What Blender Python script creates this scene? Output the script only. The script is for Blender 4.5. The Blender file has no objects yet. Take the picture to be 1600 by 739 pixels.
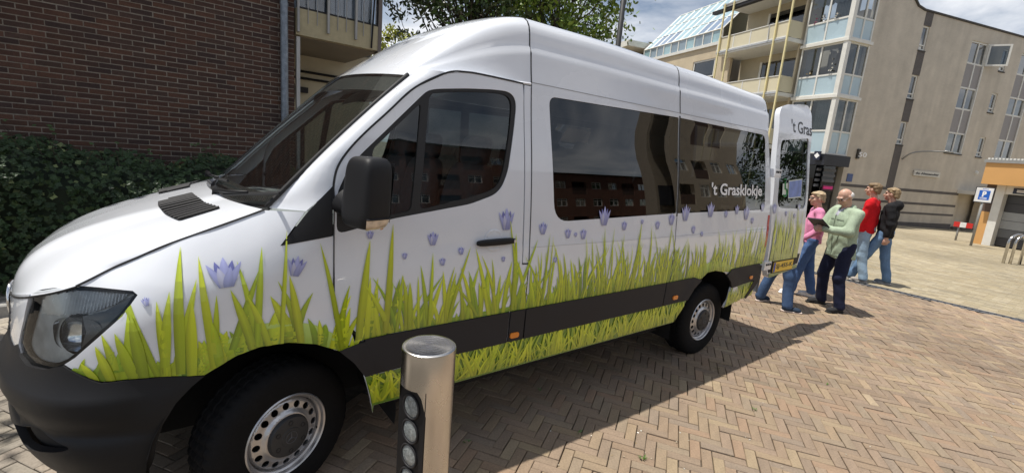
import bpy, bmesh, math, random
import numpy as np
from mathutils import Vector, Matrix
from mathutils.geometry import delaunay_2d_cdt

# ------------------------------------------------------------------ camera
SC = bpy.context.scene
COL = SC.collection
CAM_LOC = np.array([-0.44937, -2.16285, 1.85962])
CAM_YAW, CAM_PITCH, CAM_ROLL, CAM_F = 0.66163, -0.18439, 0.08574, 712.065   # focal length in pixels of a 1600 px wide picture
# ------------------------------------------------------------------ camera, sky, sun, exposure
def _setup():
    cy, sy = math.cos(CAM_YAW), math.sin(CAM_YAW); cp, sp = math.cos(CAM_PITCH), math.sin(CAM_PITCH)
    f = Vector((sy*cp, cy*cp, sp)); r = Vector((cy, -sy, 0)); u = r.cross(f)
    cr, sr = math.cos(CAM_ROLL), math.sin(CAM_ROLL)
    r2 = r*cr+u*sr; u2 = u*cr-r*sr
    cd = bpy.data.cameras.new('camera'); co = bpy.data.objects.new('camera', cd); COL.objects.link(co)
    m = Matrix.Identity(4)
    for i in range(3): m[i][0], m[i][1], m[i][2], m[i][3] = r2[i], u2[i], -f[i], CAM_LOC[i]
    co.matrix_world = m
    cd.sensor_fit = 'HORIZONTAL'; cd.sensor_width = 36.0; cd.lens = CAM_F/1600*36.0; cd.clip_start = .05; cd.clip_end = 3000
    SC.camera = co
    to_sun = Vector((-.26, .20, 1.0)).normalized()
    elev = math.asin(to_sun.z); az = math.atan2(to_sun.x, to_sun.y)          # azimuth from +Y towards +X
    w = bpy.data.worlds.new('World'); SC.world = w; w.use_nodes = True
    nt = w.node_tree; N = nt.nodes; L = nt.links; N.clear()
    out = N.new('ShaderNodeOutputWorld'); bg = N.new('ShaderNodeBackground'); bg.inputs['Strength'].default_value = .080
    sky = N.new('ShaderNodeTexSky'); sky.sky_type = 'NISHITA'; sky.sun_disc = False
    sky.sun_elevation = elev; sky.sun_rotation = az; sky.air_density = 1.0; sky.dust_density = .6; sky.ozone_density = 1.2
    # broken cloud all over the sky, on a flat layer seen in perspective
    tc = N.new('ShaderNodeTexCoord'); sep = N.new('ShaderNodeSeparateXYZ'); L.new(tc.outputs['Generated'], sep.inputs[0])
    mx = N.new('ShaderNodeMath'); mx.operation = 'MAXIMUM'; mx.inputs[1].default_value = .06; L.new(sep.outputs['Z'], mx.inputs[0])
    dv = N.new('ShaderNodeVectorMath'); dv.operation = 'SCALE'
    iv = N.new('ShaderNodeMath'); iv.operation = 'DIVIDE'; iv.inputs[0].default_value = 1.0
    ad = N.new('ShaderNodeMath'); ad.operation = 'ADD'; ad.inputs[1].default_value = .22; L.new(mx.outputs[0], ad.inputs[0]); L.new(ad.outputs[0], iv.inputs[1])
    L.new(tc.outputs['Generated'], dv.inputs[0]); L.new(iv.outputs[0], dv.inputs['Scale'])
    n1 = N.new('ShaderNodeTexNoise'); n1.inputs['Scale'].default_value = 1.35; n1.inputs['Detail'].default_value = 9; n1.inputs['Roughness'].default_value = .56; n1.inputs['Distortion'].default_value = .35
    L.new(dv.outputs[0], n1.inputs['Vector'])
    cr1 = N.new('ShaderNodeValToRGB'); e = cr1.color_ramp.elements; e[0].position = .40; e[0].color = (0, 0, 0, 1); e[1].position = .60; e[1].color = (1, 1, 1, 1)
    L.new(n1.outputs['Fac'], cr1.inputs[0])
    n2 = N.new('ShaderNodeTexNoise'); n2.inputs['Scale'].default_value = 2.6; n2.inputs['Detail'].default_value = 7; L.new(dv.outputs[0], n2.inputs['Vector'])
    cr2 = N.new('ShaderNodeValToRGB'); e = cr2.color_ramp.elements; e[0].position = .30; e[0].color = (7.2, 7.8, 9.0, 1); e[1].position = .72; e[1].color = (13.0, 13.1, 13.3, 1)
    L.new(n2.outputs['Fac'], cr2.inputs[0])
    mix = N.new('ShaderNodeMixRGB'); L.new(cr1.outputs[0], mix.inputs[0]); L.new(sky.outputs[0], mix.inputs[1]); L.new(cr2.outputs[0], mix.inputs[2])
    L.new(mix.outputs[0], bg.inputs['Color']); L.new(bg.outputs[0], out.inputs[0])
    sd = bpy.data.lights.new('sun', 'SUN'); sd.energy = 5.0; sd.angle = math.radians(.53); sd.color = (1.0, .955, .88)
    so = bpy.data.objects.new('sun', sd); COL.objects.link(so)
    so.rotation_euler = to_sun.to_track_quat('Z', 'Y').to_euler(); so.location = (0, 0, 30)
    vs = SC.view_settings; vs.view_transform = 'Standard'; vs.look = 'None'; vs.exposure = 0.12; vs.gamma = 1.0; vs.use_curve_mapping = False
_setup()
SC.cycles.max_bounces = 10; SC.cycles.transparent_max_bounces = 16; SC.cycles.glossy_bounces = 5; SC.cycles.caustics_reflective = False; SC.cycles.caustics_refractive = False
random.seed(7); RNG = np.random.default_rng(7)
#GEO
IW, IH = 1600, 739
def cam_axes():
    cy, sy = math.cos(CAM_YAW), math.sin(CAM_YAW); cp, sp = math.cos(CAM_PITCH), math.sin(CAM_PITCH)
    f = np.array([sy*cp, cy*cp, sp]); r = np.array([cy, -sy, 0.0]); u = np.cross(r, f)
    cr, sr = math.cos(CAM_ROLL), math.sin(CAM_ROLL)
    return cr*r+sr*u, -sr*r+cr*u, f
CR, CU, CF = cam_axes()
def ray(px, py): return CF+((px-IW/2)/CAM_F)*CR-((py-IH/2)/CAM_F)*CU
def proj(P):
    d = np.asarray(P, float)-CAM_LOC; z = d@CF
    return np.stack([IW/2+CAM_F*(d@CR)/z, IH/2-CAM_F*(d@CU)/z], -1)
def hit(px, py, n, d):
    D = ray(px, py); n = np.array(n, float); t = (d-CAM_LOC@n)/(D@n); return CAM_LOC+D*t
def ground(px, py, z=0.0): return hit(px, py, (0, 0, 1), z)
def aty(px, py, y): return hit(px, py, (0, 1, 0), y)
def atx(px, py, x): return hit(px, py, (1, 0, 0), x)

# ------------------------------------------------------------------ the van's skin: a plan curve wrapped round the nose and leaned in with height
VC = 1.0                                   # y of the van's centre plane, left flank at y = 0
WB = 3.81; XB = 1.390; XM = 2.995; XREAR = 4.78
_pl = np.array([(0.45, 0), (0.25, .002), (0.0, .010), (-.25, .032), (-.45, .060), (-.60, .100), (-.72, .155), (-.82, .230), (-.895, .330), (-.96, .46), (-1.01, .62), (-1.045, .80), (-1.06, 1.0)])
def catmull(P, k=8, closed=False):
    P = np.asarray(P, float); n = len(P); out = []
    rng = n if closed else n-1
    for i in range(rng):
        if closed: p0, p1, p2, p3 = P[(i-1) % n], P[i], P[(i+1) % n], P[(i+2) % n]
        else:
            p1, p2 = P[i], P[i+1]
            p0 = P[i-1] if i > 0 else 2*p1-p2
            p3 = P[i+2] if i+2 < n else 2*p2-p1
        for t in np.arange(k)/k:
            out.append(.5*((2*p1)+(-p0+p2)*t+(2*p0-5*p1+4*p2-p3)*t*t+(-p0+3*p1-3*p2+p3)*t**3))
    if not closed: out.append(P[-1])
    return np.array(out)
_pc = catmull(_pl, 12)
_arc = np.concatenate([[0], np.cumsum(np.linalg.norm(np.diff(_pc, axis=0), axis=1))])
_tan = np.gradient(_pc, axis=0); _tan /= np.linalg.norm(_tan, axis=1)[:, None]
UFRONT = 0.45-_arc[-1]                      # u at the centre of the nose
def plan(u):
    u = np.asarray(u, float); s = 0.45-u
    x = np.where(s <= 0, u, np.interp(s, _arc, _pc[:, 0])); y = np.where(s <= 0, 0., np.interp(s, _arc, _pc[:, 1]))
    tx = np.where(s <= 0, -1., np.interp(s, _arc, _tan[:, 0])); ty = np.where(s <= 0, 0., np.interp(s, _arc, _tan[:, 1]))
    return x, y, -ty*-1*1., tx*-1., ty, tx
def sstep(a, b, x):
    t = np.clip((x-a)/(b-a), 0, 1); return t*t*(3-2*t)
_bz = np.array([.20, .40, .50, .63, 1.02, 1.18, 1.26, 1.44, 1.635, 1.835, 2.01, 2.17, 2.285, 2.39, 2.49, 2.57, 2.63])
_by = np.array([.06, .020, .006, .0, .0, .003, .010, .024, .044, .071, .100, .124, .138, .157, .178, .192, .212])
def _pchip(xs, ys):
    d = np.diff(ys)/np.diff(xs); m = np.zeros(len(xs)); m[0], m[-1] = d[0], d[-1]
    for i in range(1, len(xs)-1): m[i] = 0 if d[i-1]*d[i] <= 0 else 2*d[i-1]*d[i]/(d[i-1]+d[i])
    def f(q):
        q = np.asarray(q, float); i = np.clip(np.searchsorted(xs, q)-1, 0, len(xs)-2)
        h = xs[i+1]-xs[i]; t = np.clip((q-xs[i])/h, -1, 2)
        return (2*t**3-3*t**2+1)*ys[i]+(t**3-2*t**2+t)*h*m[i]+(-2*t**3+3*t**2)*ys[i+1]+(t**3-t**2)*h*m[i+1]
    return f
_bf = _pchip(_bz, _by)
_he_x = np.array([-.95, -.75, -.45, -.09, .2]); _he_z = np.array([1.12, 1.20, 1.345, 1.505, 1.61])
def inset(u, z):
    u = np.asarray(u, float); z = np.asarray(z, float)
    b = _bf(z)
    x = plan(u)[0]
    zs = np.interp(x, _he_x, _he_z)
    k = (1-sstep(-.20, .28, x))*sstep(-.98, -.62, x)
    e = np.clip((z-zs+.30)/.30, 0, 1.5)
    b = b+k*.085*e*e                                            # shoulder of the front wings
    b = b+.035*np.exp(-((z-.95)/.06)**2)*0
    fr = 1-sstep(-.80, -.35, x)
    b = b+fr*.10*np.clip(z-.86, 0, 1)                           # the nose leans back above the bumper
    # crease along the flank under the window line
    b = b-.004*np.exp(-((z-1.262)/.02)**2)*sstep(.5, 1.0, x)
    for cx, rr in ((-.02, .565), (3.735, .560)):
        r = np.hypot(x-cx, z-.36); m = sstep(.50, .62, z)
        b = b-.009*m*np.where(r < rr, np.exp(-((r-rr)/.12)**2), np.exp(-((r-rr)/.055)**2))
    return b
def W(u, z, off=0.0):
    u = np.asarray(u, float); z = np.asarray(z, float)
    x, y, nx0, ny0, ty, tx = plan(u)
    i = inset(u, z)-off
    nx, ny = ty, -tx                     # inward normal of the plan curve
    return np.stack([x+nx*i, y+ny*i, z+0*x], -1)
def onW(px, py, off=0.0):
    D = ray(px, py); p = aty(px, py, .05); u, z = p[0], p[2]
    if u < -.6: u = -.8
    for it in range(60):
        q = proj(W(u, z, off)); e = np.array([px, py])-q
        if abs(e).max() < 1e-3: break
        h = 1e-4
        J = np.stack([(proj(W(u+h, z, off))-q)/h, (proj(W(u, z+h, off))-q)/h], 1)
        try: d = np.linalg.solve(J, e)
        except Exception: break
        m = np.abs(d).max(); d = d*min(1, .12/m) if m > 0 else d
        u = max(UFRONT, u+d[0]); z = z+d[1]
    return u, z
def trW(pts, off=0.0): return np.array([onW(a, b, off) for a, b in pts])
# roof: section from the gutter to the centre line
_rs = np.array([(.138, 2.285), (.150, 2.35), (.163, 2.43), (.169, 2.475), (.185, 2.490), (.193, 2.55), (.206, 2.610), (.228, 2.650), (.270, 2.678), (.36, 2.698), (.50, 2.714), (.70, 2.726), (.85, 2.731), (1.0, 2.732)])
_rsd = catmull(_rs, 4)
_rt = np.concatenate([[0], np.cumsum(np.linalg.norm(np.diff(_rsd, axis=0), axis=1))]); _rt /= _rt[-1]
def roof_sec(t): return np.interp(t, _rt, _rsd[:, 0]), np.interp(t, _rt, _rsd[:, 1])
def rear_x(z): return np.interp(z, [.4, .9, 1.44, 1.95, 2.26, 2.47, 2.58, 2.66, 2.71, 2.74], [4.79, 4.79, 4.785, 4.75, 4.705, 4.65, 4.59, 4.52, 4.40, 4.30])
def roof_main(x, t):
    x = np.asarray(x, float); y, z = roof_sec(t)
    fall = (.035*sstep(3.3, 4.6, x)-.014*np.exp(-((x-2.1)/.5)**2))*(z-2.285)/.45
    return np.stack([x+0*y, y+0*x, z-fall], -1)
WTL = np.array([.615, .215, 2.208]); WTC = np.array([.50, 1.0, 2.240])     # windscreen: top left, top centre
WBL = np.array([-.075, .150, 1.512]); WBC = np.array([-.20, 1.0, 1.495])    # bottom left, bottom centre
def qarc(A, B, t, p=2.0):
    """quarter arc from A (edge, t=0) to B (centre, t=1): y linear, the rest with zero slope at the centre"""
    t = np.asarray(t, float)[..., None]; k = 1-(1-t)**p
    o = A+(B-A)*k; o[..., 1] = (A+(B-A)*t)[..., 1]; return o
def screen(t, v):
    """t 0..1 left edge to centre, v 0..1 bottom to top"""
    b = qarc(WBL, WBC, t); tp = qarc(WTL, WTC, t); v = np.asarray(v, float)[..., None]
    P = b+(tp-b)*v
    bow = .012*np.sin(np.pi*v)
    return P+bow*np.array([-.66, 0, .75])
def cap(s, t):
    """cab roof: s 0 at the windscreen's top edge, 1 at the B seam; t 0 gutter, 1 centre"""
    s = np.asarray(s, float); t = np.asarray(t, float)
    y1, z1 = roof_sec(t); q = np.clip((y1-.138)/(1-.138), 0, 1)
    F = qarc(WTL, WTC, np.clip(q**.9, 0, 1)); R = np.stack([XB+0*t, y1, z1], -1)
    ss = s[..., None]
    h = (R[..., 2:3]-F[..., 2:3])
    d = R[..., 0:1]-F[..., 0:1]
    k = np.clip(h/.35, 0, 1)
    C1 = F+np.concatenate([d*(.50-.10*k), (R-F)[..., 1:2]*.45, h*.46+d*k*.035], -1)
    C2 = R+np.concatenate([-d*.36, (R-F)[..., 1:2]*-.2, -h*.085*k-(1-k)*h*.3], -1)
    return (1-ss)**3*F+3*(1-ss)**2*ss*C1+3*(1-ss)*ss*ss*C2+ss**3*R
# bonnet: t 0 at the left shut line, 1 on the centre line; s 0 at the front edge, 1 at the windscreen
_shut = trW([(119, 447), (140, 437), (180, 417), (220, 400), (261, 382.4), (326, 359), (385.7, 337.8), (412.8, 327.7)])
_shutP = W(_shut[:, 0], _shut[:, 1]); _shutD = catmull(_shutP, 8)
_sl = np.concatenate([[0], np.cumsum(np.linalg.norm(np.diff(_shutD, axis=0), axis=1))]); _sl /= _sl[-1]
def bonnet(s, t):
    s = np.asarray(s, float); t = np.asarray(t, float)
    u = np.interp(t, [0, .5, 1], [_shut[0, 0], -1.38, UFRONT])
    zf = _shut[0, 1]+(1.02-_shut[0, 1])*(1-(1-t)**2.2)
    F = W(u, zf)
    A = _shutP[-1]; B = WBC+np.array([-.045, 0, .004])
    R = qarc(A, B, t)
    F = F.copy(); R = R.copy()
    # a common sideways spread for both ends
    ss = s[..., None]; w = (.25+.75*np.clip(t*1.6, 0, 1))[..., None]
    C1 = F+np.concatenate([.015*w, 0*w, .265*w], -1); C2 = R-np.concatenate([.34*w+.15*(1-w), 0*w, .105*w+.05*(1-w)], -1)
    P = (1-ss)**3*F+3*(1-ss)**2*ss*C1+3*(1-ss)*ss*ss*C2+ss**3*R
    F0 = _shutP[0]; w0 = .25
    C10 = F0+np.array([.015*w0, 0, .265*w0]); C20 = A-np.array([.34*w0+.15*(1-w0), 0, .105*w0+.05*(1-w0)])
    P0 = (1-ss)**3*F0+3*(1-ss)**2*ss*C10+3*(1-ss)*ss*ss*C20+ss**3*A
    L = np.stack([np.interp(s, _sl, _shutD[:, i]) for i in range(3)], -1)
    k = ((1-t)**2.5)[..., None]
    return P+(L-P0)*k
# ------------------------------------------------------------------ helpers
def tag(o, label=None, cat=None, group=None, kind=None):
    if label: o['label'] = label
    if cat: o['category'] = cat
    if group: o['group'] = group
    if kind: o['kind'] = kind
    return o
def empty(name, loc=(0, 0, 0), rz=0.0, label=None, cat=None, group=None):
    o = bpy.data.objects.new(name, None); COL.objects.link(o); o.location = loc; o.rotation_euler = (0, 0, rz); o.empty_display_size = .2
    return tag(o, label, cat, group)
def world_inv(p):
    m = Matrix.Identity(4)
    q = p
    chain = []
    while q is not None: chain.append(q); q = q.parent
    for q in reversed(chain):
        m = m @ q.matrix_parent_inverse @ Matrix.LocRotScale(q.location, q.rotation_euler, q.scale)
    return m.inverted()
def link(name, me, mat, parent=None, keep=True):
    o = bpy.data.objects.new(name, me); COL.objects.link(o)
    if mat is not None:
        for m in (mat if isinstance(mat, (list, tuple)) else [mat]): me.materials.append(m)
    if parent is not None:
        o.parent = parent
        if keep: o.matrix_parent_inverse = world_inv(parent)      # mesh data given in world space
    return o
def dup(o, parent=None, loc=None, rz=None):
    c = o.copy(); COL.objects.link(c); c.parent = parent
    if loc is not None: c.location = loc
    if rz is not None: c.rotation_euler = (0, 0, rz)
    for ch in list(o.children): dup(ch, c)
    return c
class MB:
    """collects geometry for ONE mesh"""
    def __init__(s): s.v = []; s.f = []; s.c = []; s.m = []; s.n = 0
    def add(s, vs, fs, col=None, mi=0):
        vs = [tuple(map(float, p)) for p in vs]; b = s.n
        s.v += vs; s.n += len(vs); s.f += [tuple(b+i for i in f) for f in fs]; s.m += [mi]*len(fs)
        if col is not None:
            s.c += ([col]*len(vs) if np.ndim(col) == 1 else [tuple(x) for x in col])
        return s
    def box(s, x0, x1, y0, y1, z0, z1, col=None, mi=0):
        return s.add([(x0, y0, z0), (x1, y0, z0), (x1, y1, z0), (x0, y1, z0), (x0, y0, z1), (x1, y0, z1), (x1, y1, z1), (x0, y1, z1)],
                     [(0, 3, 2, 1), (4, 5, 6, 7), (0, 1, 5, 4), (1, 2, 6, 5), (2, 3, 7, 6), (3, 0, 4, 7)], col, mi)
    def frame(s, O, X, Y, Z, a, b, c, bev=0, mi=0, col=None):
        """box spanned by unit axes X, Y, Z from origin O over ranges a, b, c; bev chamfers the edges of the +Y face"""
        O, X, Y, Z = (np.array(q, float) for q in (O, X, Y, Z))
        if bev <= 0:
            P = [O+X*x+Y*y+Z*z for z in c for y in b for x in a]
            fs = [(0, 2, 3, 1), (4, 5, 7, 6), (0, 1, 5, 4), (1, 3, 7, 5), (3, 2, 6, 7), (2, 0, 4, 6)]
        else:
            P = [O+X*x+Y*b[0]+Z*z for z in c for x in a]+[O+X*x+Y*(b[1]-bev)+Z*z for z in c for x in a]
            P += [O+X*x+Y*b[1]+Z*z for z in (c[0]+bev, c[1]-bev) for x in (a[0]+bev, a[1]-bev)]
            fs = [(0, 1, 3, 2), (0, 4, 5, 1), (1, 5, 7, 3), (3, 7, 6, 2), (2, 6, 4, 0), (4, 8, 9, 5), (5, 9, 11, 7), (7, 11, 10, 6), (6, 10, 8, 4), (8, 10, 11, 9)]
        return s.add(P, fs, col, mi)
    def tube(s, path, r, n=8, cap=True, mi=0, closed=False, col=None):
        P = np.array(path, float); m = len(P); rr = np.broadcast_to(np.asarray(r, float), (m,))
        T = np.gradient(P, axis=0) if not closed else np.roll(P, -1, 0)-np.roll(P, 1, 0)
        T /= np.linalg.norm(T, axis=1)[:, None]+1e-12
        ref = np.array([0, 0, 1.]) if abs(T[0][2]) < .9 else np.array([1., 0, 0])
        A = np.cross(T[0], ref); A /= np.linalg.norm(A); vs = []
        for i in range(m):
            A = A-T[i]*(A@T[i]); A /= np.linalg.norm(A)+1e-12; B = np.cross(T[i], A)
            for k in range(n):
                a = 2*math.pi*k/n; vs.append(P[i]+rr[i]*(math.cos(a)*A+math.sin(a)*B))
        fs = []
        for i in range(m if closed else m-1):
            j = (i+1) % m
            for k in range(n): fs.append((i*n+k, i*n+(k+1) % n, j*n+(k+1) % n, j*n+k))
        if cap and not closed: fs += [tuple(range(n))[::-1], tuple((m-1)*n+k for k in range(n))]
        return s.add(vs, fs, col, mi)
    def lathe(s, prof, n=32, O=(0, 0, 0), axis='z', mi=0, closed=False, col=None):
        """prof: (radius, height) pairs; axis y: height runs along +y"""
        O = np.array(O, float); vs = []
        for r, h in prof:
            for k in range(n):
                a = 2*math.pi*k/n; c, q = r*math.cos(a), r*math.sin(a)
                vs.append(O+(np.array([c, q, h]) if axis == 'z' else np.array([c, h, q]) if axis == 'y' else np.array([h, c, q])))
        fs = []
        m = len(prof)
        for i in range(m if closed else m-1):
            j = (i+1) % m
            for k in range(n): fs.append((i*n+k, i*n+(k+1) % n, j*n+(k+1) % n, j*n+k))
        return s.add(vs, fs, col, mi)
    def grid(s, P, mi=0, flip=False, col=None):
        P = np.asarray(P, float); a, b = P.shape[:2]
        fs = []
        for i in range(a-1):
            for j in range(b-1):
                q = (i*b+j, i*b+j+1, (i+1)*b+j+1, (i+1)*b+j); fs.append(q[::-1] if flip else q)
        return s.add(P.reshape(-1, 3), fs, col, mi)
    def mesh(s, name, smooth=False):
        me = bpy.data.meshes.new(name); me.from_pydata(s.v, [], s.f)
        if any(s.m): me.polygons.foreach_set('material_index', s.m)
        if s.c and len(s.c) == s.n:
            at = me.color_attributes.new('col', 'FLOAT_COLOR', 'POINT')
            at.data.foreach_set('color', np.array([(c[0], c[1], c[2], 1.0) for c in s.c], np.float32).ravel())
        if smooth is not False:
            me.polygons.foreach_set('use_smooth', [True]*len(me.polygons))
            if smooth is not True:
                bm = bmesh.new(); bm.from_mesh(me); th = math.radians(smooth)
                for e in bm.edges:
                    if len(e.link_faces) == 2 and e.calc_face_angle(0) > th: e.smooth = False
                bm.to_mesh(me); bm.free()
        me.update(); return me
    def build(s, name, mat, parent=None, smooth=False, fix=False):
        me = s.mesh(name, smooth)
        if fix:
            bm = bmesh.new(); bm.from_mesh(me); bmesh.ops.recalc_face_normals(bm, faces=bm.faces); bm.to_mesh(me); bm.free()
        return link(name, me, mat, parent)
def in_poly(Q, poly):
    Q = np.asarray(Q, float); x, y = Q[:, 0], Q[:, 1]; r = np.zeros(len(Q), bool); n = len(poly)
    for i in range(n):
        x0, y0 = poly[i-1]; x1, y1 = poly[i]
        c = (y0 > y) != (y1 > y)
        if y0 != y1: r ^= c & (x < (x1-x0)*(y-y0)/(y1-y0)+x0)
    return r
def area2(p): p = np.asarray(p); q = np.roll(p, -1, 0); return .5*np.sum(p[:, 0]*q[:, 1]-q[:, 0]*p[:, 1])
def ccw(p): p = np.asarray(p, float); return p if area2(p) > 0 else p[::-1]
def shrink(p, d):
    """move the outline inwards by d"""
    p = ccw(p); q0 = p-np.roll(p, 1, 0); q1 = np.roll(p, -1, 0)-p
    def nrm(v): l = np.hypot(v[:, 0], v[:, 1])+1e-12; return np.stack([-v[:, 1]/l, v[:, 0]/l], 1)
    a, b = nrm(q0), nrm(q1); m = a+b; l2 = np.maximum((m*m).sum(1), .35); return p+m*(2*d/l2)[:, None]
def resample(p, step):
    out = []; n = len(p)
    for i in range(n):
        a, b = p[i], p[(i+1) % n]; k = max(1, int(math.ceil(np.linalg.norm(b-a)/step)))
        for j in range(k): out.append(a+(b-a)*j/k)
    return np.array(out)
def rounded(p, r, k=5):
    p = np.asarray(p, float); n = len(p); out = []; rr = np.broadcast_to(r, (n,))
    for i in range(n):
        a, b, c = p[i-1], p[i], p[(i+1) % n]
        d1 = min(rr[i], np.linalg.norm(a-b)*.48); d2 = min(rr[i], np.linalg.norm(c-b)*.48)
        s, e = b+(a-b)/np.linalg.norm(a-b)*d1, b+(c-b)/np.linalg.norm(c-b)*d2
        for t in np.arange(k+1)/k: out.append((1-t)**2*s+2*(1-t)*t*b+t*t*e)
    return np.array(out)
def fill2d(outline, holes, step):
    loops = [resample(np.asarray(outline, float), step)]+[resample(np.asarray(h, float), step) for h in holes]
    V = []; E = []
    for lp in loops:
        b = len(V); n = len(lp); V += lp.tolist(); E += [(b+i, b+(i+1) % n) for i in range(n)]
    B = np.array(V)
    lo, hi = loops[0].min(0), loops[0].max(0)
    gx, gy = np.meshgrid(np.arange(lo[0]+step/2, hi[0], step), np.arange(lo[1]+step/2, hi[1], step)); G = np.stack([gx.ravel(), gy.ravel()], 1)
    if len(G):
        m = in_poly(G, loops[0])
        for h in loops[1:]: m &= ~in_poly(G, h)
        G = G[m]
    if len(G):
        d = np.min(np.hypot(G[:, None, 0]-B[None, :, 0], G[:, None, 1]-B[None, :, 1]), 1); G = G[d > step*.45]; V += G.tolist()
    vo, eo, fo, *_ = delaunay_2d_cdt([Vector(v) for v in V], E, [], 0, 1e-7)
    P = np.array([tuple(v) for v in vo]); F = np.array([tuple(f) for f in fo])
    c = P[F].mean(1); m = in_poly(c, loops[0])
    for h in loops[1:]: m &= ~in_poly(c, h)
    return P, F[m], loops
def skin(name, outline, surf, mat, parent=None, holes=(), step=.06, rim=.018, mirror=False, gap=0.0, back=False, flip=False):
    """a thin panel: a 2-D outline with holes laid on the surface surf(a, b), with turned-in edges"""
    o = shrink(outline, gap) if gap else ccw(outline); hs = [ccw(h) for h in holes]
    P, F, loops = fill2d(o, hs, step)
    h = 2e-4
    X = surf(P[:, 0], P[:, 1]); N = np.cross(surf(P[:, 0]+h, P[:, 1])-X, surf(P[:, 0], P[:, 1]+h)-X); N /= np.linalg.norm(N, axis=1)[:, None]+1e-15
    if flip: N = -N
    tri = X[F]; fn = np.cross(tri[:, 1]-tri[:, 0], tri[:, 2]-tri[:, 0]); bad = (fn*N[F[:, 0]]).sum(1) < 0; F = F.copy(); F[bad] = F[bad][:, ::-1]
    V = [X]; NN = [N]; FF = [tuple(f) for f in F]; b = len(X)
    if rim:
        for lp in loops:
            A = surf(lp[:, 0], lp[:, 1]); n = np.cross(surf(lp[:, 0]+h, lp[:, 1])-A, surf(lp[:, 0], lp[:, 1]+h)-A); n /= np.linalg.norm(n, axis=1)[:, None]
            if flip: n = -n
            t = np.roll(A, -1, 0)-np.roll(A, 1, 0); t /= np.linalg.norm(t, axis=1)[:, None]+1e-12
            sd = np.cross(t, n)
            if flip: sd = -sd
            if lp is not loops[0]: sd = -sd
            k = len(lp); V += [A, A-n*rim]; NN += [sd, sd]
            for i in range(k):
                j = (i+1) % k; q = (b+i, b+k+i, b+k+j, b+j); FF.append(q if (lp is loops[0]) != flip else q[::-1])
            b += 2*k
    if back:
        V.append(X-N*rim); NN.append(-N); FF += [tuple(b+i for i in f[::-1]) for f in F]; b += len(X)
    V = np.concatenate(V); NN = np.concatenate(NN)
    if mirror: V = V.copy(); V[:, 1] = 2*VC-V[:, 1]; NN = NN*[1, -1, 1]; FF = [f[::-1] for f in FF]
    me = bpy.data.meshes.new(name); me.from_pydata(V.tolist(), [], FF)
    me.polygons.foreach_set('use_smooth', [True]*len(me.polygons))
    me.normals_split_custom_set_from_vertices([tuple(q) for q in NN])
    return link(name, me, mat, parent)
def text2d(s, size=1.0, bold=0.0):
    cu = bpy.data.curves.new('t', 'FONT'); cu.body = s; cu.size = size; cu.resolution_u = 3; cu.offset = bold; cu.fill_mode = 'FRONT'
    o = bpy.data.objects.new('t', cu); COL.objects.link(o)
    dg = bpy.context.evaluated_depsgraph_get(); me = bpy.data.meshes.new_from_object(o.evaluated_get(dg))
    V = np.array([tuple(v.co) for v in me.vertices]); F = [tuple(p.vertices) for p in me.polygons]
    bpy.data.objects.remove(o); bpy.data.curves.remove(cu); bpy.data.meshes.remove(me)
    return V[:, :2], F
def put_text(name, s, mapper, mat, parent, box, bold=0.0):
    """text stretched into box (a0, a1, b0, b1) of the 2-D space of mapper"""
    V, F = text2d(s, 1.0, bold); lo, hi = V.min(0), V.max(0)
    a = box[0]+(V[:, 0]-lo[0])/(hi[0]-lo[0])*(box[1]-box[0]); b = box[2]+(V[:, 1]-lo[1])/(hi[1]-lo[1])*(box[3]-box[2])
    me = bpy.data.meshes.new(name); me.from_pydata(mapper(a, b).tolist(), [], F)
    return link(name, me, mat, parent)
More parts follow.
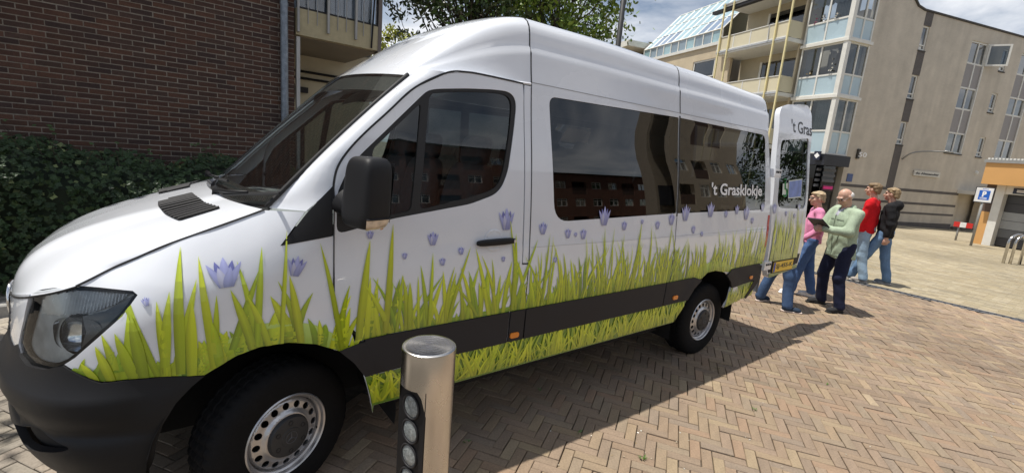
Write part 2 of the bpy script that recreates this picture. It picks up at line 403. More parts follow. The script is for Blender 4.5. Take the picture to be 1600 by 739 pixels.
# ------------------------------------------------------------------ materials
MATS = {}
def mat(name, col, rough=.5, metal=0.0, var=.10, vscale=4.0, bump=0.0, bscale=60.0, coat=0.0, coat_rough=.03, spec=.5, attr=False, emit=None, var2=0.0, aniso=0.0, detail=5.0, rvar=.06, subs=0.0):
    if name in MATS: return MATS[name]
    m = bpy.data.materials.new(name); m.use_nodes = True; nt = m.node_tree; N = nt.nodes; L = nt.links
    p = N['Principled BSDF']; p.inputs['Roughness'].default_value = rough; p.inputs['Metallic'].default_value = metal; p.inputs['Specular IOR Level'].default_value = spec
    p.inputs['Coat Weight'].default_value = coat; p.inputs['Coat Roughness'].default_value = coat_rough
    tc = N.new('ShaderNodeTexCoord'); no = N.new('ShaderNodeTexNoise'); no.inputs['Scale'].default_value = vscale; no.inputs['Detail'].default_value = detail; L.new(tc.outputs['Object'], no.inputs['Vector'])
    hsv = N.new('ShaderNodeHueSaturation')
    mr = N.new('ShaderNodeMapRange'); mr.inputs['From Min'].default_value = .3; mr.inputs['From Max'].default_value = .7; mr.inputs['To Min'].default_value = 1-var; mr.inputs['To Max'].default_value = 1+var
    L.new(no.outputs['Fac'], mr.inputs[0]); L.new(mr.outputs[0], hsv.inputs['Value'])
    if attr:
        at = N.new('ShaderNodeVertexColor'); at.layer_name = 'col'; L.new(at.outputs['Color'], hsv.inputs['Color'])
    else: hsv.inputs['Color'].default_value = (*col, 1)
    last = hsv.outputs[0]
    if var2:
        n3 = N.new('ShaderNodeTexNoise'); n3.inputs['Scale'].default_value = vscale*9; n3.inputs['Detail'].default_value = 6; L.new(tc.outputs['Object'], n3.inputs['Vector'])
        h2 = N.new('ShaderNodeHueSaturation'); m2 = N.new('ShaderNodeMapRange'); m2.inputs['From Min'].default_value = .3; m2.inputs['From Max'].default_value = .7; m2.inputs['To Min'].default_value = 1-var2; m2.inputs['To Max'].default_value = 1+var2
        L.new(n3.outputs['Fac'], m2.inputs[0]); L.new(m2.outputs[0], h2.inputs['Value']); L.new(last, h2.inputs['Color']); last = h2.outputs[0]
    L.new(last, p.inputs['Base Color'])
    if rvar:
        rr = N.new('ShaderNodeMapRange'); rr.inputs['From Min'].default_value = .3; rr.inputs['From Max'].default_value = .7; rr.inputs['To Min'].default_value = max(0, rough-rvar); rr.inputs['To Max'].default_value = min(1, rough+rvar)
        L.new(no.outputs['Fac'], rr.inputs[0]); L.new(rr.outputs[0], p.inputs['Roughness'])
    if bump:
        nb = N.new('ShaderNodeTexNoise'); nb.inputs['Scale'].default_value = bscale; nb.inputs['Detail'].default_value = 6; L.new(tc.outputs['Object'], nb.inputs['Vector'])
        b = N.new('ShaderNodeBump'); b.inputs['Strength'].default_value = bump; b.inputs['Distance'].default_value = .01; L.new(nb.outputs['Fac'], b.inputs['Height']); L.new(b.outputs[0], p.inputs['Normal'])
    if aniso: p.inputs['Anisotropic'].default_value = aniso
    if subs: p.inputs['Subsurface Weight'].default_value = subs; p.inputs['Subsurface Radius'].default_value = (.02, .008, .004)
    if emit: p.inputs['Emission Color'].default_value = (*emit[0], 1); p.inputs['Emission Strength'].default_value = emit[1]
    MATS[name] = m; return m
def glass(name, tint, ior=1.5, rough=0.0, gain=1.0):
    """thin pane: transparent tint with a Fresnel reflection"""
    if name in MATS: return MATS[name]
    m = bpy.data.materials.new(name); m.use_nodes = True; nt = m.node_tree; N = nt.nodes; L = nt.links; N.clear()
    o = N.new('ShaderNodeOutputMaterial'); mix = N.new('ShaderNodeMixShader'); fr = N.new('ShaderNodeFresnel'); fr.inputs[0].default_value = ior
    tr = N.new('ShaderNodeBsdfTransparent'); tr.inputs[0].default_value = (*tint, 1); gl = N.new('ShaderNodeBsdfGlossy'); gl.inputs['Roughness'].default_value = rough
    mu = N.new('ShaderNodeMath'); mu.operation = 'MULTIPLY'; mu.use_clamp = True; mu.inputs[1].default_value = gain; L.new(fr.outputs[0], mu.inputs[0])
    L.new(mu.outputs[0], mix.inputs[0]); L.new(tr.outputs[0], mix.inputs[1]); L.new(gl.outputs[0], mix.inputs[2]); L.new(mix.outputs[0], o.inputs[0])
    MATS[name] = m; return m
M_PAINT = mat('white_paint', (.77, .795, .84), .26, var=.02, vscale=1.2, var2=.012, coat=1.0, coat_rough=.025, rvar=.03)
M_BLACKP = mat('black_plastic', (.010, .010, .0115), .55, var=.15, vscale=6, bump=.04, bscale=900, rvar=.05, spec=.32)
M_GREYP = mat('charcoal_plastic', (.026, .025, .027), .6, var=.12, vscale=5, bump=.05, bscale=900, spec=.3)
M_RUBBER = mat('rubber', (.016, .016, .017), .62, var=.2, vscale=7, var2=.1)
M_TYRE = mat('tyre_rubber', (.007, .007, .0075), .8, var=.25, vscale=9, var2=.2, bump=.05, bscale=300, spec=.2)
M_RIM = mat('silver_steel', (.55, .55, .56), .32, metal=.75, var=.08, vscale=10)
M_DARK = mat('dark_void', (.005, .005, .0055), .8, var=.1)
M_LINING = mat('grey_lining', (.16, .16, .165), .85, var=.1)
M_SEAT = mat('seat_fabric', (.07, .075, .09), .9, var=.2, vscale=20)
M_DASH = mat('dashboard_plastic', (.26, .27, .28), .55, var=.1)
M_TINT = glass('privacy_glass', (.045, .05, .055), 1.52, 0, 1.75)
M_CLEAR = glass('door_glass', (.52, .58, .57), 1.52, 0, 1.75)
M_SCREEN = glass('windscreen_glass', (.85, .91, .88), 1.5, 0, .5)
M_LENS = glass('lamp_lens', (.93, .95, .95), 1.45, .02)
M_CHROME = mat('chrome', (.75, .76, .78), .10, metal=1.0, var=.05)
M_ORANGE = mat('orange_lens', (.75, .22, .01), .2, var=.05, coat=.6)
M_RED = mat('red_lens', (.45, .01, .012), .2, var=.05, coat=.6)
M_PRINT = mat('printed_film', (1, 1, 1), .30, var=.03, attr=True, coat=.9, coat_rough=.04, rvar=.03)
M_WHITEPRINT = mat('white_lettering', (.90, .90, .90), .4, var=.02)
M_DARKPRINT = mat('dark_lettering', (.03, .03, .03), .4, var=.02)
# ------------------------------------------------------------------ the van
van = empty('passenger_van', (1.9, VC, 0), 0, 'white high-roof passenger van with green grass and purple flower print along its side', 'van')
VIEWPORT_SIDES = (False, True)
def sW(off=0.0): return lambda a, b: W(a, b, off)
def L2(p): return np.array(p, float)
ZS, ZB0, ZB1, ZG = .462, .656, .862, 2.285          # sill, black strip, gutter
XD = 1.335                                          # rear edge of the cab door above the lock
# --- traced outlines in (u, z)
seamA = trW([(521, 289), (527, 262), (543.5, 236), (568, 209.6), (608, 173), (649, 136.5)])       # A-pillar shut line
seamF = trW([(521.5, 310), (521.5, 400), (522.4, 496), (547.6, 512), (570.6, 533), (586.6, 556), (597, 579)])
archF = trW([(568, 588), (552, 566), (529, 547.7), (492.6, 537.6), (451, 535), (405.5, 542), (369, 556), (327.5, 581), (320, 586)])
bumpT = trW([(320, 586), (259, 587.5), (207, 591.4), (160, 596), (129.5, 586), (100, 570)])
lampO = trW([(52, 457), (108, 449.4), (173, 452), (207, 455.4), (213.7, 461), (190, 493.4), (151, 528), (116.6, 558), (99.3, 569), (73.4, 575.5), (47.5, 569), (34.5, 554), (30, 536.6), (36.7, 506), (45.3, 476)])
archR = trW([(1095.5, 437), (1105, 426), (1117, 423), (1129.6, 425), (1137, 433.6), (1141, 448)])
archRlow = trW([(1141, 448), (1137, 467.7), (1129.6, 481)])
rearE = trW([(1201, 206), (1204, 232), (1203, 290), (1199.5, 332), (1187, 411)])
rearE[:, 0] = np.interp(rearE[:, 1], [.8, 1.44, 2.0, 2.3], [4.735, 4.725, 4.67, 4.60])
doorTop = np.array([(.80, 2.245), (.92, 2.268), (1.05, 2.272), (XD-.01, 2.268)])
def seam_strip(name, pts, off=.0032, w=.0055, parent=None, m=None, mirror=False, surf=None):
    p = catmull(pts, 6); t = np.gradient(p, axis=0); t /= np.linalg.norm(t, axis=1)[:, None]; n = np.stack([-t[:, 1], t[:, 0]], 1)*w/2
    f = surf or (lambda a, b: W(a, b, off))
    A = f(p[:, 0]+n[:, 0], p[:, 1]+n[:, 1]); B = f(p[:, 0]-n[:, 0], p[:, 1]-n[:, 1])
    if mirror: A, B = A*[1, -1, 1]+[0, 2*VC, 0], B*[1, -1, 1]+[0, 2*VC, 0]
    mb = MB(); mb.grid(np.stack([A, B], 1), flip=mirror); return mb.build(name, m or M_RUBBER, parent or van)
# --- painted panels, both flanks
wing_o = np.concatenate([lampO[4:9][::-1][:0], bumpT[::-1], archF[::-1][1:7], trW([(524, 546), (556, 537)]), seamF[::-1][3:], trW([(521, 368), (440, 383), (478, 330.5)]), _shut[::-1], lampO[2:9]])
win1_o = rounded(trW([(858, 151), (1061.0, 184), (1057, 333.5), (866, 347)]), [.06, .02, .02, .13], 6)
win2_o = rounded(trW([(1061.6, 184.2), (1196.5, 211.5), (1194.5, 327.5), (1057.6, 333.5)]), [.02, .09, .05, .02], 6)
door_o = np.concatenate([seamF, [(XB, ZB0)], [(XB, 1.16)], [(XD+.004, 1.165)], [(XD, 1.3)], [(XD-.002, 2.2)], doorTop[::-1], seamA[::-1][0:], ])
doorwin_o = trW([(666, 143), (676, 140), (689, 139), (730, 138.5), (768.5, 140), (794, 143), (804, 151.5), (807, 166), (803, 204), (794, 267), (785, 292), (773, 304.6), (735, 319), (613, 342), (526, 366), (526, 303), (545, 262), (565, 240), (610, 197)])
doorwin_o = rounded(doorwin_o, .04, 4)
glassM_o = trW([(671.5, 147), (689, 144), (730, 143.5), (768.5, 144.5), (789.5, 147.5), (798, 155), (800, 166), (797, 204), (787, 267), (780, 288), (768.5, 298), (733, 309.5), (655, 328.5)])
glassM_o = rounded(glassM_o, .04, 4)
glassQ_o = rounded(trW([(658.6, 160.7), (642.7, 330), (588, 341), (582, 234)]), [.03, .03, .03, .03], 4)
sp1_o = np.array([(XB, ZB1-.02), (XM, ZB1-.02), (XM, ZG), (XB, ZG)])
sp2_o = np.concatenate([[(XM, ZB1-.02), (3.40, ZB1-.02)], archR[1:4], [(4.02, .83), (4.06, ZB1-.015)], [(4.735, ZB1-.02)], rearE[::-1][1:], [(4.60, ZG)], [(XM, ZG)]])
bp_o = np.array([(XD+.006, 1.17), (XB-.001, 1.165), (XB-.001, 2.262), (XD, 2.262), (XD, 2.2)])
sill_o = np.concatenate([trW([(598, 581), (569, 588), (577.5, 620), (582, 645)]), [(.40, ZS-.006), (3.165, ZS+.004)], [(3.30, ZB0+.012)]])
rearlow_o = trW([(1142, 449), (1174, 439), (1163, 464), (1129.6, 481), (1137, 467.7)])
for mir in VIEWPORT_SIDES:
    q = dict(parent=van, mirror=mir)
    skin('front_wing', wing_o, sW(), M_PAINT, gap=.0025, step=.028, **q)
    d = skin('front_door', door_o, sW(), M_PAINT, holes=[doorwin_o], gap=.003, step=.05, **q)
    skin('window_gasket', doorwin_o, sW(-.004), M_RUBBER, d, holes=[glassM_o, glassQ_o], step=.06, mirror=mir, gap=.0005)
    skin('window_glass', shrink(glassM_o, -.004), sW(-.012), M_CLEAR, d, step=.1, rim=0, mirror=mir)
    skin('quarter_glass', shrink(glassQ_o, -.004), sW(-.012), M_CLEAR, d, step=.1, rim=0, mirror=mir)
    skin('door_pillar', bp_o, sW(), M_PAINT, gap=.002, **q)
    skin('side_panel', sp1_o, sW(), M_PAINT, holes=[win1_o], gap=.0015, step=.06, **q)
    skin('rear_side_panel', sp2_o, sW(), M_PAINT, holes=[win2_o], gap=.0015, step=.035, **q)
    g1 = skin('side_window', shrink(win1_o, .004), sW(-.002), M_TINT, step=.1, rim=.005, **q)
    g2 = skin('rear_side_window', shrink(win2_o, .004), sW(-.002), M_TINT, step=.1, rim=.005, **q)
    for w, g in ((win1_o, g1), (win2_o, g2)):        # black bonded edge behind the glass
        skin('window_border', shrink(w, -.012), sW(-.014), M_RUBBER, g, holes=[shrink(w, .032)], step=.1, rim=0, mirror=mir)
    # skin of the body behind the shut lines and the lining, with the window openings
    skin('body_shell', np.array([(.43, .50), (3.17, .50), (3.32, .93), (4.12, .93), (4.12, .62), (4.70, .62), (4.70, 1.4), (4.58, 2.28), (XB, 2.28), (1.34, 2.245), (.90, 2.235), (.78, 2.20), (.34, 1.74), (.20, 1.60), (.20, 1.02), (.43, .72)]), sW(-.03), M_LINING, holes=[shrink(doorwin_o, -.004)]+[shrink(w, -.004) for w in (win1_o, win2_o)], step=.12, rim=0, **q)
    skin('sill_panel', sill_o, sW(), M_PAINT, gap=.001, step=.06, **q)
    skin('rear_lower_panel', rearlow_o, sW(), M_PAINT, gap=.001, step=.06, **q)
    # black rubbing strips
    st = [np.concatenate([trW([(529, 547.7), (556, 537), (575, 530)]), seamF[5:6], trW([(597, 579.5), (569, 587.5), (552, 566)])]),
          np.array([(.405, ZB0), (1.255, ZB0), (1.262, ZB1), (.330, ZB1-.004), (.36, .80)]),
          np.array([(1.264, ZB0), (XB-.004, ZB0), (XB-.001, ZB1), (1.270, ZB1)]),
          np.array([(XB+.004, ZB0), (2.925, ZB0+.004), (2.935, ZB1+.006), (XB+.006, ZB1)]),
          np.concatenate([[(2.934, ZB0+.004), (3.30, ZB0+.010)], trW([(1083, 451), (1095.5, 437)]), [(3.38, ZB1+.010), (2.944, ZB1+.006)]]),
          trW([(1134.5, 430), (1142, 420), (1186, 411), (1186, 414), (1178, 437.5), (1141.8, 449.5), (1140, 440)])]
    for k, s_ in enumerate(st):
        skin('rubbing_strip', s_, sW(.013), M_GREYP, gap=.0015, rim=.02, step=.08, **q)
    skin('rear_bumper_corner', trW([(1186, 413), (1189, 414), (1183, 440), (1163.7, 466), (1162, 464), (1174.7, 441), (1178, 437)]), sW(.012), M_GREYP, rim=.03, **q)
    for (px, py) in ((803, 523), (1054.5, 464.5), (1173, 433)):
        u, z = onW(px, py, .013); a = .036 if px < 1100 else .030
        skin('side_marker', rounded([(u-a, z-.018), (u+a, z-.018), (u+a, z+.018), (u-a, z+.018)], .017, 5), sW(.022), M_ORANGE, rim=.012, **q)
    # wing triangle in front of the door
    skin('wing_trim', trW([(439, 384), (460, 356.5), (479, 332), (499, 311), (519.8, 290), (519.8, 367.5)]), sW(.005), M_BLACKP, gap=.001, **q)
    # A-pillar
    ap = np.concatenate([trW([(478, 330)]), seamF[:0], trW([(519.5, 293)]), seamA, [(.80, 2.245)], [(.74, 2.26), (.625, 2.235)]])
    P0 = WBL; 
    # strip between windscreen edge and door shut line
    k = 26; tt = np.linspace(0, 1, k)
    E0 = screen(np.zeros(k), tt)
    sm = catmull(np.concatenate([trW([(478, 330), (500, 311)]), seamA[:], [(.80, 2.245)]]), 6); sl = np.concatenate([[0], np.cumsum(np.linalg.norm(np.diff(sm, axis=0), axis=1))]); sl /= sl[-1]
    us, zs = np.interp(tt, sl, sm[:, 0]), np.interp(tt, sl, sm[:, 1])
    E1 = W(us, zs)
    rows = []
    for f in np.linspace(0, 1, 7):
        R_ = E0*(1-f)+E1*f; R_ = R_+np.array([-.55, -.70, .45])*(.030*4*f*(1-f)*sstep(0, .22, tt))[:, None]; rows.append(R_)
    rows = np.array(rows)
    rows = np.concatenate([rows[:1]+[.02, .03, -.015], rows, rows[-1:]+[0, .02, 0]])
    if mir: rows = rows*[1, -1, 1]+[0, 2*VC, 0]
    mb = MB(); mb.grid(rows, flip=not mir); mb.build('windscreen_pillar', M_PAINT, van, smooth=50)
    tb = E0+np.array([-.006, -.006, .004])
    if mir: tb = tb*[1, -1, 1]+[0, 2*VC, 0]
    mb = MB(); mb.tube(tb, .011, 6); mb.build('windscreen_trim', M_RUBBER, van, smooth=True)
    # wheel arch liners and underbody
    for cx in (-.01, 3.745):
        mb = MB(); aa = np.linspace(-.15, math.pi+.15, 22); rr = .555
        G = np.array([[(cx+rr*math.cos(a), y, .36+rr*math.sin(a)) for a in aa] for y in (.045, .56)])
        if mir: G = G*[1, -1, 1]+[0, 2*VC, 0]
        mb.grid(G); mb.build('wheel_arch_liner', M_DARK, van, smooth=True)
        mb = MB(); y = .56 if not mir else 2*VC-.56
        mb.add([(cx+rr*math.cos(a), y, .36+rr*math.sin(a)) for a in aa], [tuple(range(len(aa)))]); mb.build('wheel_arch_wall', M_DARK, van)
seam_strip('door_seam', seamF[:4]); seam_strip('door_seam', np.array([(XB, ZB0-.19), (XB, ZB1), (XB, 1.3), (XB, 1.8), (XB, ZG)]))
seam_strip('door_seam', np.array([(XM, ZB1), (XM, 1.2), (XM, 1.43)])); seam_strip('door_seam', np.array([(XD+.004, 1.165), (XD+.03, 1.166), (XB, 1.168)]))
seam_strip('window_divider', np.array([(XM, 1.435), (XM, 1.7), (XM, 2.0), (XM, 2.262)]), w=.020, off=.0006)
seam_strip('panel_seam', np.array([(XB+.01, 1.268), (2.2, 1.268), (XM, 1.27), (4.0, 1.275), (4.72, 1.278)]), w=.002, m=mat('soft_seam', (.35, .35, .36), .5))
# --- roof
def roof_sheet(name, fn, s0, s1, n, m=30, gap=.002):
    s = np.linspace(s0, s1, n); t = np.linspace(0, 1, m)**1.25
    S_, T_ = np.meshgrid(s, t, indexing='ij'); P = fn(S_.ravel(), T_.ravel()).reshape(n, m, 3); Q = P[:, ::-1][:, 1:].copy(); Q[..., 1] = 2*VC-Q[..., 1]
    G = np.concatenate([P, Q], 1); mb = MB(); mb.grid(G); return mb.build(name, M_PAINT, van, smooth=40)
roof_sheet('cab_roof', lambda s, t: cap(s, t), 0, .998, 26)
for mir in VIEWPORT_SIDES:
    k = 40; C0 = cap(np.linspace(0, .998, k), np.zeros(k)); D0 = []
    pd = W(.80, 2.245)
    for p in C0:
        if p[0] < .80: f = (p[0]-WTL[0])/(.80-WTL[0]); D0.append(WTL+(pd-WTL)*f)
        else: D0.append(W(p[0], float(np.interp(p[0], doorTop[:, 0], doorTop[:, 1]))))
    D0 = np.array(D0); Mm = (C0+D0)/2+[0, -.004, 0]; G = np.stack([D0+[0, .012, -.004], D0, Mm, C0])
    G = G*[1, -1, 1]+[0, 2*VC, 0] if mir else G
    mb = MB(); mb.grid(G, flip=mir); mb.build('roof_side', M_PAINT, van, smooth=40)
roof_sheet('roof', roof_main, XB+.003, XM-.0015, 16)
def roof_rear(s, t):
    y, z = roof_sec(t); xe = 4.60-.13*np.clip((z-2.45)/.28, 0, 1)**1.5
    k = np.clip(s, 0, 1); P = roof_main(XM+.0015+(xe-XM)*k, t)
    over = np.clip(s-1, 0, 1)                     # rounded tail
    d = np.clip((z-2.285)/.45, 0, 1)
    P = P+np.stack([.11*np.sin(over*math.pi/2)*(.35+.65*d), (.10*(1-np.cos(over*math.pi/2)))*(1-d), -.14*(1-np.cos(over*math.pi/2))*d], -1)
    return P
roof_sheet('rear_roof', roof_rear, 0, 2, 26)
for x in (XB, XM):
    mbg = MB()
    t = np.linspace(0, 1, 40); P = roof_main(np.full(40, x), t) + 0; n = np.array([0, 0, 0])
    Q = P[::-1][1:].copy(); Q[:, 1] = 2*VC-Q[:, 1]; mbg.tube(np.concatenate([P, Q])+[0, 0, -.0035], .005, 5)
    mbg.build('roof_seam', M_RUBBER, van)
for mir in VIEWPORT_SIDES:
    seam_strip('gutter_line', np.array([(XB+.004, ZG), (1.8, ZG), (2.2, ZG), (XM, ZG), (3.8, ZG), (4.60, ZG)]), w=.004, off=.002, mirror=mir, m=mat('soft_seam', (.35, .35, .36), .5))
    seam_strip('door_seam', np.concatenate([seamF[:1], seamA, doorTop]), w=.010, off=.003, mirror=mir)
# --- bonnet
s = np.linspace(0, 1, 28)**.9; t = np.linspace(0, 1, 22); S_, T_ = np.meshgrid(s, t, indexing='ij')
P = bonnet(S_.ravel(), T_.ravel()).reshape(28, 22, 3)
# a raised pressing along the middle
q = sstep(.45, .60, T_)*sstep(.0, .2, S_); P[..., 2] += .012*q
Q = P[:, ::-1][:, 1:].copy(); Q[..., 1] = 2*VC-Q[..., 1]; G = np.concatenate([P, Q], 1)
G = np.concatenate([G[:1]+[.012, 0, -.004], G, G[-1:]+[.02, 0, -.02]])
mb = MB(); mb.grid(G); bon = mb.build('bonnet', M_PAINT, van, smooth=50)
mb = MB(); mb.tube(_shutD+[0, -.002, .001], .0045, 5); mb.build('bonnet_seam', M_RUBBER, van)
mb = MB(); mb.tube(np.array([bonnet(np.array([0.]), np.array([x]))[0] for x in np.linspace(0, 1, 24)])+[-.001, 0, -.004], .005, 5); mb.build('bonnet_seam', M_RUBBER, van)
# air intake grille in the bonnet
def bonnet_at(px, py):
    best = None
    S2, T2 = np.meshgrid(np.linspace(.3, 1, 90), np.linspace(0, 1, 90)); Pp = bonnet(S2.ravel(), T2.ravel()); e = np.hypot(*(proj(Pp)-[px, py]).T); i = e.argmin()
    return S2.ravel()[i], T2.ravel()[i]
iv = np.array([bonnet_at(*p) for p in ((249, 320), (302, 306), (322, 318), (346, 326), (280, 345))])
iv = rounded(iv, .015, 3)
fb = lambda a, b: bonnet(a, b)+np.array([0, 0, .012])*(sstep(.45, .60, b)*sstep(0, .2, a))[..., None]
fbo = lambda o: (lambda a, b: fb(a, b)+np.array([-.25, 0, 1])*o)
for mir in VIEWPORT_SIDES:
    ig = skin('bonnet_intake', iv, fbo(.003), M_DARK, van, step=.05, rim=.004, flip=True, mirror=mir)
    lo, hi = iv.min(0), iv.max(0)
    for k in range(13):
        f = (k+.5)/13; b_ = lo[1]+(hi[1]-lo[1])*f
        aa = np.linspace(lo[0], hi[0], 40); m_ = in_poly(np.stack([aa, np.full(40, b_)], 1), iv); aa = aa[m_]
        if len(aa) < 3: continue
        pth = fbo(.009)(aa, np.full(len(aa), b_))
        if mir: pth = pth*[1, -1, 1]+[0, 2*VC, 0]
        mb = MB(); mb.tube(pth, .0042, 4); mb.build('intake_slat', M_GREYP, ig)
# --- windscreen, cowl, wipers
n_, m_ = 24, 24; v = np.linspace(0, 1, n_); t = np.linspace(0, 1, m_); V_, T_ = np.meshgrid(v, t, indexing='ij')
P = screen(T_.ravel(), V_.ravel()).reshape(n_, m_, 3); Q = P[:, ::-1][:, 1:].copy(); Q[..., 1] = 2*VC-Q[..., 1]; G = np.concatenate([P, Q], 1)
mb = MB(); mb.grid(G); ws = mb.build('windscreen', M_SCREEN, van, smooth=True)
ins = np.array([.010, 0, -.010])
mb = MB(); mb.grid((G+ins)[:3], flip=True); mb.grid((G+ins)[-4:], flip=True); mb.grid((G+ins)[:, :2], flip=True); mb.grid((G+ins)[:, -2:], flip=True); mb.build('windscreen_border', M_RUBBER, ws)
A = bonnet(np.ones(20), np.linspace(0, 1, 20)); B = screen(np.linspace(0, 1, 20), np.full(20, .03)); A2 = A[::-1][1:]*[1, -1, 1]+[0, 2*VC, 0]; B2 = B[::-1][1:]*[1, -1, 1]+[0, 2*VC, 0]
A = np.concatenate([A, A2]); B = np.concatenate([B, B2]); mid = (A+B)/2+[0, 0, -.025]
mb = MB(); mb.grid(np.stack([A+[.004, 0, -.012], mid, B+[.01, 0, -.002]])); mb.build('cowl', M_BLACKP, van, smooth=True)
for (t0, t1, v1, side) in ((.62, .10, .035, 0), (.35, 1.0, .05, 1)):
    base = screen(np.array([t0]), np.array([.0]))[0]+[-.05, 0, .0]
    if side: base[1] = 2*VC-base[1]+.15
    tip = screen(np.array([.14 if not side else .75]), np.array([v1]))[0]+[-.02, 0, .018]
    if side: tip[1] = 2*VC-tip[1]-.3
    tp2 = tip+(base-tip)*.12+[-.012, 0, .018]
    wp = MB(); wp.tube([base, base+[0, 0, .03], (base+tp2)/2+[-.01, 0, .012], tp2], [.02, .016, .009, .006], 6); wo = wp.build('wiper_arm', M_BLACKP, van, smooth=True)
    bl = MB(); d_ = (tip-base)/np.linalg.norm(tip-base); bl.tube([tip-d_*.32+[-.004, 0, .006], tip-d_*.1+[-.004, 0, .010], tip+d_*.22+[0, 0, .01]], .008, 5); bl.build('wiper_blade', M_RUBBER, wo)
# --- headlamps
for mir in VIEWPORT_SIDES:
    lens = catmull(lampO, 4, closed=True)
    hl = skin('headlamp', lens, sW(-.004), M_LENS, van, step=.035, rim=.012, mirror=mir)
    skin('headlamp_bezel', shrink(lens, -.004), sW(-.010), M_BLACKP, hl, holes=[shrink(lens, .013)], step=.04, rim=.02, mirror=mir)
    _hu, _hz = onW(112, 520); skin('headlamp_back', shrink(lens, .002), sW(-.034), mat('lamp_housing', (.66, .67, .66), .35, var=.25, vscale=14, coat=.6), hl, holes=[np.array([(_hu+.104*math.cos(a), _hz-.018+.082*math.sin(a)) for a in np.linspace(0, 2*math.pi, 24, endpoint=False)])], step=.035, rim=0, mirror=mir)
    def fl(M):
        M = np.array(M, float)
        return M*[1, -1, 1]+[0, 2*VC, 0] if mir else M
    # main reflector bowl
    u, z = onW(112, 520); c0 = W(u, z, -.026); ax = W(u, z, -.05)-W(u, z, 0); ax /= np.linalg.norm(ax)
    aX = np.cross(ax, [0, 0, 1]); aX /= np.linalg.norm(aX); aZ = np.cross(aX, ax)
    sq = lambda a, e=.62: (math.copysign(abs(math.cos(a))**e, math.cos(a)), math.copysign(abs(math.sin(a))**e, math.sin(a)))
    rows = []
    for rr, hh in ((.098, 0), (.094, .016), (.082, .036), (.06, .050), (.03, .058), (.001, .060)):
        rows.append([c0+ax*hh+rr*(sq(a)[0]*aX*1.02+sq(a)[1]*aZ*.74)-aZ*.02 for a in np.linspace(0, 2*math.pi, 41)])
    mb = MB(); mb.grid(fl(rows), flip=mir); mb.build('reflector', mat('reflector_silver', (.74, .76, .77), .14, metal=.8, var=.25, vscale=16), hl, smooth=True, fix=True)
    mb = MB(); mb.tube(fl([c0+ax*.030+aZ*.055+aX*.01, c0+ax*.022-aZ*.085+aX*.004]), [.011, .014], 8); mb.build('bulb_shield', M_GREYP, hl, smooth=30)
    sm_ = trW([(122, 497), (160, 488), (204, 464), (188, 490), (150, 524), (120, 548), (128, 522)])
    skin('smoked_bezel', sm_, sW(-.020), mat('smoked_grey', (.075, .077, .080), .25, var=.2, coat=.5), hl, step=.04, rim=.01, mirror=mir)
    # ribbed indicator in the upper part
    ip = trW([(60, 462), (110, 455), (172, 457), (204, 460), (180, 478), (140, 492), (95, 497), (52, 492)])
    cx = MB(); uu = np.linspace(ip[:, 0].min(), ip[:, 0].max(), 60)
    G = []
    for i, a in enumerate(uu):
        zz = np.linspace(ip[:, 1].min(), ip[:, 1].max(), 24); G.append([W(a, b, -.018-(.007 if i % 2 else 0)) if in_poly(np.array([[a, b]]), ip)[0] else None for b in zz])
    vs = []; idx = {}; fs = []
    for i in range(len(G)):
        for j in range(24):
            if G[i][j] is not None: idx[(i, j)] = len(vs); vs.append(G[i][j])
    for (i, j) in list(idx):
        k4 = [(i, j), (i+1, j), (i+1, j+1), (i, j+1)]
        if all(q in idx for q in k4): fs.append(tuple(idx[q] for q in k4))
    mb = MB(); mb.add(fl(vs), fs); mb.build('indicator_reflector', mat('ribbed_reflector', (.66, .68, .69), .22, metal=.45, var=.1, vscale=30), hl)
    # white nose panel and grille between the lamps
    skin('nose_panel', np.concatenate([trW([(47, 459), (38, 500), (30, 536), (34, 552)]), [(-1.22, .865), (-1.34, .872), (-1.36, 1.0), (UFRONT*.99, 1.0), (UFRONT*.99, 1.018), (-1.40, 1.045), (-1.25, 1.085)]]), sW(.002), M_PAINT, van, gap=.001, step=.05, mirror=mir)
    gr = skin('grille', np.array([(-1.35, .872), (UFRONT+.002, .872), (UFRONT+.002, .998), (-1.37, .998)]), sW(-.02), M_DARK, van, step=.06, mirror=mir)
    for zz in (.90, .935, .97):
        mb = MB(); uu = np.linspace(-1.36, UFRONT+.001, 10); mb.tube(fl(W(uu, np.full(10, zz), -.005)), .011, 6); mb.build('grille_bar', M_GREYP, gr, smooth=True)
em = MB()
cN = W(UFRONT, .945, .012)
em.tube([cN+np.array([0, .085*math.cos(a), .085*math.sin(a)]) for a in np.linspace(0, 2*math.pi, 32, endpoint=False)], .008, 6, closed=True)
for a in (math.pi/2, math.pi*7/6, math.pi*11/6): em.tube([cN, cN+np.array([0, .083*math.cos(a), .083*math.sin(a)])], [.013, .003], 6)
em.build('grille_emblem', M_CHROME, van, smooth=True)
# --- front bumper
_bb = _pchip(np.array([.22, .30, .40, .50, .545, .575, .62, .69, .745, .80, .86, .92]), np.array([-.075, -.02, .022, .036, .030, .012, .030, .052, .050, .022, .006, .0]))
def bump_s(a, b, o=0.0):
    x = plan(a)[0]; k = .18+.82*(1-sstep(-.80, -.42, x)); return W(a, b, _bb(b)*k+.003+o)
bo = np.concatenate([bumpT, lampO[9:13], [(-1.22, .862), (-1.34, .868), (UFRONT, .868), (UFRONT, .265), (-1.2, .262), (-.85, .262), (-.62, .275)], trW([(240, 720), (244, 696), (255, 662), (276, 627), (300, 602)])])
fog = catmull(trW([(36, 652), (58, 662), (85, 676), (118, 690), (112, 696), (84, 697), (62, 693), (47, 681)]), 3, closed=True)
for mir in VIEWPORT_SIDES:
    fb_ = skin('front_bumper', bo, bump_s, M_BLACKP, van, holes=[fog], step=.04, rim=.03, mirror=mir)
    skin('fog_recess', shrink(fog, -.05), lambda a, b: bump_s(a, b, -.045), M_DARK, fb_, step=.05, rim=0, mirror=mir)
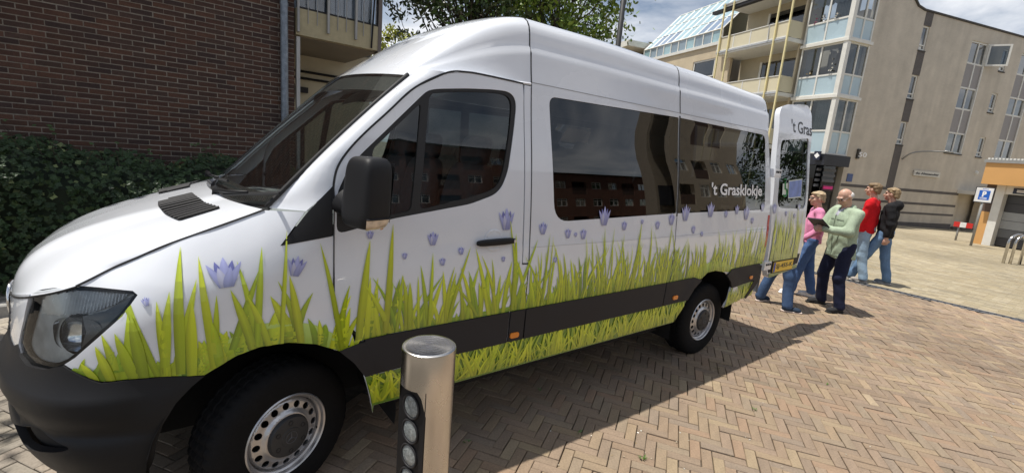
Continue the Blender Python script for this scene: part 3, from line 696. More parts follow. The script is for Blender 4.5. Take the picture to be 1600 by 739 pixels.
mb = MB(); mb.box(.50, 3.15, .16, 2*VC-.16, .34, .44); mb.build('underbody', M_DARK, van)
mb = MB(); mb.box(3.151, 4.55, .56, 2*VC-.56, .34, .50); mb.build('underbody', M_DARK, van)
mb = MB(); mb.box(-.75, .499, .58, 2*VC-.58, .28, .44); mb.build('underbody', M_DARK, van)
mb = MB(); mb.box(-.60, -.40, .58, 2*VC-.58, .45, 1.08); mb.box(-.40, .18, .58, 2*VC-.58, .45, 1.12); mb.build('engine_bay', M_DARK, van)
# --- wheels
_dsc = _pchip(np.array([0, .090, .100, .112, .122, .135, .172, .180, .189]), np.array([.012, .012, .006, .004, .010, .020, .030, .040, .055]))
def make_wheel(x, y, mir, rear):
    w = empty('wheel', (x, y, .359)); w.parent = van; w.matrix_parent_inverse = world_inv(van)
    R_, Wd = .374, .235; n = 72
    prof = [(.213, .012), (.222, .004), (.250, -.004), (.300, -.006), (.335, .0), (.355, .012), (.366, .026), (.3725, .040), (.3735, .060), (.366, .064), (.366, .071), (.374, .075), (.374, .108), (.366, .112), (.366, .122), (.374, .126), (.374, .160), (.366, .164), (.366, .171), (.3735, .175), (.3725, .195), (.362, .212), (.33, .235), (.25, .235), (.213, .222)]
    mb = MB(); vs = []
    n = 144
    for i, (r, h) in enumerate(prof):
        for k in range(n):
            a = 2*math.pi*k/n; rr = r
            if r > .350 and (k % 3) == 0: rr -= .0085 if r > .370 else (.005 if r > .36 else .003)
            if r > .355: a += .35*(h-.118)*(1 if h < .118 else -1)*.6
            vs.append((rr*math.cos(a), h, rr*math.sin(a)))
    fs = [(i*n+k, i*n+(k+1) % n, (i+1)*n+(k+1) % n, (i+1)*n+k) for i in range(len(prof)-1) for k in range(n)]
    mb.add(vs, fs)
    ty = mb; sub = []
    sub.append(('tyre', ty, M_TYRE, 35))
    rm = MB(); rm.lathe([(.213, .020), (.2155, .006), (.210, .001), (.203, .006), (.199, .024), (.190, .030), (.186, .050), (.186, .20)], 72, axis='y'); sub.append(('rim', rm, M_RIM, 35))
    for nm, b, m_, sm in sub:
        me = b.mesh(nm, sm); bm = bmesh.new(); bm.from_mesh(me); bmesh.ops.recalc_face_normals(bm, faces=bm.faces); bm.to_mesh(me); bm.free()
        link(nm, me, m_, w, keep=False)
    # pressed disc with round holes
    def disc(a, b):
        r = np.hypot(a, b); h = _dsc(np.clip(r, 0, .1885)); return np.stack([a, h, b], -1)
    ring = np.array([(.187*math.cos(a), .187*math.sin(a)) for a in np.linspace(0, 2*math.pi, 64, endpoint=False)])
    hl = [np.array([(.153*math.cos(c)+.0178*math.cos(a), .153*math.sin(c)+.0178*math.sin(a)) for a in np.linspace(0, 2*math.pi, 14, endpoint=False)]) for c in np.arange(16)*2*math.pi/16]
    ho = [np.array([(.108*math.cos(a), .108*math.sin(a)) for a in np.linspace(0, 2*math.pi, 40, endpoint=False)])]
    o = skin('wheel_disc', ring, disc, M_RIM, None, holes=hl+ho, step=.008, rim=.006); o.parent = w
    cp = MB(); cp.lathe([(.110, .016), (.109, .002), (.100, -.012), (.085, -.016), (.05, -.017), (.048, -.020), (.001, -.021)], 48, axis='y')
    me = cp.mesh('hub_cap', 35); bm = bmesh.new(); bm.from_mesh(me); bmesh.ops.recalc_face_normals(bm, faces=bm.faces); bm.to_mesh(me); bm.free()
    hc = link('hub_cap', me, mat('hub_cap_plastic', (.035, .036, .038), .5, var=.15), w, keep=False)
    for k in range(6):
        a = 2*math.pi*(k+.5)/6; bl = MB(); bl.lathe([(.0125, -.012), (.0125, -.0185), (.009, -.0185), (.008, -.013), (.001, -.013)], 12, O=(.076*math.cos(a), 0, .076*math.sin(a)), axis='y'); link('bolt_recess', bl.mesh('bolt_recess', 30), M_RUBBER, hc, keep=False)
    st = MB()
    st.tube([(.030*math.cos(a), -.0215, .030*math.sin(a)) for a in np.linspace(0, 2*math.pi, 24, endpoint=False)], .0018, 5, closed=True)
    for a in (math.pi/2, math.pi*7/6, math.pi*11/6): st.tube([(0, -.0215, 0), (.030*math.cos(a), -.0215, .030*math.sin(a))], [.004, .001], 4)
    link('hub_emblem', st.mesh('hub_emblem'), mat('dull_emblem', (.09, .09, .095), .4), hc, keep=False)
    dr = MB(); dr.lathe([(.185, .10), (.10, .10), (.10, .06), (.001, .06)], 32, axis='y'); link('brake_drum', dr.mesh('brake_drum', 30), M_DARK, w, keep=False)
    vl = MB(); vl.tube([(.178, .03, -.05), (.165, .012, -.045)], .004, 6); link('valve', vl.mesh('valve'), M_RUBBER, w, keep=False)
    if mir: w.rotation_euler = (0, 0, math.pi)
    return w
_fw = make_wheel(0, .100, False, False); _fw.rotation_euler = (0, 0, math.radians(21)); make_wheel(WB, .075, False, True); _fr = make_wheel(0, 2*VC-.075, True, False); _fr.rotation_euler = (0, 0, math.pi+math.radians(19)); make_wheel(WB, 2*VC-.075, True, True)
# --- mirrors
def superbox(c, X, Y, Z, sx, sy, sz, e=.45, n=20, m=12):
    """rounded box as a superellipsoid"""
    c, X, Y, Z = (np.array(q, float) for q in (c, X, Y, Z)); rows = []
    f = lambda w, q: math.copysign(abs(w)**q, w)
    for i in range(m+1):
        ph = -math.pi/2+math.pi*i/m; r = []
        for k in range(n+1):
            th = -math.pi+2*math.pi*k/n
            r.append(c+X*sx*f(math.cos(ph), e)*f(math.cos(th), e)+Y*sy*f(math.cos(ph), e)*f(math.sin(th), e)+Z*sz*f(math.sin(ph), e))
        rows.append(r)
    return np.array(rows)
for mir in VIEWPORT_SIDES:
    def fl(M): return np.array(M, float)*[1, -1, 1]+[0, 2*VC, 0] if mir else np.array(M, float)
    c = aty(574, 301, -.175)
    X = np.array([.30, -.95, 0]); X /= np.linalg.norm(X); Y = np.array([.95, .30, 0]); Y /= np.linalg.norm(Y); Z = np.array([.06, 0, 1.]); Z /= np.linalg.norm(Z)
    G = superbox(c, X, Y, Z, .094, .075, .158, .40, 28, 18)
    # taper towards the top and to the back
    d = (G-c)@Y; zz = (G-c)@Z; xx = (G-c)@X
    G = G+X[None, None]*(-(xx*.10*(zz/.16)))[..., None]
    mb = MB(); mb.grid(fl(G), flip=mir); mi = mb.build('door_mirror', M_BLACKP, van, smooth=True, fix=True)
    gl = MB(); gg = [c+Y*.0765+X*a+Z*b for a, b in ((-.075, -.13), (.075, -.13), (.075, .135), (-.075, .135))]; gl.add(fl(gg), [(0, 1, 2, 3)]); gl.build('mirror_glass', M_CHROME, mi)
    Gc = c+(G-c)*1.022; low = Gc[1:8, 11:27]                       # lens wrapped round the lower outer corner
    mb = MB(); mb.grid(fl(low), flip=mir); mb.build('mirror_indicator', mat('clear_indicator', (.62, .50, .38), .10, var=.30, vscale=28, coat=1.0), mi, smooth=True, fix=True)
    rim_ = np.concatenate([low[-1], ]); mb = MB(); mb.tube(fl(rim_), .004, 5); mb.build('indicator_rim', M_BLACKP, mi)
    q_ = c+(G[3, 20]-c)*1.03; mb = MB(); mb.grid(fl(superbox(q_, X, Y, Z, .010, .012, .012, .9, 10, 8)), flip=mir); mb.build('indicator_bulb', M_ORANGE, mi, smooth=True)
    u, z = onW(535, 335); b0 = W(u+.02, z, -.01); mb = MB(); mb.tube(fl([b0+[0, 0, .06], b0+[.02, -.07, .03], c-Z*.07+X*-.04]), [.075, .055, .05], 12); mb.build('mirror_foot', M_BLACKP, mi, smooth=True)
    # door handle
    u, z = onW(773, 377); hz = []
    G = superbox(W(u, z, .022), (1, 0, .02), (0, 1, 0), (0, 0, 1), .142, .018, .019, .5, 20, 10); mb = MB(); mb.grid(fl(G), flip=mir); hd = mb.build('door_handle', M_BLACKP, van, smooth=True, fix=True)
    k = W(u+.125, z+.002, .042); mb = MB(); mb.lathe([(.001, 0), (.009, 0), (.010, .004)], 14, O=fl(k) if not mir else fl(k), axis='y'); mb.build('lock_cylinder', M_CHROME, hd, smooth=30, fix=True)
    cup = np.array([(u-.01+.068*math.cos(a), z+.008+.066*math.sin(a)) for a in np.linspace(0, 2*math.pi, 24, endpoint=False)])
    def dish(a, b, u=u, z=z): r = np.hypot((a-u+.01)/.068, (b-z-.008)/.066); return W(a, b, .0016+.0030*np.exp(-((r-.92)/.10)**2)-.004*np.clip(1-r*r, 0, 1)*0)
    skin('handle_cup', cup, dish, M_PAINT, hd, step=.012, rim=.001, mirror=mir)
# --- tail lamps, rear door, rear frame
for mir in VIEWPORT_SIDES:
    skin('tail_lamp', np.array([(4.690, .90), (4.738, .90), (4.730, 1.42), (4.690, 1.42)]), sW(.003), M_RED, van, step=.08, mirror=mir)
    mb = MB(); zz = np.linspace(.55, 2.50, 24); A = W(np.interp(zz, [.8, 1.44, 2.0, 2.3, 2.5], [4.735, 4.725, 4.67, 4.60, 4.55]), zz); B = A+[.035, .03, 0]; C_ = A+[.030, .15, 0]
    G = np.stack([A, B, C_]); G = G*[1, -1, 1]+[0, 2*VC, 0] if mir else G
    mb.grid(G, flip=not mir); mb.build('rear_pillar', M_PAINT, van, smooth=30)
mb = MB(); mb.box(4.60, 4.84, .10, 2*VC-.10, .52, .62); mb.build('rear_bumper', M_GREYP, van)
# right rear door, closed
def rd_s(a, b): return np.stack([rear_x(b)+.01, a, b], -1)
skin('rear_door', rounded([(VC+.01, .62), (2*VC-.17, .62), (2*VC-.20, 2.2), (2*VC-.30, 2.58), (VC+.01, 2.62)], .06), rd_s, M_PAINT, van, holes=[rounded([(VC+.12, 1.45), (2*VC-.26, 1.45), (2*VC-.30, 2.20), (VC+.12, 2.22)], .08)], step=.08, rim=.05, back=True)
skin('rear_door_glass', rounded([(VC+.11, 1.44), (2*VC-.25, 1.44), (2*VC-.29, 2.21), (VC+.11, 2.23)], .08), lambda a, b: rd_s(a, b)-[.02, 0, 0], M_TINT, van, step=.1, rim=0)
# left rear door, swung open so that its outside faces the street
DOFF = -.045
rdo = trW([(1218.5, 177), (1221, 167), (1230, 163.5), (1262, 164.5), (1267, 172), (1268.5, 190), (1268, 216), (1264.5, 270), (1260, 330), (1251.5, 395.6), (1244.5, 418), (1199.5, 434.6), (1197.5, 417), (1206, 326), (1212.5, 248)], DOFF)
rdw = rounded(trW([(1221, 219.5), (1264, 216.5), (1258, 326.5), (1213.5, 325)], DOFF), [.05, .05, .10, .14], 6)
rdo = rounded(rdo, .05, 3)
rdoor = skin('open_rear_door', rdo, sW(DOFF), M_PAINT, van, holes=[rdw], step=.06, rim=.055, back=True)
skin('rear_door_window', shrink(rdw, -.006), sW(DOFF-.008), M_TINT, rdoor, step=.12, rim=0)
skin('rear_door_border', shrink(rdw, -.008), sW(DOFF-.014), M_RUBBER, rdoor, holes=[shrink(rdw, .03)], step=.1, rim=0)
pst = trW([(1199, 415), (1202, 408), (1249, 396), (1245, 411), (1200, 426)], DOFF)
skin('plate_recess', pst, sW(DOFF+.006), M_GREYP, rdoor, step=.1, rim=.006)
pl = trW([(1206, 412), (1237.5, 402.5), (1236.5, 417), (1205, 428.5)], DOFF)
u0, u1 = pl[:, 0].min()+.02, pl[:, 0].max()-.02; z0, z1 = pl[:, 1].min()+.02, pl[:, 1].max()-.01; zc = (z0+z1)/2; z0, z1 = zc-.06, zc+.06
np_ = skin('number_plate', rounded([(u0, z0), (u1, z0), (u1, z1), (u0, z1)], .012), sW(DOFF+.016), mat('plate_yellow', (.85, .56, .03), .35, var=.04), rdoor, step=.3, rim=.01)
skin('plate_border', rounded([(u0-.012, z0-.012), (u1+.012, z0-.012), (u1+.012, z1+.012), (u0-.012, z1+.012)], .012), sW(DOFF+.011), M_BLACKP, rdoor, step=.3, rim=.01)
skin('plate_band', np.array([(u0+.004, z0+.004), (u0+.048, z0+.004), (u0+.048, z1-.004), (u0+.004, z1-.004)]), sW(DOFF+.0175), mat('plate_blue', (.01, .04, .35), .35), np_, step=.3, rim=0)
put_text('plate_number', 'SJ-455-K', lambda a, b: W(a, b, DOFF+.0185), M_DARKPRINT, np_, (u0+.065, u1-.02, z0+.026, z1-.026), bold=.018)
tl = trW([(1237, 195), (1268, 210)], DOFF); tz = trW([(1240, 187), (1240, 207)], DOFF)
put_text('door_lettering', "'t Gras", lambda a, b: W(a, b, DOFF+.002), M_DARKPRINT, rdoor, (tl[0, 0], tl[1, 0]+.01, tz[1, 1], tz[0, 1]), bold=.012)
pp = trW([(1223, 287), (1231, 286), (1230, 304), (1222, 305)], DOFF)
st_ = skin('sticker', pp, sW(DOFF+.002), mat('sticker_white', (.75, .8, .72), .5), rdoor, step=.3, rim=0)
cu, cz = pp.mean(0); mb = MB()
mk = lambda a, b, o=.004: W(cu+a, cz+b, DOFF+o)
mb.tube([mk(.045*math.cos(a)-.005, -.04+.045*math.sin(a)) for a in np.linspace(-2.6, 1.2, 14)], .009, 5); mb.tube([mk(-.015, .085), mk(-.01, .0), mk(.03, .0), mk(.05, -.06)], .010, 5); mb.tube([mk(-.018, .10), mk(-.016, .115)], .017, 6)
mb.build('wheelchair_symbol', mat('sticker_green', (.04, .25, .07), .5), st_)
pp = trW([(1233, 284), (1253, 281), (1251, 307), (1232, 309)], DOFF)
st2 = skin('poster', pp, sW(DOFF+.002), mat('poster_blue', (.22, .30, .62), .5, var=.25, vscale=9), rdoor, step=.3, rim=0)
skin('poster_margin', shrink(pp, -.012), sW(DOFF+.001), mat('sticker_white', (.75, .8, .72), .5), st2, step=.3, rim=0)
for (px, py) in ((1212, 271), (1196, 414)):
    p = W(*onW(px, py), 0); mb = MB(); mb.box(p[0]-.10, p[0]+.055, p[1]-.035, p[1]+.02, p[2]-.045, p[2]+.045); h = mb.build('door_hinge', M_PAINT, van)
    for a in (-.06, -.02, .025):
        mb = MB(); mb.lathe([(.001, -.006), (.012, -.006), (.013, 0)], 8, O=(p[0]+a, p[1]-.035, p[2]+.015), axis='y'); mb.build('hinge_bolt', M_GREYP, h)
put_text('window_lettering', "'t Grasklokje", lambda a, b: W(a, b, .004), M_WHITEPRINT, van, (onW(1111, 300)[0], onW(1190, 300)[0], onW(1150, 311)[1], onW(1150, 287)[1]), bold=.023)
# --- inside
it = MB(); it.box(.62, 3.10, .06, 2*VC-.06, .60, .64); it.build('cabin_floor', M_LINING, van)
it = MB(); G = []
for x in (.75, 1.4, 2.2, 3.0, 3.8, 4.45): G.append([(x, y, (2.45 if x > 1 else 2.20)-.10*((y-VC)/.85)**4) for y in np.linspace(.17, 2*VC-.17, 12)])
it.grid(G); it.build('headlining', mat('headlining', (.55, .55, .53), .9), van, smooth=True)
it = MB(); dprof = [(-.02, 1.0), (-.06, 1.40), (.10, 1.43), (.28, 1.42), (.36, 1.36), (.38, 1.20), (.30, 1.0)]
it.grid([[(x, y, z) for x, z in dprof] for y in (.16, .5, 1.0, 1.5, 2*VC-.16)]); it.box(.20, .42, .22, .62, 1.36, 1.47); it.build('dashboard', M_DASH, van, smooth=40)
sw = MB(); cc = np.array([.52, .45, 1.33]); ax = np.array([.80, 0, .60]); e1 = np.array([0, 1, 0]); e2 = np.cross(ax, e1)
sw.tube([cc+.20*(math.cos(a)*e1+math.sin(a)*e2) for a in np.linspace(0, 2*math.pi, 28, endpoint=False)], .016, 7, closed=True)
for a in (.3, math.pi-.3, -math.pi/2): sw.tube([cc-ax*.02, cc+.2*(math.cos(a)*e1+math.sin(a)*e2)], [.03, .014], 6)
sw.tube([cc, cc-ax*.25+[0, 0, -.05]], .03, 8); sw.build('steering_wheel', M_BLACKP, van, smooth=True)
def seat(x, y):
    mb = MB(); mb.grid(superbox((x, y, .98), (1, 0, 0), (0, 1, 0), (0, 0, 1), .25, .235, .09, .4, 20, 10)); B = superbox((x+.25, y, 1.36), np.array([1, 0, .0]), (0, 1, 0), np.array([.22, 0, 1.]), .075, .225, .40, .4, 20, 12); mb.grid(B)
    mb.box(x-.18, x+.2, y-.18, y+.18, .62, .92)
    s_ = mb.build('seat', M_SEAT, van, smooth=60, fix=True)
    mb = MB(); mb.grid(superbox((x+.35, y, 1.84), np.array([1, 0, 0.]), (0, 1, 0), np.array([.15, 0, 1.]), .055, .14, .10, .5, 16, 10)); mb.build('headrest', M_SEAT, s_, smooth=60, fix=True)
for (x, y) in [(.88, .47), (.88, 1.15), (.88, 1.60)]+[(x, y) for x in (2.0, 2.85, 3.7) for y in (.42, .95, 1.58)]: seat(x, y)
# ------------------------------------------------------------------ printed grass and flowers on the van
rg = np.random.default_rng(11)
_zbu = np.concatenate([bumpT[::-1], archF[::-1][1:8], [(.30, ZB1-.012), (.5, ZB1-.004), (XM, ZB1+.002), (3.36, ZB1+.006), (3.41, .852), (3.49, .846)], archR[1:4], [(4.03, .86), (4.10, .878), (4.73, .885)]]); _zbu = _zbu[np.argsort(_zbu[:, 0])]
zb = lambda u: np.interp(u, _zbu[:, 0], _zbu[:, 1])
_lt = np.array([lampO[8], lampO[7], lampO[6], lampO[5], lampO[4]]); _lt = _lt[np.argsort(_lt[:, 0])]
zt = lambda u: np.where(u < _lt[-1, 0], np.interp(u, _lt[:, 0], _lt[:, 1]), 9.0)
def greens(k):
    a = rg.random()
    light = np.array([.66, .74, .022]); mid = np.array([.42, .57, .014]); dark = np.array([.15, .32, .010])
    c = mid*(1-a)+light*a if k > .25 else dark*(1-a)+mid*a
    return c*rg.uniform(.75, 1.15)
class Print:
    def __init__(s): s.mb = MB(); s.k = 0; s.base = 0.0028
    def poly(s, pts, fs, cols, doff=0.0):
        P = np.array(pts); off = s.base+s.k*4.0e-6; s.k += 1
        s.mb.add(W(P[:, 0], P[:, 1], off+doff), fs, cols)
    def blade(s, u, z, h, w, lean, curl, ka, lo, hi, doff=0.0, stem=False, ur=(-.86, 4.726)):
        n = 9; t = np.linspace(0, 1, n); cu = u+lean*t+curl*t*t; cz = z+h*t
        ww = w*(.62+.55*t-1.15*t**2.6) if not stem else w*(1-.3*t); ww = np.maximum(ww, .0008); ww[-1] = .0006
        c = greens(ka); cl, cm, cr = c*rg.uniform(.50, .90), c*1.08, c*rg.uniform(.75, 1.15)
        tipc = np.array([.66, .70, .03])
        pts = []; cols = []
        for i in range(n):
            f = .62+.50*t[i]
            for sgn, cc in ((-1, cl), (0, cm), (1, cr)):
                pu = cu[i]+sgn*ww[i]*.5; pz = min(max(cz[i], lo(pu)+.002), hi(pu)-.002)
                pu = min(max(pu, ur[0](pz) if callable(ur[0]) else ur[0]), ur[1](pz) if callable(ur[1]) else ur[1])
                pts.append((pu, pz)); cols.append(tuple(np.clip(cc*f*(1-.25*t[i])+tipc*.25*t[i]*f, 0, 1)))
        fs = []
        for i in range(n-1):
            for j in range(2): a = i*3+j; fs.append((a, a+1, a+4, a+3))
        s.poly(pts, fs, cols, doff)
pr = Print()
hi9 = lambda u: float(zt(u))
lo9 = lambda u: float(zb(u))
us = []
def field(u0, u1, dens, hs, ws, ka, p_short=0.0, doff=0.0, lo=lo9, hi=hi9):
    n = int((u1-u0)*dens)
    for u in np.sort(rg.uniform(u0, u1, n)):
        h = rg.uniform(*hs); w = rg.uniform(*ws)*(.6+.4*h/hs[1])
        pr.blade(u, lo(u), h, w, rg.normal(0, .045)*h/.3, rg.normal(0, .05)*h/.3, ka if rg.random() > p_short else .1, lo, hi, doff)
# pale green film on the wheel-arch lips, under the leaves
def lip_band(u0, u1, w0, c0, c1):
    n = 60; P = []; C = []
    for i in range(n+1):
        u = u0+(u1-u0)*i/n; f = math.sin(math.pi*i/n)**.35; z0 = zb(u)+.002
        for j in range(4): P.append((u, z0+w0*f*j/3)); C.append(tuple(np.array(c0)*(1-j/3)+np.array(c1)*j/3))
    pr.poly(P, [(i*4+j, i*4+4+j, i*4+5+j, i*4+1+j) for i in range(n) for j in range(3)], C)
lip_band(-.46, .30, .105, (.30, .46, .05), (.52, .68, .16)); lip_band(3.36, 4.08, .10, (.30, .46, .04), (.45, .62, .10))
lip_band(.34, 3.36, .035, (.14, .26, .012), (.22, .38, .014)); lip_band(4.06, 4.72, .035, (.14, .26, .012), (.22, .38, .014)); lip_band(-.80, -.46, .03, (.2, .33, .012), (.28, .42, .014))
# front wing and door: tall broad leaves; thinner and denser towards the back
order = []
field(-.80, .35, 34, (.05, .13), (.035, .055), .1)
field(-.80, .35, 26, (.10, .28), (.044, .074), .5, .35)
field(-.55, .35, 8, (.24, .44), (.034, .056), .8, .1)
field(.33, 1.39, 52, (.05, .15), (.028, .048), .1)
field(.33, 1.39, 38, (.14, .34), (.030, .054), .6, .35)
field(.33, 1.39, 14, (.28, .46), (.026, .046), .9, .1)
field(1.39, 4.72, 70, (.06, .15), (.020, .036), .1)
field(1.39, 4.72, 50, (.14, .34), (.020, .040), .6, .3)
field(1.39, 4.72, 24, (.28, .48), (.016, .030), .9, .1)
# the tall leaves one can single out in the photograph: (tip px, foot px, width)
for (tx, ty, fx, fy, w) in ((282, 385, 282, 560, .052), (310, 400, 335, 575, .045), (448, 360, 440, 540, .026), (409, 385, 402, 540, .040), (360, 452, 395, 545, .05), (452, 430, 470, 535, .05), (500, 380, 535, 520, .035), (578, 375, 560, 520, .055), (614, 350, 602, 520, .045), (570, 445, 610, 520, .04), (640, 440, 640, 515, .045), (676, 395, 670, 505, .03), (703, 437, 745, 490, .03), (735, 385, 700, 500, .03), (806, 365, 800, 480, .045), (795, 330, 806, 470, .02), (820, 400, 850, 470, .028), (859, 365, 845, 470, .02), (880, 395, 885, 465, .03), (915, 370, 915, 460, .016), (945, 355, 938, 460, .020), (960, 355, 945, 455, .014), (975, 365, 960, 450, .02), (1003, 345, 985, 450, .03), (1018, 352, 1010, 445, .025), (1050, 350, 1035, 440, .025), (205, 490, 225, 590, .06), (180, 520, 210, 592, .055), (245, 470, 262, 588, .045), (265, 455, 258, 588, .05), (300, 470, 300, 586, .055), (150, 540, 175, 594, .05), (128, 566, 150, 594, .05), (330, 500, 345, 575, .05), (385, 460, 420, 540, .04)):
    a, b = onW(tx, ty), onW(fx, fy); f = (b[0], min(b[1], float(zb(b[0]))+.01)); h = a[1]-f[1]
    pr.blade(f[0], f[1], h, w, (a[0]-f[0])*.7, (a[0]-f[0])*.3, .9, lo9, hi9)
# sill and rear corner: a thick band of darker grass
sl_lo = lambda u: ZS+.012 if u < 3.3 else .48; sl_hi = lambda u: ZB0+.004
def quad(u0, u1, z0, z1, c):
    n = max(2, int((u1-u0)/.05)); P = [(u, z) for u in np.linspace(u0, u1, n) for z in (z0, z1)]; pr.poly(P, [(i*2, i*2+2, i*2+3, i*2+1) for i in range(n-1)], [c]*len(P))
pr.base = .0024; kk = pr.k; pr.k = 0
c2_, f2_, _l = fill2d(shrink(ccw(sill_o), .003), [], .06); pr.poly(c2_, [tuple(f) for f in f2_], [(.12, .24, .014)]*len(c2_)); pr.k = kk; pr.base = .0028
sr = [u for u in rg.uniform(.34, 3.28, 450)]
for i, u in enumerate(sr):
    l0 = ZS+.010
    pr.blade(u, l0, rg.uniform(.10, .26), rg.uniform(.016, .034), rg.normal(0, .07), rg.normal(0, .05), .1 if i < 170 else .5, sl_lo, sl_hi, ur=(lambda z: float(np.interp(z, [.42, .52, .65], [.398, .380, .346])), lambda z: float(np.interp(z, [.47, .66], [3.168, 3.292]))))
rl = ccw(rearlow_o)
def rlo(u): return float(np.interp(u, [4.00, 4.55], [.475, .545]))
pr.base = .0024; kk = pr.k; pr.k = 0
c_ = shrink(rl, .004); pr.poly(c_, [tuple(range(len(c_)))], [(.12, .24, .014)]*len(c_)); pr.k = kk; pr.base = .0028
for u in rg.uniform(4.06, 4.60, 60): pr.blade(u, rlo(u), rg.uniform(.08, .2), rg.uniform(.014, .026), rg.normal(0, .03), 0, .3, lambda q: max(rlo(q), .36+.55*max(0, (4.10-q))), lambda q: float(np.interp(q, [4.05, 4.65], [.655, .715])))
# the lighter band on the wheel-arch lips is the pale film from lip_band
# open rear door
pr.base = .0030
dlo = lambda u: float(np.interp(u, [pst[:, 0].min(), pst[:, 0].max()], [pst[np.argmin(pst[:, 0]), 1]+.05, pst[np.argmax(pst[:, 0]), 1]-.02]))
ud0, ud1 = onW(1206, 380, DOFF)[0], onW(1247, 395, DOFF)[0]
rgx = (ud0, ud1)
_rdl = ccw(rdo)
def clampdoor(u): return 9.0
for (hs, ws, n, ka) in (((.10, .25), (.03, .05), 30, .1), ((.25, .5), (.025, .045), 34, .6), ((.4, .66), (.02, .035), 16, .9)):
    for u in rg.uniform(ud0+.02, ud1-.02, n):
        h = rg.uniform(*hs); pr.blade(u, .875, h, rg.uniform(*ws), -.09*h+rg.normal(0, .02), rg.normal(0, .03), ka, lambda q: .872, lambda q: 9.0, DOFF, ur=(ud0-.12, ud1))
lw = trW([(1200, 427.5), (1244, 412), (1243.5, 417.5), (1200, 434)], DOFF); c_ = ccw(lw); pr.poly(c_, [tuple(range(len(c_)))], [(.10, .2, .012)]*len(c_), DOFF)
gp = pr.mb.build('grass_print', M_PRINT, van)
tag(gp, 'printed band of green grass blades along the side', None, None)
# bellflowers: (px, py of the middle, height in px of the 1600 px photograph)
lav = np.array([.33, .35, .60]); dk = np.array([.13, .14, .36]); pale = np.array([.56, .57, .74])
def flower(px, py, hpx, doff=0.0, tilt=0.0, pal=1.0):
    u, z = onW(px, py, doff); u2, z2 = onW(px, py+hpx, doff); s = abs(z-z2)*.5
    mb = MB(); k = 0
    def petal(a0, tipa, tiph, base_w, col, o):
        nonlocal k
        n = 7; pts = []; cols = []
        for i in range(n):
            t = i/(n-1); cx = a0*.25+(tipa-a0*.25)*t**1.3; cz = -1+(tiph+1)*t; w = base_w*(math.sin(math.pi*min(1, .28+.72*t))**.8) if t < 1 else 0
            for sg in (-1, 0, 1):
                pts.append((cx+sg*w*.5, cz)); cols.append(np.clip(col*(.78+.5*t)*(1.12 if sg == 0 else .95), 0, 1))
        fs = [(i*3+j, i*3+j+1, i*3+j+4, i*3+j+3) for i in range(n-1) for j in range(2)]
        P = np.array(pts)*[s*(.80 if hpx < 40 else .98), s]; ct, st = math.cos(tilt), math.sin(tilt); P = P@np.array([[ct, st], [-st, ct]])
        mb.add(W(u+P[:, 0], z+P[:, 1], doff+.0052+k*.00008+o), fs, cols); k += 1
    petal(-.5, -.55, .75, .62, dk*1.1*pal, 0); petal(.5, .55, .75, .62, dk*1.1*pal, 0)
    petal(-.85, -1.08, .62, .56, lav*pal, 0); petal(.85, 1.08, .62, .56, lav*.95*pal, 0)
    petal(0, .0, 1.0, .72, lav*1.1*pal, 0)
    petal(-.3, -.38, .35, .60, pale*.8*pal, 0); petal(.3, .40, .35, .60, lav*.9*pal, 0)
    mb.build('bellflower_print', M_PRINT, van)
for px, py, h, ti in ((351, 425, 46, .1), (463, 415, 32, -.2), (228, 470, 15, .3), (676, 372, 22, 0), (791, 342, 34, 0), (632, 399, 11, 0), (691, 408, 13, 0), (720, 391, 13, 0), (578, 366, 14, 0), (848, 356, 20, 0), (887, 364, 16, 0), (899, 366, 8, 0), (911, 365, 17, 0), (944, 337, 30, 0), (975, 352, 15, 0), (1003, 346, 8, 0), (1027, 351, 14, 0), (1049, 342, 19, 0), (1071, 332, 26, 0), (1083, 358, 13, 0), (1110, 327, 24, 0), (1134, 334, 12, 0), (1151, 327, 15, 0), (1166, 332, 22, 0), (1175, 344, 11, 0), (1191, 323, 14, 0), (786, 404, 9, 0), (867, 405, 10, 0), (1096, 365, 9, 0)): flower(px, py, h, 0.0, ti)
for px, py, h in ((1210, 325, 17), (1228, 333, 9), (1248, 323, 12), (1241, 337, 8)): flower(px, py, h, DOFF)
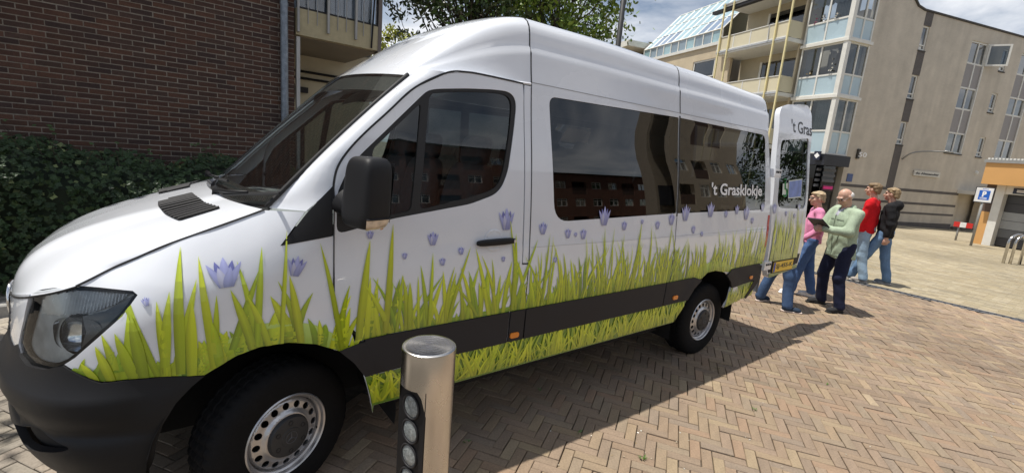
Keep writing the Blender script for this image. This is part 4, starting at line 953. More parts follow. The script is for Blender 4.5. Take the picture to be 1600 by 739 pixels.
# ------------------------------------------------------------------ ground and paving
SLOPE = .027; X0S = 10.0
def gz(x): return -SLOPE*max(0.0, min(x, 70.0)-X0S)
def slope_hit(px, py): return hit(px, py, (SLOPE, 0, 1), SLOPE*X0S)
M_JOINT = mat('sand_joints', (.11, .092, .07), .95, var=.35, vscale=3, var2=.3, bump=.4, bscale=150)
M_PAVE = mat('clinker', (1, 1, 1), .82, var=.10, vscale=8, var2=.16, attr=True, bump=.35, bscale=120, rvar=.08, spec=.35)
def brick_tex_mat(name, c1, c2, mortar, scale, bw, rh, rough=.85, off=.5, msize=.012, rotz=0.0, plane='xy', bump=.6):
    if name in MATS: return MATS[name]
    m = bpy.data.materials.new(name); m.use_nodes = True; N = m.node_tree.nodes; L = m.node_tree.links; p = N['Principled BSDF']; p.inputs['Roughness'].default_value = rough
    tc = N.new('ShaderNodeTexCoord'); mp = N.new('ShaderNodeMapping'); L.new(tc.outputs['Object'], mp.inputs[0])
    mp.inputs['Rotation'].default_value = (math.pi/2, 0, rotz) if plane == 'xz' else (0, 0, rotz)
    b = N.new('ShaderNodeTexBrick'); b.offset = off; b.inputs['Color1'].default_value = (*c1, 1); b.inputs['Color2'].default_value = (*c2, 1); b.inputs['Mortar'].default_value = (*mortar, 1)
    b.inputs['Scale'].default_value = 1.0; b.inputs['Brick Width'].default_value = bw; b.inputs['Row Height'].default_value = rh; b.inputs['Mortar Size'].default_value = msize; b.inputs['Mortar Smooth'].default_value = .2
    L.new(mp.outputs[0], b.inputs['Vector'])
    no = N.new('ShaderNodeTexNoise'); no.inputs['Scale'].default_value = 1.3; no.inputs['Detail'].default_value = 8; L.new(tc.outputs['Object'], no.inputs['Vector'])
    h = N.new('ShaderNodeHueSaturation'); mr = N.new('ShaderNodeMapRange'); mr.inputs['From Min'].default_value = .3; mr.inputs['From Max'].default_value = .7; mr.inputs['To Min'].default_value = .92; mr.inputs['To Max'].default_value = 1.07
    L.new(no.outputs['Fac'], mr.inputs[0]); mp2 = N.new('ShaderNodeMapping'); mp2.inputs['Scale'].default_value = (1.6, 1.6, .16) if plane == 'xz' else (.5, .5, .5); L.new(tc.outputs['Object'], mp2.inputs[0]); n2 = N.new('ShaderNodeTexNoise'); n2.inputs['Scale'].default_value = 1.0; n2.inputs['Detail'].default_value = 7; L.new(mp2.outputs[0], n2.inputs['Vector'])
    m2 = N.new('ShaderNodeMapRange'); m2.inputs['From Min'].default_value = .3; m2.inputs['From Max'].default_value = .7; m2.inputs['To Min'].default_value = .88; m2.inputs['To Max'].default_value = 1.08; L.new(n2.outputs['Fac'], m2.inputs[0])
    mm = N.new('ShaderNodeMath'); mm.operation = 'MULTIPLY'; L.new(mr.outputs[0], mm.inputs[0]); L.new(m2.outputs[0], mm.inputs[1]); L.new(mm.outputs[0], h.inputs['Value']); L.new(b.outputs['Color'], h.inputs['Color']); L.new(h.outputs[0], p.inputs['Base Color'])
    bp = N.new('ShaderNodeBump'); bp.inputs['Strength'].default_value = bump; bp.inputs['Distance'].default_value = .01; iv = N.new('ShaderNodeMath'); iv.operation = 'SUBTRACT'; iv.inputs[0].default_value = 1; L.new(b.outputs['Fac'], iv.inputs[1]); L.new(iv.outputs[0], bp.inputs['Height']); L.new(bp.outputs[0], p.inputs['Normal'])
    MATS[name] = m; return m
mb = MB()
xs = [-800, -200, -60, -20, 0, 10, 30, 50, 70, 150, 400, 1200]; ys = [-900, -300, -100, -40, -15, 0, 5, 15, 40, 100, 300, 900]
mb.grid(np.array([[(x, y, gz(x)-.075) for x in xs] for y in ys]))
M_FAR = brick_tex_mat('far_paving', (.19, .15, .115), (.25, .21, .16), (.09, .08, .06), 1, .21, .07, rotz=.56)
gnd = tag(mb.build('ground', M_FAR), kind='structure')
# herringbone clinkers
PL, PW = .2115, .0705; PA = math.radians(33.0)
ca, sa = math.cos(PA), math.sin(PA)
def herringbone(inside):
    """centres and headings of herringbone bricks (three to one) whose centre lies inside()"""
    out = []; R = 260
    ij = np.arange(-R, R+1)
    I, J = np.meshgrid(ij, ij); I = I.ravel(); J = J.ravel(); D = (I-J) % 6
    for kind, dv in ((0, 0), (1, 5)):
        m = D == dv; i, j = I[m].astype(float), J[m].astype(float)
        cx, cy = (i+1.5, j+.5) if kind == 0 else (i+.5, j+1.5)
        wx, wy = (cx*ca-cy*sa)*PW, (cx*sa+cy*ca)*PW
        k = inside(wx, wy)
        out += [(a, b, kind) for a, b in zip(wx[k], wy[k])]
    return out
PCOL = .58*np.array([[.272, .196, .128]])+.36*np.array([(.275, .205, .150), (.305, .240, .165), (.235, .185, .150), (.330, .215, .150), (.260, .225, .175), (.375, .305, .195), (.200, .165, .140), (.290, .220, .175), (.340, .260, .170), (.245, .175, .130), (.42, .35, .24), (.215, .190, .170)])
def paver_geo(L_, W_, col, h=.07, bev=.0045):
    v = []; a, b = L_/2, W_/2
    rg_ = [(1, 1), (-1, 1), (-1, -1), (1, -1)]
    v = [(x*a, y*b, -h) for x, y in rg_]+[(x*a, y*b, -bev) for x, y in rg_]+[(x*(a-bev), y*(b-bev), 0) for x, y in rg_]
    f = [(0, 1, 5, 4), (1, 2, 6, 5), (2, 3, 7, 6), (3, 0, 4, 7), (4, 5, 9, 8), (5, 6, 10, 9), (6, 7, 11, 10), (7, 4, 8, 11), (8, 9, 10, 11)]
    return np.array(v), f
pg, pf = paver_geo(PL-.0042, PW-.0042, None, bev=.0035)
pv_mesh = []
for c in PCOL:
    b_ = MB(); b_.add(pg, pf, tuple(c)); pv_mesh.append(b_.mesh('paver'))
    pv_mesh[-1].materials.append(M_PAVE)
def stain(x, y):
    v = math.sin(x*1.7+1.3*math.sin(y*1.1))+math.sin(y*2.3+1.7*math.sin(x*.9+2))+.7*math.sin(3.1*x+2.2*y+math.sin(5*x))+.5*math.sin(7.3*x-5.1*y)
    return 1+.065*v-.16*max(0, math.sin(2.1*x+1.1)*math.sin(2.7*y+.4)-.55)
pal = herringbone(lambda x, y: (x > -3.0) & (x < 9.70) & (y > -3.4) & (y < 3.62) & ~((x > -.3) & (x < 4.2) & (y > .9) & (y < 2.0)) & ~((x < -.6) & (y < .2)))
rp = np.random.default_rng(3)
cen = np.array([(a, b, 0) for a, b, k in pal]); Q = proj(cen); dep = (cen-CAM_LOC)@CF
vis = (dep > .3) & (Q[:, 0] > 10) & (Q[:, 0] < 1590) & (Q[:, 1] < 735) & (Q[:, 1] > 0) & ((cen[:, 1] < -.02) | (cen[:, 0] > 5.2) | ((cen[:, 0] > .55) & (cen[:, 0] < 3.2) & (cen[:, 1] < .45)))
vis &= ~((Q[:, 0] > 612) & (Q[:, 0] < 716) & (Q[:, 1] > 520))
score = np.where(vis, 1/np.maximum(dep, .1)**2, -1); big = set(np.argsort(-score)[:300].tolist())
st = MB()
for i, (x, y, k) in enumerate(pal):
    ang = PA+(math.pi/2 if k else 0)+rp.normal(0, .008); z = rp.normal(0, .0022)-.001; x += rp.normal(0, .0012); y += rp.normal(0, .0012); ci = rp.choice(len(PCOL), p=[.13, .12, .12, .07, .12, .07, .09, .1, .07, .05, .02, .04])
    if i in big:
        o = bpy.data.objects.new('paver', pv_mesh[ci]); COL.objects.link(o); o.location = (x, y, z); o.rotation_euler = (rp.normal(0, .006), rp.normal(0, .006), ang+(math.pi if rp.random() < .5 else 0)); o.parent = gnd
    else:
        c, s_ = math.cos(ang), math.sin(ang); tx, ty = rp.normal(0, .006, 2)
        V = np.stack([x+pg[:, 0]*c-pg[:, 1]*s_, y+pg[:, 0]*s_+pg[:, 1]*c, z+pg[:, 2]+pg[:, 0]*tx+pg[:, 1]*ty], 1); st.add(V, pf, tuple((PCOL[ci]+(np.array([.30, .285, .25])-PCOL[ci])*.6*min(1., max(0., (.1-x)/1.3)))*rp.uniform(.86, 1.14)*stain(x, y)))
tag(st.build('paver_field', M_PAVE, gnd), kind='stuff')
# sand under the clinkers
mb = MB(); mb.grid(np.array([[(x, y, -.022) for x in (-3.05, 3, 9.72)] for y in (-3.45, 0, 3.64)])); mb.build('joint_sand', M_JOINT, gnd)
# drain channel across the street
dr = empty('drain_channel', (9.82, -1, 0), 0, 'dark slotted drain channel running across the paving', 'drain')
b_ = MB(); b_.box(9.735, 9.905, -9, 3.6, -.07, -.012); b_.build('channel_bed', M_DARK, dr)
for xx in (9.735, 9.885):
    b_ = MB(); b_.box(xx, xx+.02, -9, 3.6, -.06, .0005); b_.build('channel_edge', mat('galvanised', (.30, .31, .33), .5, metal=.6, var=.2), dr)
gb = MB(); gb.box(9.757, 9.883, 0, .055, -.02, -.002); gm = gb.mesh('grate_bar'); gm.materials.append(mat('grate_iron', (.07, .07, .075), .6, metal=.4, var=.2))
for k in range(72):
    o = bpy.data.objects.new('grate_bar', gm); COL.objects.link(o); o.location = (0, -4.2+k*.085, 0); o.parent = dr; o.matrix_parent_inverse = world_inv(dr)
# paler paving beyond the drain
PC2 = .76*np.array([(.40, .335, .215), (.43, .365, .245), (.37, .31, .205), (.45, .385, .27), (.385, .315, .20), (.34, .29, .20)])
st2 = MB(); L2_, W2_ = .214, .106
g2, f2 = paver_geo(L2_-.0015, W2_-.0015, None, bev=.002)
f2 = f2[4:]
xs_ = np.arange(9.97, 30, W2_)
for r, x in enumerate(xs_):
    n0 = -9.0 if x < 16 else -6.0
    for y in np.arange(n0+(L2_/2 if r % 2 else 0), 4.6 if x < 14 else 6.5, L2_):
        q_ = proj((x, y, gz(x)))
        if q_[0] > 1660 or q_[0] < 1180: continue
        z = gz(x)+rp.normal(0, .0012); V = np.stack([x+g2[:, 1], y+g2[:, 0], z+g2[:, 2]], 1); st2.add(V, f2, tuple(PC2[rp.integers(6)]*rp.uniform(.92, 1.08)*stain(x*.5, y*.5)))
lane = MB(); lane.grid(np.array([[(x, y, gz(x)-.006) for x in (9.905, 20, 30, 70)] for y in (-12, 0, 12)])); ln = tag(lane.build('lane_paving', brick_tex_mat('pale_paving', (.36, .30, .20), (.42, .355, .24), (.25, .21, .14), 1, .214, .106)), kind='structure')
tag(st2.build('lane_pavers', M_PAVE, ln), kind='stuff')
# kerb and footway in front of the hedge
kb = empty('kerb', (0, 3.7, 0), 0, 'grey concrete kerb along the planted bed beside the van', 'kerb')
for k in range(14):
    b_ = MB(); x = -6+k*1.0; b_.frame((x, 3.66, 0), (1, 0, 0), (0, 0, 1), (0, 1, 0), (0, .993), (-.07, .11), (0, .12), bev=.012); b_.build('kerb_stone', mat('concrete', (.30, .29, .27), .9, var=.15, vscale=5, var2=.12, bump=.2), kb, fix=True)
fw = MB(); fw.grid(np.array([[(x, y, .098) for x in (-12, 9.7)] for y in (3.78, 5.6)])); tag(fw.build('footway', brick_tex_mat('footway_tiles', (.24, .22, .19), (.29, .265, .225), (.10, .09, .08), 1, .30, .30)), kind='structure')
# bits of litter and dry leaves
lt = MB()
for k in range(150):
    px, py = rp.uniform(720, 1600), rp.uniform(470, 739); c = ground(px, py)
    if c[1] > -.05 or c[0] > 9.5: continue
    a = rp.uniform(0, 6.28); s_ = rp.uniform(.003, .011); e1 = np.array([math.cos(a), math.sin(a), 0])*s_; e2 = np.array([-math.sin(a), math.cos(a), 0])*s_*rp.uniform(.3, .8); cl_ = [(.62, .60, .54), (.30, .22, .10), (.16, .12, .06), (.45, .40, .30)][rp.integers(4)]
    lt.add([c+[0, 0, .003]+e1, c+[0, 0, .006]+e2, c+[0, 0, .003]-e1, c+[0, 0, .005]-e2], [(0, 1, 2, 3)], cl_)
tag(lt.build('litter', M_PRINT), 'small pale bits of litter and dry leaves scattered over the clinkers', 'litter', kind='stuff')
# tufts in the joints and litter specks
tf = MB()
for (px, py, n) in ((1003, 716, 16), (905, 676, 8), (1180, 640, 6), (845, 610, 5), (1290, 600, 5), (730, 690, 7), (1120, 575, 4)):
    c = ground(px, py)
    for k in range(n):
        a = rp.uniform(0, 6.28); d = rp.uniform(.004, .028); l = rp.uniform(.012, .035); p0 = c+[math.cos(a)*d*.5, math.sin(a)*d*.5, -.004]; p1 = p0+[math.cos(a)*l*.8, math.sin(a)*l*.8, l*.7]; w_ = np.array([-math.sin(a), math.cos(a), 0])*.004
        tf.add([p0-w_*.4, p0+w_*.4, (p0+p1)/2+w_+[0, 0, .004], p1, (p0+p1)/2-w_+[0, 0, .004]], [(0, 1, 2, 3, 4)], (.10, .19, .03))
tag(tf.build('weeds', M_PRINT), 'small green weeds growing in the joints of the clinker paving', 'weeds', kind='stuff')
# ------------------------------------------------------------------ dark brick building on the left, with hedge
WY = 5.60
lb = empty('brick_building', (-2, WY, 0), 0, 'dark brown brick building with a galvanised downpipe behind the hedge', 'building')
M_MORTAR = mat('mortar', (.27, .24, .20), .95, var=.2, vscale=5, var2=.2, bump=.3, bscale=200)
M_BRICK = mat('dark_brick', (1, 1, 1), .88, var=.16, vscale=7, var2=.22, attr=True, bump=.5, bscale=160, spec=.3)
XE = 1.205
w_ = MB(); w_.box(-9, XE-.012, WY+.012, WY+.4, 0, 9.0); wall = w_.build('wall', M_MORTAR, lb)
b_ = MB(); b_.box(-9, XE-.1, WY+.4, 15, 0, 8.98); b_.build('building_body', brick_tex_mat('plain_brick', (.06, .042, .035), (.075, .05, .042), (.13, .115, .10), 1, .22, .0635, plane='xz'), lb)
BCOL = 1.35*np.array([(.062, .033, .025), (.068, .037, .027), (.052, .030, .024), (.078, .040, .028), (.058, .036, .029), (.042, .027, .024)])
BP, BC = .2215, .0640
bl_, bh_ = BP-.011, BC-.0115
def brick_geo(l, h, d=-.004, bev=.002):
    m = MB(); m.frame((0, 0, 0), (1, 0, 0), (0, -1, 0), (0, 0, 1), (-l/2, l/2), (-.02, d-.002), (-h/2, h/2), bev=bev); return m
bms = []
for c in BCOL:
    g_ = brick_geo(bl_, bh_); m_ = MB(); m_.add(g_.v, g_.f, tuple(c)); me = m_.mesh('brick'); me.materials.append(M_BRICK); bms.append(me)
gB = brick_geo(bl_, bh_); gV = np.array(gB.v)
cand = []
for r in range(int(9/BC)):
    z = (r+.5)*BC
    if z > 6.0: break
    sh = (0, .5)[r % 2]*BP+(.25*BP if (r//2) % 2 else 0)*0
    k0 = int((XE+4.2)/BP)+1
    for k in range(k0):
        x1 = XE-k*BP-sh; x0 = x1-BP
        if k == 0 and sh:                               # half brick at the corner
            cand.append((XE-sh/2, z, sh))
        cand.append(((x0+x1)/2, z, BP))
full = np.array([(x, WY, z) for x, z, l in cand]); Q = proj(full)
ok = np.array([(q[0] > -20) & (q[0] < 470) & (q[1] > -5) & (q[1] < 235) & (l > .2) for q, (x, z, l) in zip(Q, cand)])
sc = np.where(ok, 1/np.linalg.norm(full-CAM_LOC, axis=1)+ .02*np.cos(full[:, 0]), -1); bigb = set(np.argsort(-sc)[:300].tolist())
sb = MB()
for i, (x, z, l) in enumerate(cand):
    c = rp.integers(6); dx, dz, dy = rp.normal(0, .0015), rp.normal(0, .0012), rp.normal(0, .0012)
    if i in bigb:
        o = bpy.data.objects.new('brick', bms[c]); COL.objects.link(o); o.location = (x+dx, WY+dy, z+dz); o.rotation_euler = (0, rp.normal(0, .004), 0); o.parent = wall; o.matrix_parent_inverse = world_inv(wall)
    else:
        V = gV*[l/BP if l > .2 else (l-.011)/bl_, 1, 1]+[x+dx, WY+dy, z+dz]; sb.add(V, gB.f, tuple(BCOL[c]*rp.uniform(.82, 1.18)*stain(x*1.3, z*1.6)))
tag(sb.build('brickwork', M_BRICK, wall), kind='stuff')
# downpipe
M_GALV = mat('galvanised_pipe', (.20, .235, .28), .45, metal=.45, var=.30, vscale=14, var2=.25)
dp = MB(); px_ = 1.045; dp.tube([(px_, WY-.075, .05), (px_, WY-.075, 8.9)], .052, 16); pipe = dp.build('downpipe', M_GALV, lb, smooth=40)
for z in (2.20, 3.62, 5.0):
    b_ = MB(); b_.tube([(px_, WY-.075, z), (px_, WY-.075, z+.045)], .058, 16); b_.box(px_-.012, px_+.012, WY-.03, WY+.01, z+.01, z+.035); b_.build('pipe_clamp', M_GALV, pipe, smooth=40)
# porch and balcony next to the brick wall
M_CREAM = mat('cream_boards', (.40, .35, .22), .7, var=.12, vscale=3, var2=.06)
M_SOFFIT = mat('porch_soffit', (.22, .19, .15), .8, var=.12, vscale=2)
M_ALU = mat('grey_frame', (.32, .32, .31), .45, metal=.3, var=.1)
po = empty('porch', (1.9, 6.3, 0), 0, 'cream porch with a glazed balcony above between brick wall and sky', 'porch')
b_ = MB(); b_.box(1.225, 1.275, WY-.01, WY+.07, .1, 3.26); b_.build('door_post', mat('white_post', (.42, .42, .41), .6, var=.08), po)
b_ = MB(); b_.box(1.215, 2.50, WY-.02, WY+.10, 3.285, 3.655); b_.build('fascia', M_CREAM, po)
b_ = MB(); b_.box(1.215, 2.50, WY+.101, 7.4, 3.27, 3.33); b_.build('soffit', M_SOFFIT, po)
b_ = MB(); b_.box(1.215, 3.0, 7.40, 7.5, .0, 6.0); b_.build('back_wall', mat('porch_wall', (.52, .47, .34), .75, var=.08), po)
b_ = MB(); b_.box(1.19, 1.214, WY+.41, 7.40, .0, 6.0); b_.build('side_wall', mat('porch_wall', (.52, .47, .34), .75, var=.08), po)
for z, x1 in ((2.98, 2.7), (2.86, 2.7)):
    b_ = MB(); b_.tube([(1.23, 7.36, z), (x1, 7.36, z)], .022, 8); b_.build('conduit', M_DARK, po)
b_ = MB(); b_.box(1.42, 1.56, 7.28, 7.39, 2.46, 2.74); b_.box(1.60, 1.80, 7.32, 7.39, 2.60, 2.70); b_.build('meter_box', M_GREYP, po)
b_ = MB(); b_.box(1.30, 1.75, 7.38, 7.397, .1, 2.0); b_.build('porch_door', M_DARK, po)
gB_ = MB(); gB_.box(1.26, 2.46, WY+.02, WY+.03, 3.68, 4.62); gB_.build('balcony_glass', glass('balcony_pane', (.55, .6, .66), 1.5, .05, 2.2), po)
b_ = MB(); b_.box(1.24, 2.48, WY-.005, WY+.05, 3.655, 3.685); b_.build('glass_channel', M_GREYP, po)
for x in (1.24, 1.665, 2.085):
    b_ = MB(); b_.box(x-.016, x+.016, WY-.075, WY-.022, 3.38 if x > 1.3 else 3.32, 4.7); b_.build('balcony_post', M_ALU, po)
for x in (1.38, 1.51, 1.81, 1.94, 2.21, 2.335):
    b_ = MB(); b_.tube([(x, WY-.04, 3.46), (x, WY-.04, 4.66)], .0065, 6); b_.build('baluster', M_ALU, po)
b_ = MB(); b_.tube([(2.34, WY-.05, 3.30), (2.40, WY-.05, 4.7)], .014, 6); b_.build('drain_hose', M_DARK, po)
b_ = MB(); b_.box(2.455, 2.515, WY-.03, WY+.12, 3.22, 4.75); b_.build('corner_post', mat('brown_post', (.13, .11, .10), .6), po)
b_ = MB(); b_.box(1.3, 2.9, 7.1, 7.2, 3.4, 5.6); b_.build('balcony_window', glass('balcony_pane', (.55, .6, .66), 1.5, .05, 2.2), po)
b_ = MB(); b_.box(1.215, 2.50, WY+.1, 7.4, 6.0, 6.15); b_.build('upper_slab', M_SOFFIT, po)
# hedge of lobed leaves in front of the wall
M_LEAF_D = mat('hedge_leaf', (1, 1, 1), .55, var=.2, vscale=3, attr=True, spec=.4)
hd = empty('hedge', (-1.5, 4.8, 0), 0, 'dark green leafy hedge growing along the foot of the brick wall', 'hedge')
lf = MB(); rh = np.random.default_rng(21)
def leaf(mb, c, n, s, col, lobed=True):
    n = n/np.linalg.norm(n); a = rh.normal(size=3); a -= n*(a@n); a /= np.linalg.norm(a); b = np.cross(n, a)
    if lobed:
        R_ = [1.0, .60, .92, .58, .72, .58, .92, .60]; P = [c+s*R_[k]*(math.cos(k*math.pi/4)*a+math.sin(k*math.pi/4)*b)+n*s*(.12 if k % 2 else -.06) for k in range(8)]
        mb.add([c]+P, [(0, k+1, (k+1) % 8+1) for k in range(8)], col)
    else:
        P = [c-a*s, c-a*s*.3+b*s*.36-n*s*.06, c+a*s*.5+b*s*.28, c+a*s, c+a*s*.5-b*s*.28, c-a*s*.3-b*s*.36-n*s*.06]; mb.add(P, [(0, 1, 2, 3), (0, 3, 4, 5)], col)
def hedge_top(x): return 1.42+.07*math.sin(x*3.1)+.05*math.sin(x*7.3+1)-.10*max(0, x+.2)
for i in range(11500):
    x = rh.uniform(-3.6, 2.2); top = hedge_top(x); t = rh.random()
    y0 = 4.02+.10*math.sin(x*4)
    if t < .62: y = y0+rh.exponential(.07); z = rh.uniform(.12, top-.1); n = np.array([rh.normal(0, .5), -1, rh.normal(.45, .5)])
    else: y = rh.uniform(y0, 5.45); z = top-rh.exponential(.06)+.05*math.sin(y*9); n = np.array([rh.normal(0, .5), rh.normal(-.5, .4), 1])
    if z > top-.25: y += (z-top+.25)*.9
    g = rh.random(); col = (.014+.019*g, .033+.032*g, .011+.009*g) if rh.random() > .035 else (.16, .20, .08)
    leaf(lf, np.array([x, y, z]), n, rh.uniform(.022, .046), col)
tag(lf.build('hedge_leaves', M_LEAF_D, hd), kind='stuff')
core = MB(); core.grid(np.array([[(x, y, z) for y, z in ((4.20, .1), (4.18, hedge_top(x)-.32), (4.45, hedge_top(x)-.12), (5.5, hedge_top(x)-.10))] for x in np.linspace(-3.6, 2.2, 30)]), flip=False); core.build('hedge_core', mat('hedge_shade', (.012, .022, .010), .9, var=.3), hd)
tw = MB()
for i in range(60):
    x = rh.uniform(-3.4, 1.8); z = hedge_top(x); p = np.array([x, rh.uniform(4.3, 5.3), z-.1]); q = p+[rh.normal(0, .08), rh.normal(-.03, .05), rh.uniform(.12, .30)]; tw.tube([p, (p+q)/2+rh.normal(0, .01, 3), q], [.004, .003, .0015], 4)
    for k in range(5): leaf(lf2 := MB(), q, np.array([0, -.5, 1.]), .03, (.05, .1, .03)) if False else None
tag(tw.build('hedge_twigs', mat('twig', (.05, .04, .025), .9), hd), kind='stuff')
sp_ = MB()
for i in range(70):
    x = rh.uniform(-3.4, 1.8); z = hedge_top(x)+rh.uniform(.0, .22); leaf(sp_, np.array([x, rh.uniform(4.4, 5.3), z]), np.array([rh.normal(0, .5), -.6, 1.]), rh.uniform(.022, .04), (.05, .09, .028))
tag(sp_.build('hedge_sprigs', M_LEAF_D, hd), kind='stuff')
# ------------------------------------------------------------------ buildings on the right
class Face:
    """a vertical plane seen by the camera: s runs to the right along dir, z up, o outwards"""
    def __init__(f, P, ang):
        f.O = np.array([P[0], P[1], 0.]); f.d = np.array([math.cos(ang), math.sin(ang), 0]); n = np.array([-f.d[1], f.d[0], 0]); f.n = n if n@(CAM_LOC-f.O) > 0 else -n
    def at(f, px, py, o=0.0):
        p = hit(px, py, f.n, f.n@f.O+o); return float((p-f.O)@f.d), float(p[2])
    def P(f, s, z, o=0.0): return f.O+f.d*s+f.n*o+np.array([0, 0, z])
    def box(f, mb, s0, s1, z0, z1, o0, o1, mi=0, col=None): return mb.frame(f.O, f.d, f.n, (0, 0, 1), (s0, s1), (o0, o1), (z0, z1), mi=mi, col=col)
    def quad(f, mb, pts, o): mb.add([f.P(s, z, o) for s, z in pts], [tuple(range(len(pts)))])
    def part(f, name, m, parent, s0, s1, z0, z1, o0, o1, **k):
        mb = MB(); f.box(mb, min(s0, s1), max(s0, s1), min(z0, z1), max(z0, z1), o0, o1); return mb.build(name, m, parent, fix=True, **k)
    def slab(f, name, m, parent, outline, holes=(), o=0.0, rim=.12, step=1.2):
        return skin(name, outline, lambda a, b: f.O[None, :]+np.asarray(a)[:, None]*f.d+np.array([0, 0, 1.])*np.asarray(b)[:, None]+f.n*o, m, parent, holes=holes, step=step, rim=rim, flip=bool(np.cross(f.d, [0, 0, 1])@f.n < 0))
baseA = (slope_hit(1395, 352)+slope_hit(1490, 358))/2
A = Face(baseA, math.radians(-18.8))
M_TAUPE = brick_tex_mat('taupe_brick', (.58, .52, .43), (.61, .55, .455), (.54, .485, .41), 1, .22, .066, plane='xz', bump=.25, msize=.008)
M_BAND = brick_tex_mat('slate_brick', (.085, .075, .075), (.11, .097, .095), (.16, .145, .13), 1, .22, .066, plane='xz', bump=.3)
M_WFRAME = mat('white_frame', (.72, .71, .66), .5, var=.05)
M_PANE = glass('window_pane', (.34, .37, .39), 1.5, 0, 3.0)
M_ROOMD = mat('dark_room', (.035, .035, .04), .9, var=.3, vscale=2)
M_CURT = mat('curtain', (.55, .54, .50), .9, var=.10, vscale=12)
M_SILL = mat('dark_sill', (.06, .055, .05), .7)
M_GREYPAN = mat('grey_panel', (.30, .28, .275), .6, var=.05)
alx = empty('apartment_block', tuple(A.O+[0, 0, gz(A.O[0])]), 0, 'taupe brick apartment block with dark brick bands and a name sign', 'building')
def rect(f, pts, o=0.0):
    q = np.array([f.at(*p, o) for p in pts]); s = np.sort(q[:, 0]); z = np.sort(q[:, 1]); k = len(q)//2
    return s[:k].mean(), s[k:].mean(), z[:k].mean(), z[k:].mean()
WIN = []
def window(f, parent, R_, cols=1, rows=(), depth=.12, frame=.06, curtain=0.0, sill=True, blind=0.0, o=0.0, back=True):
    """frame, mullions, panes, sill and the room behind, set into an opening"""
    s0, s1, z0, z1 = R_
    mb = MB(); w = frame
    for a, b, c, d in ((s0, s1, z0, z0+w), (s0, s1, z1-w, z1), (s0, s0+w, z0+w, z1-w), (s1-w, s1, z0+w, z1-w)): f.box(mb, a, b, c, d, o-depth, o-depth+.07)
    wf = mb.build('window', M_WFRAME, parent, fix=True)
    for k in range(1, cols):
        x = s0+(s1-s0)*k/cols; f.part('mullion', M_WFRAME, wf, x-w*.45, x+w*.45, z0+w, z1-w, o-depth, o-depth+.066)
    for r in rows:
        z = z0+(z1-z0)*r; f.part('transom', M_WFRAME, wf, s0+w, s1-w, z-w*.4, z+w*.4, o-depth, o-depth+.064)
    for k in range(cols):
        mb = MB(); a, b = s0+(s1-s0)*k/cols, s0+(s1-s0)*(k+1)/cols; f.quad(mb, [(a+.01, z0+.01), (b-.01, z0+.01), (b-.01, z1-.01), (a+.01, z1-.01)], o-depth+.02); mb.build('pane', M_PANE, wf)
    if back:
        mb = MB(); f.quad(mb, [(s0-.1, z0-.1), (s1+.1, z0-.1), (s1+.1, z1+.1), (s0-.1, z1+.1)], o-depth-.5); mb.build('room', M_ROOMD, wf)
    if curtain:
        mb = MB(); a, b = s0+.03, s0+.03+(s1-s0-.06)*abs(curtain)
        if curtain < 0: a, b = s1-.03-(s1-s0-.06)*abs(curtain), s1-.03
        n = 24; G = np.array([[f.P(a+(b-a)*i/n, z, o-depth-.06+.02*math.sin(i*1.9)) for z in (z0+.05, z1-.05)] for i in range(n+1)]); mb.grid(G); mb.build('curtain', M_CURT, wf, smooth=True)
    if blind:
        mb = MB(); f.quad(mb, [(s0+.03, z1-.03-(z1-z0)*blind), (s1-.03, z1-.03-(z1-z0)*blind), (s1-.03, z1-.03), (s0+.03, z1-.03)], o-depth-.04); mb.build('blind', M_CURT, wf)
    if sill: f.part('window_sill', M_SILL, wf, s0-.04, s1+.04, z0-.07, z0, o-.10, o+.05)
    return wf
# outline of the long wall (top edge sweeps up to the left)
bR = [A.at(*p) for p in ((1323, 246), (1339, 161), (1369, 24))]; sBay = float(np.mean([q[0] for q in bR]))
top = [A.at(*p) for p in ((1425, 0), (1445, 14.5), (1459.7, 19.5), (1520, 37), (1579, 55))]
zR = gz(A.O[0])-1.0
zt_ = np.polyfit([t[0] for t in top[2:]], [t[1] for t in top[2:]], 0)[0]
sR = A.at(1600, 60)[0]+14
wall_out = np.array([(sBay+.02, zR), (sR, zR), (sR, zt_), (top[1][0], zt_), (top[1][0]-.6, zt_+.12), (top[0][0]-.2, zt_+.75), (sBay+.02, zt_+2.1)])
wins = dict(
    b1=rect(A, ((1443.4, 40), (1452, 42), (1445, 81), (1434, 78))), b2=rect(A, ((1424, 117), (1435, 118), (1427, 156), (1417, 154))), b3=rect(A, ((1409, 190), (1418, 191), (1410.6, 226.7), (1400, 225.5))),
    t1=rect(A, ((1519, 63), (1546, 69.4), (1536, 104.8), (1510, 98.7))), t2=rect(A, ((1501, 135), (1528, 140), (1519, 174), (1492.6, 170.5))), t3=rect(A, ((1484, 206), (1509, 209), (1503, 242), (1476, 238))),
    s1=rect(A, ((1568, 76.5), (1578, 78.5), (1569, 113), (1560, 111))), s2=rect(A, ((1550.5, 145.7), (1559.5, 146.6), (1550, 177), (1542, 175))), s3=rect(A, ((1533, 214), (1541, 215.5), (1533, 246), (1524.7, 244.8))),
    r1=rect(A, ((1598, 83), (1624, 90), (1615, 122), (1590, 118))), r2=rect(A, ((1579, 151), (1605, 156), (1598, 184), (1571, 181))), r3=rect(A, ((1559, 217), (1583, 221), (1577, 250), (1552, 247))))
def put_in_line(keys):
    a = np.mean([wins[k][0] for k in keys]); b = np.mean([wins[k][1] for k in keys])
    for k in keys: wins[k] = (a, b, wins[k][2], wins[k][3])
for ks in (('b1', 'b2', 'b3'), ('t1', 't2', 't3'), ('s1', 's2', 's3'), ('r1', 'r2', 'r3')): put_in_line(ks)
